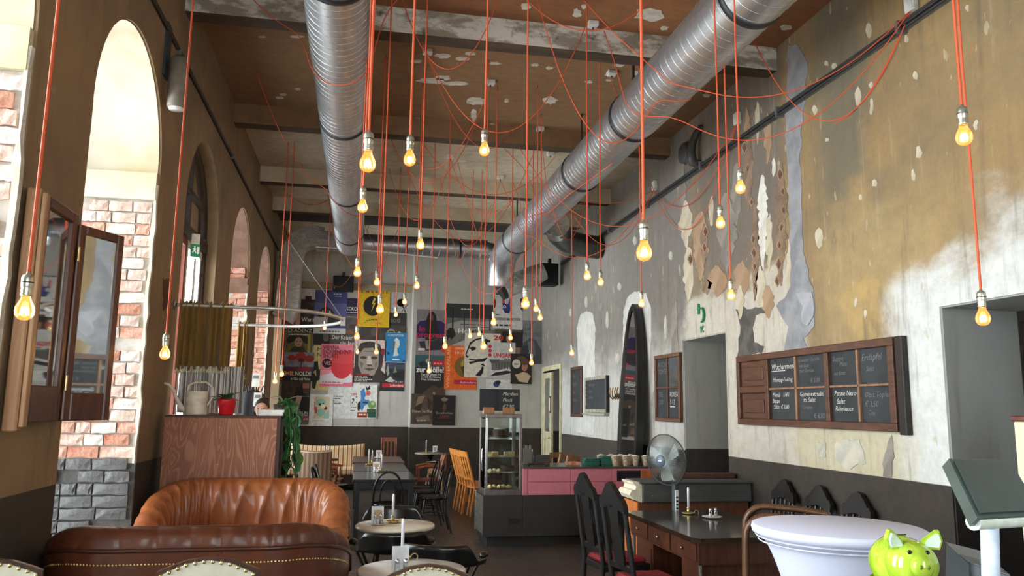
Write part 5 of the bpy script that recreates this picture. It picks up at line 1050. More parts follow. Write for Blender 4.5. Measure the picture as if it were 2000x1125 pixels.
bu(m, 1.13, 1.16, f, H - f, .02, .05); bu(m, cols_[2][1], cols_[3][0], f, H - f, .02, .05); bu(m, .66, 1.63, H / 2 - .01, H / 2 + .01, .02, .05, .003); bu(m, 1.69, W - .07, H / 2 - .01, H / 2 + .01, .02, .05, .003)
m.build('glazing_bar', wood((150, 112, 82), (112, 80, 58), .5), t)
WR = {(0, 1): [('Wochenmenü', .06, .62, .1, 1), ('_', .06, .56, .1, 1), ('Montag-Freitag', .1, .2, .075, 1)], (1, 1): [('Schweizer Gericht', .02, .8, .06, 0), ('mit Salat', .06, .62, .06, 0), ('und Gemüse', .06, .46, .06, 0), ('€ 5,80', .44, .12, .07, 0)], (2, 1): [('Suppe', .08, .72, .08, 0), ('Pilze', .34, .56, .07, 0), ('mit Brot', .1, .3, .06, 0)], (3, 1): [('Erdäpfel', .06, .66, .1, 0), ('Salat', .2, .36, .07, 0)],
      (0, 0): [('Menü   1/4 l', .06, .76, .08, 1), ('Suppe', .06, .56, .07, 1), ('Salat  € 5,80', .1, .36, .07, 1)], (1, 0): [('Gemüsestrudel', .04, .76, .08, 1), ('m. Salat', .16, .58, .08, 1), ('Tomaten', .1, .36, .06, 0), ('€ 6,80', .5, .08, .08, 0)], (2, 0): [('Penne Nero', .08, .76, .08, 1), ('Salat', .16, .52, .08, 1), ('Rahmsauce', .1, .32, .07, 1)], (3, 0): [('Obst Topfen', .1, .7, .08, 0), ('€ 3,50', .1, .44, .08, 0), ('Tee', .2, .2, .07, 0)]}
for ci, (u0, u1) in enumerate(cols_):
    for ri, (v0, v1) in enumerate(((f, H / 2 - .01), (H / 2 + .01, H - f))):
        pn = bu(MB(), u0, u1, v0, v1, .016, .026, .002).build('slate_pane', MBOARD, t); pw, ph = u1 - u0, v1 - v0
        for (s, uu, vv, hh, br) in WR[(ci, ri)]:
            if s == '_': bu(MB(), u0 + uu * pw, u0 + .6 * pw, v0 + vv * ph, v0 + vv * ph + .006, .0262, .0268, .0002).build('chalk_line', MCHALK, pn)
            else: text(s, (-.0275, -(u0 + uu * pw), v0 + vv * ph), (0, -1, 0), (0, 0, 1), hh * .78, MCHALK if br else MCHALKD, pn, None, bold=-.004, shear=.25, name='chalk_writing', maxw=pw * (.96 - uu))
# sash-window chalkboard near the passage
A, B = onwall(1277, 690, .05), onwall(1328, 828, .05)
t = thing('sash_board', 'old two by two window frame with chalk writing beside the passage', 'chalkboard', (XR, A.y, B.z + .02)); W, H = A.y - B.y, A.z - B.z - .06
fr = MB(); f = .05
for q in ((0, W, 0, f), (0, W, H - f, H), (0, f, f, H - f), (W - f, W, f, H - f)): bu(fr, *q, .004, .05)
fr.build('frame', wood((110, 74, 48), (80, 52, 34), .5, 4), t)
m = MB(); bu(m, W / 2 - .012, W / 2 + .012, f, H - f, .01, .04, .003); bu(m, f, W - f, H / 2 - .012, H / 2 + .012, .01, .04, .003); m.build('glazing_bar', MDOORW, t)
for i, (u0, u1) in enumerate(((f, W / 2 - .012), (W / 2 + .012, W - f))):
    for j, (v0, v1) in enumerate(((f, H / 2 - .012), (H / 2 + .012, H - f))):
        pn = bu(MB(), u0, u1, v0, v1, .008, .02, .002).build('slate_pane' if (i, j) != (1, 1) else 'glass_pane', MBOARD if (i, j) != (1, 1) else M((120, 120, 116), .08, .6), t)
        for q, s in enumerate({(0, 1): ('KUCHEN', 'TORTE'), (0, 0): ('TEE', '2,80'), (1, 0): ('ROSEN', '5 / 2'), (1, 1): ()}[(i, j)]):
            text(s, (-.0215, -(u0 + .03), v0 + (v1 - v0) * (.72 - .26 * q)), (0, -1, 0), (0, 0, 1), .09, MCHALKD if i == 0 else MCHALK, pn, None, bold=-.004, shear=.2, name='chalk_writing')
        if (i, j) == (1, 0): bu(MB(), u0 + .04, u0 + .2, v0 + .14, v0 + .15, .0202, .0208, .0002).build('chalk_line', MCHALK, pn)
# framed blackboard and narrow blackboard further back
A, B = onwall(1142, 738, .04), onwall(1185, 806, .04)
t = thing('framed_blackboard', 'blackboard in a worn pale frame with chalk ledge on grey wall', 'chalkboard', (XR, A.y, B.z)); W, H = A.y - B.y, A.z - B.z
fr = MB(); f = .055
for q in ((0, W, 0, f), (0, W, H - f, H), (0, f, f, H - f), (W - f, W, f, H - f)): bu(fr, *q, .004, .045)
fr.build('frame', M((176, 172, 156), .7, c2=(120, 114, 100), scale=20), t); bd = bu(MB(), f, W - f, f, H - f, .006, .02, .002).build('slate', MBOARD, t); bu(MB(), -.01, W + .01, -.05, -.01, .0, .09).build('chalk_ledge', M((150, 146, 132), .7), t)
bu(MB(), W, W + .035, 0, H, .0, .06).build('end_post', MBLK, t)
for q, s in enumerate(('Heute neu:', 'Strudel', 'Kuchen')): text(s, (-.0215, -(f + .12), H * (.74 - .18 * q)), (0, -1, 0), (0, 0, 1), .08, MCHALKD, bd, None, bold=-.004, shear=.2, name='chalk_writing')
A, B = onwall(1115, 718, .03), onwall(1136, 815, .03)
t = thing('narrow_blackboard', 'narrow upright blackboard in dark wood frame near the far door', 'chalkboard', (XR, A.y, B.z)); W, H = A.y - B.y, A.z - B.z
fr = MB(); f = .06
for q in ((0, W, 0, f), (0, W, H - f, H), (0, f, f, H - f), (W - f, W, f, H - f)): bu(fr, *q, .004, .04)
fr.build('frame', MDOORW, t); bd = bu(MB(), f, W - f, f, H - f, .006, .02, .002).build('slate', MBOARD, t)
for q, s in enumerate(('Tee', 'Kaffee', 'Bier', 'Wein')): text(s, (-.0215, -(f + .06), H * (.78 - .16 * q)), (0, -1, 0), (0, 0, 1), .1, MCHALKD, bd, None, bold=-.004, shear=.2, name='chalk_writing')
# green turn-back arrow and WC letters above the passage
c = onwall(1371, 611)
MGRN = M((34, 132, 74), .5)
t = thing('wc_arrow_sign', 'green curved arrow sign with WC letters above the passage', 'sign', (XR, c.y, c.z))
P = []
for i in range(15): q = math.radians(100 - 190 * i / 14); P.append((-.018, -.02 - .07 * math.cos(q), -.03 + .085 * math.sin(q)))
MB().tube([(-.018, .07, .055), (-.018, .0, .055)] + P, [.018] * 17, 8, flat=.6).build('arrow_shaft', MGRN, t)
MB().cbox(-.026, -.004, .05, .085, -.01, .12, .004).build('arrow_barb', MGRN, t)
text('WC', (-.003, .055, -.24), (0, -1, 0), (0, 0, 1), .115, MGRN, t, .105, bold=.02, depth=.002)
# tall pointed mirror leaning on the wall (surfboard outline)
b0 = onwall(1242, 880, .15); MH = 3.24; hw = .42
t = thing('arched_mirror', 'very tall pointed mirror in black frame leaning on right wall', 'mirror', (XR - .3, 10.95, 0))
def outl(s, k=1.): 
    return [(-k * hw * (1 - .05 * (1 - v)) * math.sqrt(max(0, 1 - max(0, (v - .35) / .65) ** 2.1)) * s, v * MH) for v in [i / 40 for i in range(41)]]
def mir_xy(p, x): return (x + p[1] / MH * .17, p[0], p[1])
left = outl(1); right = outl(-1); ringp = left + right[::-1][1:]
m = MB(); n_ = len(ringp)
inner = [(p[0] * .80, .05 + p[1] * .962) for p in ringp]
vs = [mir_xy(p, 0) for p in ringp] + [mir_xy(p, .0) for p in inner] + [mir_xy(p, .10) for p in ringp] + [mir_xy(p, .03) for p in inner]
fs = []
for i in range(n_):
    j = (i + 1) % n_; fs += [(i, j, n_ + j, n_ + i), (i, 2 * n_ + i, 2 * n_ + j, j), (n_ + i, n_ + j, 3 * n_ + j, 3 * n_ + i)]
fs.append(tuple(2 * n_ + i for i in range(n_)))
m.add(vs, fs).build('frame', M((26, 25, 25), .35), t)
MB().add([mir_xy(p, .02) for p in inner], [tuple(range(n_))]).build('mirror_glass', MMIR, t)
# brass coat hooks
c = onwall(1212, 772, .02)
t = thing('coat_hook_rail', 'brass coat hook rail on the grey wall left of tall mirror', 'hook rail', (XR, c.y, c.z))
MB().cbox(-.03, 0, -.22, .22, -.03, .03, .006).build('rail', M((96, 76, 44), .4, .6), t)
for y in (-.18, -.06, .06, .18): MB().tube([(-.03, y, 0), (-.09, y, -.06), (-.13, y, -.02), (-.14, y, .06), (-.12, y, .12)], .011, 8).build('hook', M((128, 100, 54), .35, .8), t)
# cream glazed door at the far end
MCRM = M((206, 198, 166), .6, c2=(182, 172, 138), scale=6)
d = MB().box(XR - .03, XR + .1, DC[0] - .1, DC[0], 0, DC[2] + .1).box(XR - .03, XR + .1, DC[1], DC[1] + .1, 0, DC[2] + .1).box(XR - .03, XR + .1, DC[0], DC[1], DC[2], DC[2] + .1)
door3 = struct(d.build('door_3', MCRM))
lf = MB()
for (p, q, z0, z1) in ((16.35, 16.5, .02, 2.46), (16.95, 17.08, .02, 2.46), (16.5, 16.95, .02, .22), (16.5, 16.95, 1.05, 1.2), (16.5, 16.95, 2.34, 2.46)): lf.cbox(XR - .02, XR + .03, p, q, z0, z1, .004)
lf = lf.build('door_leaf', MCRM, door3); MB().box(XR, XR + .01, 16.5, 16.95, 1.2, 2.34).build('pane', M((96, 98, 94), .15), lf); MB().cbox(XR - .0, XR + .02, 16.5, 16.95, .22, 1.05, .004).build('panel', MCRM, lf)
pc = MB().cbox(XR - .04, XR - .02, 16.36, 16.48, 1.6, 1.95, .003).build('notice_frame', M((90, 50, 34), .5), lf); MB().box(XR - .042, XR - .04, 16.375, 16.465, 1.64, 1.91).build('notice', M((214, 206, 186), .7), pc)
MB().lathe([(0, -.05), (.02, -.05), (.022, -.03), (.01, -.02), (.01, 0)], (XR - .02, 16.42, 1.08), 12, ax=0).build('door_handle', MBRASS, lf)
# small dado items
for nm, lab, px, py in (('wall_socket', 'white wall socket on the dark dado behind the candle', 1357, 935), ):
    c = U(px, py, X=XR - .01); t = thing(nm, lab, 'socket', (XR, c.y, c.z)); MB().cbox(-.012, 0, -.04, .04, -.04, .04, .003).build('plate', M((226, 222, 216), .4), t); MB().lathe([(.02, -.014), (.022, -.012)], n=14, ax=0).build('outlet', M((190, 188, 184), .4), t)

# ================================================================ counter, vitrine
X0, YC, ZB = 1.585, 9.86, .615
MDK = M((46, 42, 40), .5, scale=5); MPINK = M((208, 124, 136), .45, var=.05); MDTOP = M((78, 70, 68), .25)
t = thing('counter_base', 'dark grey service counter base with slotted side vent', 'counter', (X0, YC, 0))
XE = 3.98 - X0
for i, (p, q) in enumerate(((0, .49), (.495, 1.4), (1.405, XE))):
    MB().cbox(p, q, 0, .02, .12, ZB, .003).build('front_panel', MDK, t)
MB().box(.0, XE, .02, .72, .12, ZB).build('carcass', MDK, t); MB().box(.05, XE, .07, .68, 0, .12).build('plinth', M((34, 32, 31), .6), t)
for k in range(19): MB().box(-.012, .002, .04, .66, .15 + k * .024, .163 + k * .024).build('vent_slat', M((96, 92, 86), .5), t)
MB().cbox(-.014, .004, .66, .69, .12, ZB, .002).build('edge_strip', M((196, 196, 190), .3, .8), t); MB().cbox(-.014, .0, .0, .03, .12, ZB, .002).build('vent_frame', MDK, t)
MB().box(.31, .46, -.003, 0, .27, .34).build('name_plate', M((30, 28, 27), .4), t)
t = thing('pink_drawer_unit', 'salmon pink drawer unit with dark worktop on the counter', 'drawer unit', (2.07, YC, ZB))
MB().box(.03, 1.88, .02, .70, 0, .33).build('carcass', MPINK, t); MB().cbox(0, .06, .0, .70, 0, .33, .004).build('end_panel', MPINK, t)
xs = [.07, .62, 1.165, 1.86]
for i in range(3):
    for j in range(2):
        if i == 2 and j == 1:
            MB().cbox(xs[2], xs[2] + .07, -.002, .02, .167, .326, .002).cbox(xs[2] + .07, xs[3], -.002, .02, .30, .326, .002).build('drawer_front', MPINK, t); MB().box(xs[2] + .07, xs[3] - .3, .016, .022, .167, .3).build('open_niche', MBLK, t); MB().cbox(xs[3] - .3, xs[3], -.002, .022, .167, .3, .002).build('wood_end', wood((196, 116, 60), (166, 90, 42), .5), t)
        else: MB().cbox(xs[i] + .003, xs[i + 1] - .003, -.002, .02, .004 + j * .163, .161 + j * .165, .002).build('drawer_front', MPINK, t)
MB().cbox(-.01, 1.89, -.015, .72, .33, .35, .004).build('worktop', MDTOP, t)
ZW = ZB + .35
# cake vitrine
t = thing('cake_vitrine', 'tall glass cake display cabinet standing on the counter corner', 'display cabinet', (X0 + .005, YC + .02, ZB))
VW, VD, VH = .47, .5, 1.0; MSTEEL = M((120, 112, 106), .35, .7); MCHROME = M((210, 210, 206), .2, 1.)
MB().cbox(0, VW, 0, VD, 0, .07, .004).build('base', MSTEEL, t); MB().cbox(0, VW, 0, VD, VH - .045, VH, .004).build('top', MSTEEL, t)
for x, y in ((0, 0), (VW - .035, 0), (0, VD - .035), (VW - .035, VD - .035)): MB().cbox(x, x + .035, y, y + .035, .07, VH - .045, .004).build('post', MCHROME if x == 0 and y == 0 else MSTEEL, t)
MVG = glass('vitrine_glass', (.93, .96, .94), .06)
MB().box(.035, VW - .035, .006, .01, .07, VH - .045).build('front_pane', MVG, t); MB().box(.006, .01, .035, VD - .035, .07, VH - .045).build('side_pane', MVG, t); MB().box(VW - .01, VW - .006, .035, VD - .035, .07, VH - .045).build('side_pane', MVG, t); MB().box(.035, VW - .035, VD - .01, VD - .006, .07, VH - .045).build('rear_pane', MVG, t)
MB().tube([(-.02, .07, .3), (-.03, .07, .32), (-.03, .07, .55), (-.02, .07, .57)], .006, 8).build('door_handle', MCHROME, t)
SH = [.26, .46, .68]
for z in SH: MB().box(.02, VW - .02, .03, VD - .03, z, z + .008).build('shelf', MVG, t)
MCAKE = M((226, 204, 150), .8, c2=(206, 176, 116), scale=40, bump=.4); MCAKE2 = M((236, 226, 196), .8, c2=(190, 150, 100), scale=30, bump=.4); MCHOC = M((64, 42, 32), .7, bump=.3); MPLATE = M((236, 236, 232), .2)
def on_shelf(nm, lab, cat, x, y, z, parts, grp=None):
    q = thing(nm, lab, cat, (X0 + .005 + x, YC + .02 + y, ZB + z + .0005), 0, grp)
    for pn, m, mt in parts: m.build(pn, mt, q)
def pastry(seed, n, w, d):
    rn = random.Random(seed); m = MB()
    for i in range(n): m.ball((rn.uniform(-w, w), rn.uniform(-d, d), .012 + .012 * rn.random()), (rn.uniform(.03, .045), rn.uniform(.025, .035), .018), 10, 6)
    return m
rn = random.Random(4)
k = 0
for (z, xs_, mt, lab) in ((.07, (.09, .15, .21, .27, .33), MCAKE, 'golden pastry on the vitrine floor'), (SH[0] + .008, (.09, .15, .2), MCAKE2, 'pale pastry on the lowest vitrine shelf'), (SH[1] + .008, (.08, .16, .3, .37), MCAKE2, 'cream cake slice on the middle vitrine shelf')):
    words_ = ('leftmost', 'second from left', 'third from left', 'fourth from left', 'rightmost')
    for i, x in enumerate(xs_):
        w_ = words_[i] if i < len(xs_) - 1 else 'rightmost'
        if mt is MCAKE2 and z > SH[1]: parts = [('sponge', MB().cbox(-.035, .035, -.05, .05, 0, .04, .006), MCAKE), ('icing', MB().cbox(-.036, .036, -.051, .051, .04, .055, .005), MCAKE2)]
        else: parts = [('dough', MB().ball((0, 0, .02), (.036, .055, .022), 12, 8), mt), ('crust', MB().ball((0, 0, .034), (.022, .036, .014), 10, 6), M((236, 214, 168), .8, bump=.3))]
        on_shelf('pastry' if z < SH[1] else 'cake_slice', lab + ', ' + w_, 'pastry', x, .14 + .05 * (i % 2), z, parts, 'pastries in the vitrine')
on_shelf('cake', 'dark chocolate cake on the right of the lowest vitrine shelf', 'cake', .33, .22, SH[0] + .008, [('plate', MB().lathe([(0, 0), (.08, 0), (.1, .01), (.09, .012), (0, .008)], n=24), MPLATE), ('sponge', MB().lathe([(.085, .01), (.087, .07), (.08, .08), (0, .082)], n=28), MCHOC)])
on_shelf('cake', 'pale loaf cake on a plate on top vitrine shelf', 'cake', .22, .22, SH[2] + .008, [('plate', MB().lathe([(0, 0), (.1, 0), (.13, .012), (.12, .014), (0, .01)], n=24), MPLATE), ('sponge', MB().lathe([(.09, .012), (.092, .1), (.08, .12), (0, .124)], n=28), MCHOC), ('glaze', MB().lathe([(.082, .121), (.07, .128), (0, .13)], n=24), M((226, 226, 222), .5))])
# two chalk signs propped on the vitrine
ZV = ZB + VH
for (x0, x1, y1, lab, lines) in ((938, 976, 756, 'dark blank chalk card with wooden foot on the vitrine, left of two', ()), (974, 1016, 757, 'chalk card reading Marillen Fleck on the vitrine, right of two', (('Marillen', .72), ('Fleck', .44), ('€2,90', .14)))):
    a, b, c = U(x0, 790, Y=YC + .2), U(x1, 790, Y=YC + .2), U(x0, y1, Y=YC + .2); W = b.x - a.x; H = c.z - ZV - .02
    t = thing('chalk_card', lab, 'sign', (a.x, YC + (.26 if x0 < 950 else .22), ZV))
    bd = MB().box(0, W, 0, .008, .04, H).build('board', M((30, 38, 44), .6), t); MB().cbox(W * .2, W * .75, -.03, .04, 0, .085, .004).build('wood_foot', wood((176, 130, 90), (150, 106, 70), .6), t)
    for s, v in lines: text(s, (W * .18, -.002, .04 + (H - .04) * v), (1, 0, 0), (0, 0, 1), .062, MCHALK, bd, None, bold=-.004, shear=.3, name='chalk_writing')
# things on the worktop
def onc(px, py=905, y=YC + .3): return U(px, py, Y=y).x
t = thing('menu_stack', 'upright stack of grey menus behind the register side of counter', 'menu holder', (onc(1033), YC + .4, ZW))
MB().cbox(-.055, .055, -.03, .03, 0, .21, .004).build('menus', M((150, 148, 142), .7, c2=(120, 118, 112), stretch=(40, 1, 1)), t)
for q in range(6): MB().tube([(-.045 + .018 * q, 0, .2), (-.045 + .018 * q, 0, .25)], .004, 6).build('divider', M((190, 188, 180), .5), t)
t = thing('slatted_crate', 'small grey slatted wooden crate on the counter', 'crate', (onc(1063), YC + .38, ZW))
for q in range(5): MB().cbox(-.085, .085, -.05, -.04, .004 + q * .026, .026 + q * .026, .002).build('slat', M((104, 102, 98), .7), t)
MB().box(-.085, .085, -.04, .05, 0, .12).build('body', M((70, 68, 66), .7), t)
t = thing('tray', 'flat dark tray on the counter by the vitrine', 'tray', (onc(1043), YC + .18, ZW)); MB().cbox(-.1, .1, -.06, .06, 0, .008, .002).build('base', MSTEEL, t); MB().cbox(-.095, .095, -.05, .05, .008, .03, .003).build('contents', M((40, 38, 38), .6), t)
t = thing('bottle', 'small pale bottle tip behind the slatted crate', 'bottle', (onc(1045), YC + .5, ZW)); MB().lathe([(0, 0), (.03, 0), (.03, .1), (.012, .14), (.012, .17)], n=16).build('body', M((120, 126, 128), .2), t); MB().lathe([(.013, .165), (.013, .185), (0, .187)], n=12).build('cap', M((230, 230, 228), .4), t)
MGB = M((34, 104, 82), .6, c2=(24, 84, 66), scale=20)
for k, (px, n, lab) in enumerate(((1150, 4, 'left'), (1182, 5, 'right'))):
    for q in range(n):
        t = thing('green_box', 'flat dark green carton, %s in the %s counter stack' % (('lowest', 'second from below', 'third from below', 'fourth from below', 'topmost')[q] if q < n - 1 else 'topmost', lab), 'carton', (onc(px) + random.uniform(-.012, .012), YC + .22, ZW + q * .0235), random.uniform(-.1, .1), 'green cartons on the counter')
        MB().cbox(-.1, .1, -.07, .07, 0, .022, .002).build('carton', MGB, t); MB().box(-.101, .101, -.071, .071, .014, .0155).build('lid_line', M((70, 136, 112), .6), t)
MCUP = glass('ribbed_glass', (.82, .76, .66), .2, .12)
cw = ('first from left', 'second from left', 'third from left', 'fourth from left')
for row, (yy, lab) in enumerate(((.14, 'front row'), (.32, 'rear row'))):
    for q in range(4):
        x = onc(1202 + 19.5 * q, 905, YC + .14) + (-.14 if row else 0)
        t = thing('tumbler', 'ribbed amber glass tumbler in the %s on counter, %s' % (lab, cw[q]), 'glass', (x, YC + yy, ZW), 0, 'ribbed tumblers on the counter')
        def cup(u, v):
            r = (.03 + .026 * v) * (1 + .06 * math.cos(2 * PI * u * 12)); return (r * math.cos(2 * PI * u), r * math.sin(2 * PI * u), .002 + .125 * v)
        MB().sheet(cup, 48, 4, closed=True).lathe([(0, .004), (.03, .004)], n=20).build('glass', M((164, 140, 112), .25, c2=(206, 190, 164), scale=30), t); MB().ball((0, 0, .125), (.042, .042, .016), 12, 6).build('filling', M((226, 220, 206), .8, bump=.4), t)
t = thing('pink_napkin_pack', 'flat peach paper pack on the counter left of green cartons', 'napkins', (onc(1118), YC + .3, ZW)); MB().cbox(-.09, .09, -.06, .06, 0, .04, .004).build('pack', M((214, 160, 130), .7), t); MB().box(-.03, .03, -.0615, .0615, .004, .041).build('band', M((206, 120, 96), .6), t)

# ================================================================ chairs and tables
MBLW = M((26, 25, 24), .22, var=.1); MBRW = wood((74, 46, 30), (54, 32, 22), .3, 4); MORW = wood((216, 142, 66), (190, 114, 46), .45, 4); MRDW = wood((150, 84, 52), (120, 62, 38), .4, 4)
def bentwood(label, loc, rz, mat=MBLW, H=.88, W=.42, grp='bentwood chairs'):
    """sitter faces +y; hoop back at -y"""
    t = thing('bentwood_chair', label, 'chair', loc, rz, grp); h = W / 2; zs = .46
    MB().lathe([(0, zs + .008), (.17, zs + .01), (.2, zs + .02), (.205, zs + .005), (.2, zs - .02), (0, zs - .02)], n=28).build('seat', mat, t)
    def hoop(w, top, y0, lean, zb): return [(w * math.cos(PI * i / 20), y0 - lean * (zb + (top - zb) * math.sin(PI * i / 20) ** .8 - zb), zb + (top - zb) * math.sin(PI * i / 20) ** .62) for i in range(21)]
    MB().tube(hoop(.185, H, -.15, .22, zs), .0145, 8).build('back_hoop', mat, t); MB().tube(hoop(.10, H - .1, -.165, .22, zs), .011, 8).build('inner_hoop', mat, t)
    for s in (-1, 1):
        MB().tube([(s * .15, .13, zs - .02), (s * .17, .16, .25), (s * .19, .2, 0)], [.017, .015, .012], 8).build('leg', mat, t)
        MB().tube([(s * .183, -.15, zs), (s * .18, -.17, .25), (s * .19, -.24, 0)], [.0155, .015, .012], 8).build('leg', mat, t)
    MB().tube([(.165 * math.cos(2 * PI * i / 24), .165 * math.sin(2 * PI * i / 24), .24) for i in range(24)], .009, 6, closed=True).build('leg_ring', mat, t)
    return t
bc = bentwood('black bentwood chair at the near end of the black table, back to camera', (.42, 10.42, 0), 0)
for x, y, r, lab in ((1.08, 11.15, PI / 2, 'black bentwood chair on the right side of black table, nearest'), (1.06, 11.9, PI / 2 - .2, 'black bentwood chair on the right of black table, second from camera'), (1.04, 12.5, PI / 2 + .1, 'black bentwood chair on the right of black table, third from camera'),
                  (-.32, 10.95, -PI / 2 - .1, 'black bentwood chair on the left side of black table, nearest'), (-.3, 11.5, -PI / 2 + .1, 'black bentwood chair on the left of black table, second from camera'), (-.3, 12.85, -PI / 2, 'black bentwood chair on the left of black table, third from camera')):
    dup(bc, (x, y, 0), r, lab)
def rect_table(nm, label, x0, x1, y0, y1, h, top, leg, apron=.1):
    t = thing(nm, label, 'table', ((x0 + x1) / 2, (y0 + y1) / 2, 0)); a, b = (x1 - x0) / 2, (y1 - y0) / 2
    MB().cbox(-a, a, -b, b, h - .035, h, .006).build('table_top', top, t); MB().box(-a + .05, a - .05, -b + .05, b - .05, h - .035 - apron, h - .035).build('apron', leg, t)
    for sx in (-1, 1):
        for sy in (-1, 1): MB().cbox(sx * (a - .065) - .03, sx * (a - .065) + .03, sy * (b - .065) - .03, sy * (b - .065) + .03, 0, h - .03, .004).build('leg', leg, t)
    return t
MBT = M((38, 37, 36), .16, var=.1)
rect_table('dining_table', 'glossy black dining table nearest in the centre row', -.03, .80, 10.56, 11.86, .755, MBT, MBLW)
rect_table('dining_table', 'black dining table second in the centre row', -.03, .79, 11.92, 13.55, .755, MBT, MBLW)
rect_table('dining_table', 'reddish brown dining table at the far end of the row', -.05, .82, 13.65, 15.2, .765, M((92, 52, 40), .25), MBRW)
def slat_chair(label, loc, rz, mat, H=.95, W=.42, cat='chair', nm='wooden_chair', slats=4, arms=False, seatm=None, grp=None, lean=.12):
    t = thing(nm, label, cat, loc, rz, grp); h = W / 2; zs = .45
    MB().cbox(-h, h, -.19, .21, zs - .03, zs, .006).build('seat', seatm or mat, t)
    for s in (-1, 1):
        MB().tube([(s * (h - .02), -.2 - lean * .4, 0), (s * (h - .02), -.19, zs), (s * (h - .02), -.19 - lean, H)], [.018, .02, .016], 8).build('leg', mat, t); MB().tube([(s * (h - .03), .19, 0), (s * (h - .03), .18, zs - .02)], .018, 8).build('leg', mat, t)
        if arms: MB().tube([(s * (h + .01), -.22, .66), (s * (h + .02), 0, .68), (s * (h + .02), .16, .65)], [.02, .024, .022], 8).build('arm', mat, t); MB().tube([(s * (h + .01), .14, .44), (s * (h + .015), .14, .65)], .015, 8).build('arm_post', mat, t)
    def yb(z): return -.19 - lean * (z - zs) / (H - zs)
    MB().add([(x, yb(z) + d, z) for z in (H - .09, H) for d in (-.012, .012) for x in (-h + .01, h - .01)], [(0, 1, 3, 2), (4, 6, 7, 5), (0, 4, 5, 1), (2, 3, 7, 6), (0, 2, 6, 4), (1, 5, 7, 3)]).build('top_rail', mat, t)
    MB().add([(x, yb(z) + d, z) for z in (zs + .1, zs + .14) for d in (-.01, .01) for x in (-h + .01, h - .01)], [(0, 1, 3, 2), (4, 6, 7, 5), (0, 4, 5, 1), (2, 3, 7, 6), (0, 2, 6, 4), (1, 5, 7, 3)]).build('lower_rail', mat, t)
    for q in range(slats):
        x = -h + .06 + (W - .12) * q / max(1, slats - 1); MB().add([(x + e, yb(z) + d, z) for z in (zs + .13, H - .08) for d in (-.006, .006) for e in (-.016, .016)], [(0, 1, 3, 2), (4, 6, 7, 5), (0, 4, 5, 1), (2, 3, 7, 6), (0, 2, 6, 4), (1, 5, 7, 3)]).build('slat', mat, t)
    for s in (-1, 1): MB().tube([(s * (h - .025), -.2, .2), (s * (h - .03), .185, .2)], .011, 6).build('stretcher', mat, t)
    return t
# stacked slatted chairs beside the vitrine
st = slat_chair('honey coloured slatted chair in the row beside vitrine, nearest', (2.0, 12.75, 0), -PI / 2 + .25, MORW, 1.0, .4, nm='slatted_chair', grp='slatted chairs beside the vitrine', lean=.16)
for q, lab in enumerate(('second from camera', 'third from camera', 'farthest')): dup(st, (1.99 - .02 * q, 13.0 + .24 * q, 0), -PI / 2 + .25 - .05 * q, 'honey coloured slatted chair in the row beside vitrine, ' + lab)
slat_chair('brown slatted chair against the far dado', (.71, 17.35, 0), PI, MRDW, 1.02, .36, lean=.06, slats=4)
ra = slat_chair('reddish wooden armchair left of the far brown table, nearer', (-.45, 13.35, 0), -PI / 2, MRDW, .86, .46, arms=True, nm='wooden_armchair', grp='reddish armchairs', slats=5)
dup(ra, (-.42, 14.15, 0), -PI / 2 - .1, 'reddish wooden armchair left of the far brown table, farther'); dup(ra, (1.22, 14.1, 0), PI / 2, 'reddish wooden armchair right of the far brown table')
# wooden chairs showing behind the counter
for q, (px, py, y, lab) in enumerate(((1060, 881, 13.4, 'left'), (1079, 883, 12.9, 'middle'), (1092, 887, 12.2, 'right'))):
    c = U(px, py, Y=y); slat_chair('light wooden chair showing behind the counter, %s of three' % lab, (c.x, y - .1, 0), PI * .15, MLWOOD, c.z, .3, slats=2, grp='chairs behind the counter')
c = U(1117, 904, Y=11.6); slat_chair('light wooden chair back just above the counter top', (c.x, 11.5, 0), 0, MLWOOD, c.z, .34, slats=3)
# far armchair with brown seat
t = thing('lounge_chair', 'low wooden armchair with brown cushion by the far round table', 'chair', (1.75, 15.7, 0), .5)
MB().cbox(-.28, .28, -.26, .26, .38, .5, .04).build('cushion', M((118, 84, 58), .85, bump=.2), t); MB().cbox(-.26, .26, -.34, -.26, .46, .82, .03).build('back_cushion', M((92, 64, 46), .85, bump=.2), t)
for s in (-1, 1):
    for y0 in (-.24, .24): MB().tube([(s * .24, y0, .4), (s * .3, y0 * 1.25, 0)], [.02, .014], 8).build('leg', MLWOOD, t)
    MB().tube([(s * .3, -.28, .5), (s * .32, -.2, .66), (s * .32, .2, .62)], .018, 8).build('arm', MBRW, t)
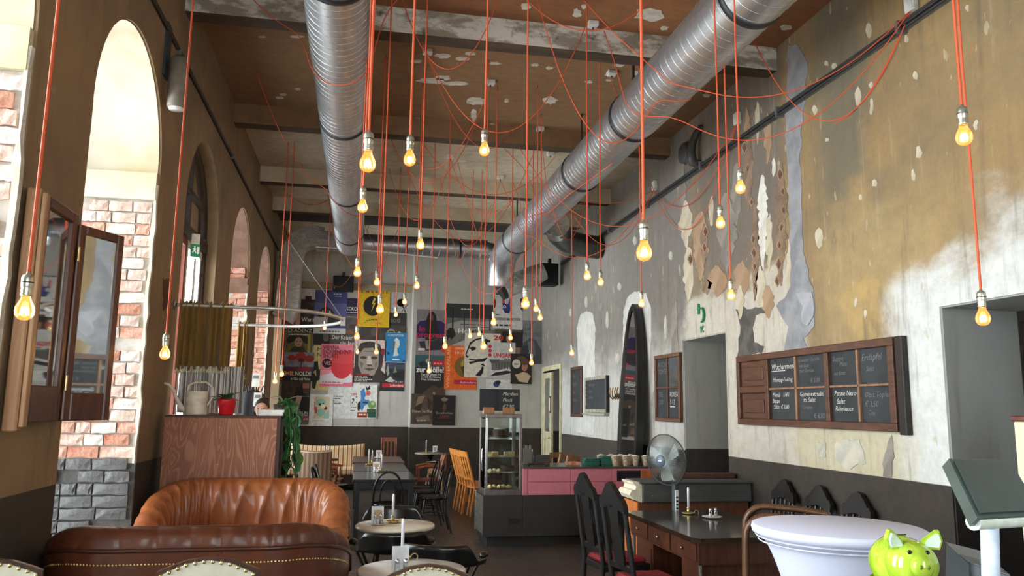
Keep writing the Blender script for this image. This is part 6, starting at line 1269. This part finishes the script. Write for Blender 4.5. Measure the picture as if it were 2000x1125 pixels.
# striped upholstery
def stripes(ax, n, cs):
    g = G('striped_upholstery'); p = g.pos(); v = g.sep(p)[ax]; f = g.math('FRACT', g.math('MULTIPLY', v, n)); c = rgb(cs[0]); k = len(cs)
    for i in range(1, k): c = g.mix(g.mapr(f, i / k - .02, i / k + .02), c, rgb(cs[i]))
    nz = g.noise(p, 90, 3); g.bump(nz, .2, .003); return g.done(c, .9)
MST1 = stripes(0, 11, [(226, 206, 166), (140, 70, 48), (222, 196, 150), (206, 176, 132)]); MST2 = stripes(0, 16, [(176, 150, 124), (140, 112, 90), (120, 94, 78), (156, 130, 108)])
t = thing('striped_settee', 'cream and red striped settee along the far left dado', 'sofa', (-.57, 17.0, 0))
def sb(u, v): return (-.76 + 1.52 * u, .2 - .05 * v + .0 * u, .42 + (.47 - .05 * math.sin(PI * u)) * v)
MB().sheet(sb, 24, 8).sheet(lambda u, v: (-.76 + 1.52 * u, .2 + .14 * v, sb(u, 1)[2] - .06 * v * v), 24, 4).build('backrest', MST1, t, solid=.03); MB().cbox(-.76, .76, -.42, .2, .3, .44, .03).build('seat', MST1, t); MB().box(-.74, .74, -.4, .3, .12, .3).build('base', MBRW, t)
for s in (-1, 1):
    for y in (-.36, .24): MB().lathe([(.02, 0), (.03, .12)], (s * .68, y, 0), 10).build('leg', MBRW, t)
t = thing('striped_armchair', 'brown striped upholstered chair seen from behind left of tables', 'chair', (-.58, 12.2, 0), .06)
def cb_(u, v): return ((-.24 + .48 * u) * (1 - .06 * v), -.22 - .10 * v + .05 * (2 * u - 1) ** 2, .42 + (.60 + .02 * (2 * u - 1) ** 2) * v)
MB().sheet(cb_, 16, 10).sheet(lambda u, v: tuple(Vector(cb_(u, 1)) + Vector((0, .09 * v, .02 * math.sin(PI * v)))), 16, 4).sheet(lambda u, v: tuple(Vector(cb_(u, v)) + Vector((0, .09, 0))), 16, 10).build('backrest', MST2, t)
for s in (0, 1): MB().add([cb_(s, v / 10) for v in range(11)] + [tuple(Vector(cb_(s, v / 10)) + Vector((0, .09, 0))) for v in range(10, -1, -1)], [tuple(range(22))]).build('back_side', MST2, t)
MB().tube([cb_(i / 16, 1) for i in range(17)], .012, 6).build('piping', M((206, 186, 160), .9), t)
MB().cbox(-.26, .26, -.2, .3, .3, .46, .03).build('seat', MST2, t)
for s in (-1, 1):
    for y in (-.22, .26): MB().tube([(s * .21, y, .32), (s * .24, y * 1.1, 0)], [.022, .015], 8).build('leg', MRDW, t)
    MB().tube([(s * .27, -.25, .62), (s * .3, 0, .66), (s * .3, .2, .6), (s * .28, .24, .3)], .018, 8).build('arm', MLWOOD, t)
# round tables
MMARB = M((236, 230, 214), .25, c2=(220, 212, 194), scale=5)
def round_table(label, loc, r, h=.735, top=MMARB, edge=.03):
    t = thing('round_table', label, 'table', loc)
    MB().lathe([(0, h), (r - .008, h), (r, h - .008), (r, h - edge + .006), (r - .01, h - edge), (0, h - edge)], n=48).build('table_top', top, t)
    MB().lathe([(.2, 0), (.2, .015), (.06, .05), (.03, .1), (.028, .55), (.05, .66), (.12, h - edge)], n=24).build('pedestal', MBLW, t)
    for q in range(3): a = q * 2.094; MB().tube([(.05 * math.cos(a), .05 * math.sin(a), .08), (.26 * math.cos(a), .26 * math.sin(a), .02)], [.03, .02], 8).build('foot', MBLW, t)
round_table('round cream marble bistro table in the middle, behind nearer one', (.345, 6.75, 0), .325)
round_table('round white marble bistro table nearest at the bottom edge', (.36, 4.93, 0), .325, top=M((230, 230, 226), .25, c2=(214, 214, 210), scale=5))
round_table('small round table before the far dado', (1.53, 16.75, 0), .32, .745, M((150, 140, 120), .35))
# captain's chairs, black
def captain(label, loc, rz, H=.80):
    t = thing('captain_chair', label, 'chair', loc, rz, 'black captain chairs')
    MB().lathe([(0, .46), (.2, .465), (.215, .45), (.2, .43), (0, .43)], n=28).build('seat', MBLW, t)
    def arc(u, w, y0): a = PI * (1.08 - 1.16 * u) + 0; return Vector((w * math.cos(a), y0 - .24 * math.sin(a), 0))
    def bf(u, v):
        c = arc(u, .29, .02); m = math.sin(PI * u) ** 2; z0 = .645 + .0 * m; z1 = z0 + .03 + .115 * max(0, min(1, (math.sin(PI * u) - .62) / .2)); n = Vector((c.x, c.y - .02, 0)).normalized()
        q = v * 4
        if q < 1: o, z = 0, z0 + (z1 - z0) * q
        elif q < 2: o, z = .03 * (q - 1), z1
        elif q < 3: o, z = .03, z1 + (z0 - z1) * (q - 2)
        else: o, z = .03 * (4 - q), z0
        return c + n * (o + .03 * (z - z0) / .2) + Vector((0, 0, z))
    MB().sheet(bf, 48, 16).build('back_rail', MBLW, t)
    for s in (0, 1): c = arc(s, .3, .02); MB().ball((c.x, c.y + .02, .68), (.035, .06, .025), 12, 8).build('arm_knob', MBLW, t)
    for q in range(7): c = arc(.1 + .8 * q / 6, .285, .02); MB().tube([(c.x * .62, c.y * .62, .45), (c.x, c.y, .67)], .011, 6).build('spindle', MBLW, t)
    for sx in (-1, 1):
        for sy in (-1, 1): MB().tube([(sx * .14, sy * .14, .44), (sx * .2, sy * .2, 0)], [.02, .014], 8).build('leg', MBLW, t)
    for s in (-1, 1): MB().tube([(s * .18, -.18, .18), (s * .18, .18, .18)], .01, 6).build('stretcher', MBLW, t)
    return t
cc = captain('black captain chair between the two marble tables, left', (.30, 6.18, 0), 0)
dup(cc, (.60, 5.62, 0), -.3, 'black captain chair between the two marble tables, right'); dup(cc, (.36, 7.28, 0), PI, 'black captain chair behind the middle marble table')
# cream chairs with brass nails in the foreground
def nail_chair(label, loc, rz, H=1.06, W=.36):
    t = thing('nailed_chair', label, 'chair', loc, rz, 'cream chairs with brass nails'); h = W / 2
    prof = [(-h, .55), (-h, H - .055), (-h + .03, H - .04), (-h * .45, H - .012), (0, H), (h * .45, H - .012), (h - .03, H - .04), (h, H - .055), (h, .55)]
    MB().prism(prof, (0, -.2, 0), (1, 0, 0), (0, 0, 1), -.05).build('backrest', M((206, 200, 178), .6, var=.06), t)
    MB().prism([(p[0] * 1.08, p[1] + .012 * (p[1] > .6)) for p in prof], (0, -.19, 0), (1, 0, 0), (0, 0, 1), -.03).build('back_frame', MBRW, t)
    MB().cbox(-h - .02, h + .02, -.2, .22, .42, .48, .015).build('seat', M((206, 200, 178), .6, var=.06), t)
    L = [0.]; 
    for a, b in zip(prof, prof[1:]): L.append(L[-1] + math.hypot(b[0] - a[0], b[1] - a[1]))
    n_ = int(L[-1] / .034)
    for i in range(n_ + 1):
        s = L[-1] * i / n_; k = max(j for j in range(len(L) - 1) if L[j] <= s + 1e-9); f = (s - L[k]) / (L[k + 1] - L[k]); x = prof[k][0] + (prof[k + 1][0] - prof[k][0]) * f; z = prof[k][1] + (prof[k + 1][1] - prof[k][1]) * f
        MB().ball((x * .97, -.202, z - .002), (.0085, .006, .0085), 8, 6).build('brass_nail', MBRASS, t)
    for sx in (-1, 1):
        MB().cbox(sx * (h - .02) - .018, sx * (h - .02) + .018, -.2, -.16, 0, .56, .004).build('leg', MBRW, t); MB().cbox(sx * (h - .02) - .018, sx * (h - .02) + .018, .17, .21, 0, .43, .004).build('leg', MBRW, t)
    return t
nc = nail_chair('cream nailed chair in front of the brown leather sofa', (-.555, 3.6, 0), 0, 1.085)
nail_chair('cream nailed chair in front of the nearest marble table', (.38, 4.05, 0), -.1, .95); nc2 = dup(nc, (-1.42, 3.66, 0), .2, 'cream nailed chair at the lower left corner by the pier')
bpy.data.objects[nc2.name].location.z = 0
# high-back carved black chairs with red seats
MCARV = M((24, 23, 22), .35, var=.15, bump=.1); MREDS = M((128, 22, 30), .8, bump=.2)
def high_chair(label, loc, rz, H=1.13, W=.42, slats=0):
    t = thing('high_back_chair', label, 'chair', loc, rz, 'carved high-back chairs'); h = W / 2
    def lean(z): return -.2 - .10 * max(0, z - .45) / .7
    for s in (-1, 1):
        MB().tube([(s * (h - .02), -.23, 0), (s * (h - .02), -.2, .45), (s * (h - .02), lean(H - .14), H - .14)], [.022, .024, .02], 4).build('back_post', MCARV, t); MB().cbox(s * (h - .025) - .02, s * (h - .025) + .02, .17, .21, 0, .43, .004).build('leg', MCARV, t)
    crest = [(-h, H - .2), (-h, H - .14), (-h + .03, H - .10), (-h + .05, H - .105), (-.10, H - .05), (-.07, H - .03), (-.055, H - .008), (0, H + .01), (.055, H - .008), (.07, H - .03), (.10, H - .05), (h - .05, H - .105), (h - .03, H - .10), (h, H - .14), (h, H - .2), (.06, H - .17), (0, H - .16), (-.06, H - .17)]
    sh = math.atan(.1 / .7); up = (0, -math.sin(sh), math.cos(sh)); k = 1 / math.cos(sh)
    MB().prism([(p[0], (p[1] - .45) * k) for p in crest], (0, -.218, .45), (1, 0, 0), up, -.036).build('crest', MCARV, t)
    if slats:
        for q in range(slats): x = -h + .08 + (W - .16) * q / (slats - 1); MB().tube([(x, lean(.6), .58), (x, lean(H - .17), H - .17)], .012, 6).build('slat', MCARV, t)
    else: MB().prism([(-.075, .1), (.075, .1), (.085, .3), (.07, .42), (.09, (H - .17 - .45) * k), (-.09, (H - .17 - .45) * k), (-.07, .42), (-.085, .3)], (0, -.21, .45), (1, 0, 0), up, -.018).build('splat', MCARV, t)
    MB().prism([(-h + .03, .08), (h - .03, .08), (h - .03, .12), (-h + .03, .12)], (0, -.212, .45), (1, 0, 0), up, -.026).build('lower_rail', MCARV, t)
    MB().cbox(-h, h, -.2, .22, .38, .43, .006).build('seat_frame', MCARV, t); MB().cbox(-h + .02, h - .02, -.18, .2, .43, .475, .02).build('seat_pad', MREDS, t)
    MB().cbox(-h + .03, h - .03, .0, .02, .16, .2, .003).build('stretcher', MCARV, t)
    return t
hc = high_chair('carved black high-back chair with red seat left of desk, nearer', (2.17, 5.78, 0), -PI / 2 + .12, 1.15)
dup(hc, (2.2, 6.62, 0), -PI / 2 + .12, 'carved black high-back chair with red seat left of desk, farther')
wc = high_chair('carved dark slatted chair against right dado, left of three', (3.72, 6.98, 0), PI / 2, 1.05, .4, 4)
dup(wc, (3.72, 6.4, 0), PI / 2, 'carved dark slatted chair against right dado, middle of three'); dup(wc, (3.72, 5.86, 0), PI / 2, 'carved dark slatted chair against right dado, right of three')
# dark desk
x0, x1, y0, y1 = 2.48, 3.42, 5.62, 7.2
t = thing('desk', 'large glossy dark wood desk with drawers and cut corner', 'table', (x0, y0, 0)); W, D = x1 - x0, y1 - y0
MDESK = wood((60, 42, 32), (44, 30, 23), .14, 3, (1, .3, 1), .02); MDESKB = wood((98, 54, 34), (70, 38, 25), .35, 3)
MB().prism([(.05, 0), (W - .05, 0), (W, .05), (W, D - .05), (W - .05, D), (.05, D), (0, D - .05), (0, .05)], (0, 0, .725), (1, 0, 0), (0, 1, 0), .035).build('table_top', MDESK, t)
MB().box(.05, W - .05, .05, D - .05, .56, .725).build('apron', MDESKB, t)
for k, (a, b) in enumerate(((.07, .55), (.58, 1.05), (1.08, D - .07))):
    dr_ = MB().cbox(.035, .05, a, b, .58, .71, .003).build('drawer_front', MDESKB, t); MB().lathe([(0, -.02), (.012, -.02), (.014, -.01), (.006, 0)], (.035, (a + b) / 2, .645), 10, ax=0).build('knob', MBRASS, dr_)
for k, (a, b) in enumerate(((.09, .46), (D - .5, D - .09))):
    MB().box(.09, W - .09, a, b, .04, .56).build('pedestal', MDESKB, t); MB().cbox(.08, .09, a + .03, b - .03, .1, .5, .003).build('pedestal_panel', MDESKB, t)
for sx, sy in ((.07, .07), (.07, D - .07), (W - .07, .07), (W - .07, D - .07)): MB().tube([(sx, sy, 0), (sx, sy, .56)], .016, 10).build('corner_rod', M((170, 166, 156), .25, .9), t)
# old mantel-like sideboard behind the desk
t = thing('mantel_sideboard', 'old brown sideboard with weathered grey mantel beam on top', 'sideboard', (2.82, 7.72, 0))
g = G('weathered_grey'); p = g.pos(); n1 = g.noise(g.scale(p, .5, 1, 2), 3, 5, .7); n2 = g.noise(p, 12, 5, .7); g.bump(n2, .4, .008); MWEA = g.done(g.mix(g.mapr(n2, .66, .7), g.mix(g.mapr(n1, .3, .7), rgb((84, 86, 84)), rgb((66, 68, 66))), rgb((196, 194, 184))), .7)
MB().cbox(.0, 1.2, .02, .42, .05, .77, .006).build('body', wood((112, 66, 40), (84, 48, 30), .45, 3), t); MB().cbox(-.015, .0, .02, .42, .05, .77, .003).build('end_panel', wood((206, 120, 54), (176, 96, 40), .45, 3), t)  # end panel: warm light on the sideboard's end put into its wood colour
MB().cbox(.03, 1.22, -.02, .4, .77, .955, .01).build('mantel_beam', MWEA, t); MB().cbox(.0, 1.26, -.03, .42, .955, .975, .004).build('mantel_shelf', MWEA, t)
MB().prism([(0, 0), (-.09, .03), (-.13, .075), (-.11, .12), (-.07, .125), (-.06, .16), (-.09, .19), (-.09, .2), (0, .2)], (.03, .0, .77), (1, 0, 0), (0, 0, 1), -.36).build('carved_corbel', M((226, 216, 190), .7, bump=.3), t)
MB().cbox(.3, 1.2, .3, .42, .975, 1.03, .006).build('back_ledge', wood((86, 56, 40), (66, 42, 30), .5), t)
for x in (.08, 1.12): MB().box(x - .04, x + .04, .06, .38, 0, .05).build('foot', MDKWOOD, t)
# pedestal fan behind the desk
c = U(1305, 897, Y=7.4)
t = thing('pedestal_fan', 'grey pedestal fan with round wire guard standing behind the desk', 'fan', (c.x + .1, 7.48, 0)); fz = c.z; fr_ = .245
MB().lathe([(0, .0), (.19, 0), (.19, .015), (.05, .04), (.03, .06)], n=32).build('base', M((60, 70, 70), .4), t); MB().tube([(0, 0, .05), (0, 0, fz - .2)], .016, 12).build('pole', M((200, 200, 198), .3, .6), t)
MB().cbox(-.03, .03, -.035, .03, fz - .55, fz - .22, .015).build('control_column', M((64, 78, 78), .4), t); cp = MB().cbox(-.018, .018, -.044, -.035, fz - .5, fz - .3, .004).build('control_panel', M((226, 228, 226), .4), t)
for q in range(4): MB().box(-.01, .01, -.047, -.044, fz - .48 + q * .035, fz - .465 + q * .035).build('button', MBLK, cp)
RM = Matrix.Translation((-.1, -.08, fz)) @ Matrix.Rotation(-math.radians(62), 4, 'Z') @ Matrix.Rotation(math.radians(6), 4, 'X')
MB().lathe([(0, -.0), (.07, 0), (.075, .04), (.05, .13), (0, .14)], n=24, ax=1).xf(RM).build('motor', M((64, 74, 74), .4), t)
gd = MB().tube([(fr_ * math.cos(2 * PI * i / 48), -.03, fr_ * math.sin(2 * PI * i / 48)) for i in range(48)], .006, 6, closed=True)
gdo = gd.xf(RM).build('guard_ring', M((56, 60, 62), .3, .5), t)
m = MB()
for q in range(96):
    a = 2 * PI * q / 96; cx, cz = math.cos(a), math.sin(a)
    m.tube([(.05 * cx, -.11, .05 * cz), (.14 * cx, -.10, .14 * cz), (.2 * cx, -.075, .2 * cz), (fr_ * cx, -.03, fr_ * cz), (.2 * cx, .02, .2 * cz), (.07 * cx, .04, .07 * cz)], .0021, 4, cap=False)
o = m.xf(RM).build('guard_wires', M((150, 156, 154), .3, .8), t); o['kind'] = 'stuff'
for q in range(3):
    def blade(u, v, q=q):
        a = q * 2.094 + .9 * u * (1 - .3 * v) + .3 * v; r = .05 + .15 * v; return (r * math.cos(a), -.05 + .04 * (u - .5), r * math.sin(a))
    MB().sheet(blade, 8, 6).xf(RM).build('blade', M((196, 204, 198), .25), t)
MB().lathe([(0, -.125), (.05, -.122), (.056, -.11), (.05, -.1)], n=24, ax=1).xf(RM).build('badge', M((96, 110, 126), .3), t); MB().box(-.02, .02, -.128, -.126, -.004, .006).xf(RM).build('badge_print', M((226, 230, 230), .4), t)
# brown bent-frame armchair beside the white table
t = thing('bent_armchair', 'brown bent wood armchair half hidden behind the white cocktail table', 'chair', (2.31, 4.5, 0), -.47)
MBENT = wood((104, 70, 46), (76, 50, 34), .35, 4)
for y in (0, .5):
    arc_ = [(.02, y, 0), (-.01, y, .5), (.0, y, .92)] + [(.13 - .13 * math.cos(q * PI / 12), y, .95 + .13 * math.sin(q * PI / 12)) for q in range(1, 7)] + [(.34, y, 1.07), (.5, y, 1.05), (.58, y, .98), (.6, y, .5), (.58, y, 0)]
    MB().tube(arc_, .026, 4, flat=.8).build('bent_frame', MBENT, t)
MB().cbox(.03, .56, .03, .47, .42, .47, .015).build('seat', MDKWOOD, t); MB().cbox(.5, .54, .03, .47, .5, .95, .012).build('backrest', MDKWOOD, t)
for z in (.3, .62): MB().tube([(.3, 0, z), (.3, .5, z)], .014, 8).build('crossbar', MBENT, t)
# white cocktail table in stretch cover
t = thing('cocktail_table', 'tall round table in a white stretch cover', 'table', (2.44, 3.76, .022))
g = G('white_stretch_cloth'); p = g.pos(); n1 = g.noise(p, 200, 2); g.bump(n1, .05, .002); MCLO = g.done(g.mix(n1, rgb((206, 210, 234)), rgb((222, 224, 242))), .75)
MB().lathe([(0, 1.1), (.41, 1.1), (.421, 1.094), (.425, 1.08), (.42, 1.06), (.405, 1.052)], n=64).build('table_top', MCLO, t)
def sk(u, v):
    z = 1.052 * (1 - v); r = .405 - .20 * min(1, v / .55) ** .55 + .08 * max(0, (v - .55) / .45) ** 1.5; k = .5 * (1 + math.cos(4 * 2 * PI * u)); r *= 1 - .03 * (1 - k) * math.sin(PI * v) + .0; r += .10 * max(0, (v - .7) / .3) * k
    return (r * math.cos(2 * PI * u), r * math.sin(2 * PI * u), z + .001)
MB().sheet(sk, 96, 40, closed=True).build('stretch_skirt', MCLO, t)
for q in range(2): MB().lathe([(.402 - .012 * q, 1.046 - .022 * q), (.406 - .012 * q, 1.042 - .022 * q), (.398 - .012 * q, 1.036 - .022 * q)], n=64).build('seam', M((196, 198, 214), .7), t)
for q in range(4): a = q * PI / 2; MB().lathe([(0, 0), (.03, 0), (.03, .01), (.02, .02)], (.33 * math.cos(a), .33 * math.sin(a), 0), 12).build('foot_cap', MBLK, t)

# ================================================================ tableware
MCAND = M((240, 238, 244), .35, var=.03); MGLS = glass('clear_shaker_glass', (.95, .97, .98), .12); MCARD = M((226, 230, 234), .7)
def candle(where, x, y, z, h=.2, holder=True):
    t = thing('candle_holder', 'brass chamberstick holding a white candle on the ' + where, 'candle holder', (x, y, z))
    MB().lathe([(0, .004), (.05, .002), (.06, .014), (.056, .016), (.045, .008), (0, .007)], n=24).build('dish', MBRASS, t); MB().lathe([(.012, .006), (.01, .02), (.017, .034), (.011, .042), (.016, .05), (.018, .06), (.012, .06)], n=16).build('cup', MBRASS, t)
    MB().tube([(.055 + .022 * (1 - math.cos(a)), 0, .012 + .022 * math.sin(a)) for a in [i * PI / 6 for i in range(10)]], .0035, 6).build('ring_handle', MBRASS, t)
    c = thing('candle', 'white taper candle standing on the ' + where, 'candle', (x, y, z + .052))
    MB().lathe([(0, 0), (.0105, 0), (.0105, h - .02), (.007, h - .006), (.002, h)], n=14).build('wax', MCAND, c); MB().tube([(0, 0, h - .004), (.001, 0, h + .008)], .0012, 5).build('wick', MBLK, c)
def shakers(where, x, y, z, rz=0., card=True, plate=True, pic=True):
    if plate:
        p = thing('plate', 'white saucer for shakers on the ' + where, 'plate', (x, y, z), rz); MB().lathe([(0, .004), (.05, .002), (.085, .014), (.088, .016), (.082, .017), (.05, .008), (0, .008)], n=32).build('dish', MPLATE, p); MB().lathe([(.03, 0), (.032, .004)], n=24).build('foot_ring', MPLATE, p); zz = z + .009
    else: zz = z
    for nm, dx, c in (('salt_shaker', -.02, (232, 232, 230)), ('pepper_shaker', .03, (196, 186, 164))):
        s = thing(nm, '%s with metal cap on the %s' % ('white salt shaker' if nm[0] == 's' else 'glass pepper shaker', where), 'shaker', (x + dx * math.cos(rz), y + dx * math.sin(rz) - .01, zz))
        MB().lathe([(0, .001), (.017, 0), (.018, .01), (.013, .055)], n=16).build('bottle', MGLS, s); MB().lathe([(0, .002), (.0155, .002), (.0145, .03), (0, .03)], n=14).build('contents', M(c, .9), s); MB().lathe([(.0135, .054), (.0145, .058), (.014, .072), (.006, .08), (0, .081)], n=14).build('cap', M((200, 200, 204), .25, .9), s)
    if card:
        k = thing('menu_card', 'folded table card standing on the ' + where, 'card', (x, y + .05, z), rz)
        MB().add([(-.05, -.03, 0), (.05, -.03, 0), (.05, 0, .14), (-.05, 0, .14), (-.05, .03, 0), (.05, .03, 0)], [(0, 1, 2, 3), (5, 4, 3, 2)]).build('card', MCARD, k, solid=.002)
        if pic: MB().add([(-.03, -.0318 + .03 * z_, .0 + .14 * z_) for z_ in (.3,)] + [(.035, -.0318 + .03 * .3, .14 * .3), (.035, -.0318 + .03 * .8, .14 * .8), (-.03, -.0318 + .03 * .8, .14 * .8)], [(0, 1, 2, 3)]).build('print', M((150, 104, 70), .7, c2=(206, 180, 140), scale=60), k)
def at(px, py, z): return U(px, py, Z=z)
a = at(767, 1021, .735); candle('middle marble table', a.x, a.y, .735, .185)
a = at(737, 1025, .735); shakers('middle marble table', a.x, a.y, .735)
a = at(787, 1098, .735); candle('nearest marble table', a.x, a.y + .1, .735, .2)
a = at(782, 1118, .735); shakers('nearest marble table', a.x, a.y, .735, plate=False, pic=False)
a = at(1345, 1004, .76); candle('dark desk', a.x, a.y, .76, .19)
a = at(1391, 1012, .76); shakers('dark desk', a.x, a.y, .76, card=False)
a = at(720, 908, .755); candle('second black table, left', a.x, a.y, .755, .2)
a = at(727, 907, .755); candle('second black table, right', a.x, a.y + .15, .755, .17)
a = at(745, 921, .755); candle('nearest black table', a.x, a.y, .755, .2)
a = at(735, 922, .755); shakers('nearest black table', a.x, a.y, .755, plate=False)
a = at(740, 895, .765); shakers('far brown table', a.x, a.y, .765)
candle('small far round table', 1.44, 16.7, .745, .22); shakers('small far round table', 1.63, 16.72, .745)
a = at(645, 905, .8)
# candle seen behind the striped chair
t = thing('side_table', 'small dark side table behind the striped chair', 'table', (-.42, 13.9, 0)); t.location = (-.55, 14.9, 0)
MB().lathe([(0, .74), (.25, .74), (.25, .71), (0, .71)], n=32).build('table_top', MBRW, t); MB().lathe([(.18, 0), (.18, .02), (.03, .05), (.03, .71)], n=16).build('pedestal', MBLW, t)
candle('small side table behind striped chair', -.52, 14.85, .74, .2)

# ================================================================ bar in the foreground: piggy bank, till
ZK = 1.185
t = thing('bar_counter', 'dark wooden bar counter at the lower right foreground', 'counter', (1.2, 1.2, 0))
MB().cbox(0, 2.4, 0, .98, ZK - .04, ZK, .006).build('counter_top', MDKWOOD, t); MB().box(.05, 2.35, .05, .92, .1, ZK - .04).build('body', MDK, t); MB().box(.1, 2.3, .1, .88, 0, .1).build('plinth', MBLK, t)
for k in range(4): MB().cbox(.08 + .57 * k, .6 + .57 * k, .92, .935, .16, ZK - .1, .004).build('front_panel', MDKWOOD, t)
# piggy bank
c = U(1765, 1098, Y=2.05)
t = thing('piggy_bank', 'glossy lime green ceramic piggy bank on the bar counter', 'piggy bank', (c.x, 2.05, ZK), -.22); t.scale = (.92, .92, .92)
g = G('lime_glaze'); p = g.pos(); n1 = g.noise(p, 14, 3); x, y, z = g.sep(p)
MPIG = g.done(g.mix(g.mapr(n1, .35, .65), rgb((158, 196, 44)), rgb((186, 212, 70))), .08); g.b.inputs['Coat Weight'].default_value = .6
def pb(u, v):
    a = PI * v; b = 2 * PI * u; r = math.sin(a); yy = -math.cos(a) * .115
    return (.088 * r * math.cos(b), yy + .02, .098 + .086 * r * math.sin(b))
m = MB().sheet(pb, 36, 24, closed=True); m.ball((0, -.05, .108), (.076, .07, .072), 32, 20)
m.build('body', MPIG, t)
MB().lathe([(.0, -.135), (.024, -.134), (.03, -.128), (.032, -.11), (.036, -.085)], (.0, .0, .114), 24, ax=1).build('snout', MPIG, t)
for s in (-1, 1):
    MB().ball((s * .011, -.1345, .115), (.005, .003, .007), 10, 6).build('nostril', M((96, 130, 20), .2), t)
    MB().ball((s * .026, -.101, .152), (.0065, .005, .0065), 12, 8).build('eye', M((16, 16, 14), .1), t)
    ear = [(-.03, 0), (.03, 0), (.026, .03), (.004, .062), (-.006, .062), (-.028, .03)]
    e = MB().prism(ear, (s * .05, -.055, .158), (math.cos(.3) * 1, -.25 * s, 0), (s * .35, -.25, .9), .014); eo = e.build('ear', MPIG, t)
    MB().prism([(q[0] * .68, q[1] * .7 + .008) for q in ear], (s * .05, -.0575, .158), (math.cos(.3) * 1, -.25 * s, 0), (s * .35, -.25, .9), .012).xf(Matrix.Translation((0, -.0075, 0))).build('ear_lining', M((216, 236, 214), .15), eo)
    for y_ in (-.06, .07): MB().lathe([(0, 0), (.024, 0), (.026, .01), (.03, .05)], (s * .045, y_, 0), 16).build('leg', MPIG, t)
MB().cbox(-.018, .018, -.0, .004, 0, .004, .001).xf(Matrix.Translation((0, .01, .1835))).build('coin_slot', M((50, 70, 10), .3), t)
MB().tube([(0, .13, .11), (.01, .145, .12), (.0, .15, .135), (-.01, .14, .14)], .005, 8).build('tail', MPIG, t)
# point-of-sale terminal seen from behind
MG1 = M((70, 84, 80), .4, var=.08); MG2 = M((54, 60, 62), .3); MCRE = M((216, 220, 206), .4)
A, B, D = U(1853, 896, Y=1.62), U(1909, 1012, Y=1.45), U(1972, 898, Y=1.72); Cc = B + D - A
t = thing('till_terminal', 'dark grey touch screen till on cream stand at the right edge', 'cash register', (B.x, B.y, ZK))
o0 = Vector((B.x, B.y, ZK)); nn = (Cc - B).cross(A - B).normalized()
def slab(P, th): return MB().add([q - o0 for q in P] + [q - o0 - nn * th for q in P], [(0, 1, 2, 3), (7, 6, 5, 4)] + [(i, 4 + i, 4 + (i + 1) % 4, (i + 1) % 4) for i in range(4)])
slab([A, B, Cc, D], .025).build('screen', MG1, t)
inset = lambda k: [q + ((A + B + Cc + D) / 4 - q) * k for q in (A, B, Cc, D)]
slab([q + nn * .006 for q in inset(.1)], .006).build('rear_cover', M((58, 70, 67), .45), t)
e = (Cc - B).normalized(); hb = B - o0
MB().tube([hb + e * .01 + Vector((0, .02, -.012)), hb + e * .26 + Vector((0, .02, -.012))], .016, 16).build('hinge_roll', MCRE, t)
MB().tube([hb + e * .09 + Vector((0, .03, -.01)), Vector((hb.x + e.x * .09, hb.y + .08, .02))], .018, 14).build('stand_post', M((196, 206, 220), .35), t)
MB().lathe([(0, 0), (.1, 0), (.1, .012), (.03, .024)], (hb.x + .1, hb.y + .09, 0), 28).build('stand_foot', MG2, t)
p1 = U(1940, 1075, Y=1.56)
t = thing('receipt_printer', 'dark grey receipt printer with slanted lid beside the till', 'printer', (p1.x, 1.62, ZK), -.25)
MB().add([(-.05, -.06, 0), (.06, -.06, 0), (.06, .06, 0), (-.05, .06, 0), (-.035, -.05, .19), (.05, -.05, .165), (.05, .05, .19), (-.035, .05, .21)], [(3, 2, 1, 0), (0, 1, 5, 4), (1, 2, 6, 5), (2, 3, 7, 6), (3, 0, 4, 7), (4, 5, 6, 7)]).build('housing', MG2, t)
MB().add([(-.03, -.053, .15), (.03, -.057, .125), (.03, -.0575, .105), (-.03, -.055, .13)], [(0, 3, 2, 1)]).build('paper_slot', M((26, 28, 28), .5), t); MB().add([(-.037, -.052, .186), (.052, -.052, .161), (.052, .052, .195), (-.037, .052, .216)], [(0, 1, 2, 3)]).build('lid', M((44, 52, 52), .2), t)
q = U(1962, 1128, Y=1.36)
t = thing('card_reader', 'black rounded card reader at the lower right corner', 'card reader', (q.x + .06, 1.38, ZK), -.2); MB().sheet(lambda u, v: (-.1 + .2 * u, -.05 + .1 * v, .055 + .018 * math.sin(PI * u)), 12, 6).box(-.1, .1, -.05, .05, 0, .055).build('body', M((30, 34, 36), .3), t)
for r in range(3):
    for cc_ in range(4): MB().cbox(-.07 + .035 * cc_, -.05 + .035 * cc_, -.035 + .025 * r, -.02 + .025 * r, .06, .075, .002).build('key', M((60, 64, 66), .4), t)
# cream cupboard with brown top in the doorway, tall pieces at the right edge
c = U(1978, 812, Y=3.72)
t = thing('cream_cupboard', 'cream cupboard with brown top edge at the right frame edge', 'cupboard', (c.x, 3.24, 0))
MB().cbox(0, .46, 0, .48, .05, c.z - .03, .006).build('body', M((226, 218, 176), .5, var=.04), t); MB().cbox(-.012, .47, -.012, .49, c.z - .03, c.z, .006).build('top', wood((104, 52, 38), (80, 40, 30), .4), t); MB().cbox(.03, .43, -.014, 0, .1, c.z - .06, .004).build('door', M((230, 222, 182), .5, var=.04), t); MB().box(.03, .43, .03, .45, 0, .05).build('plinth', MBLK, t)
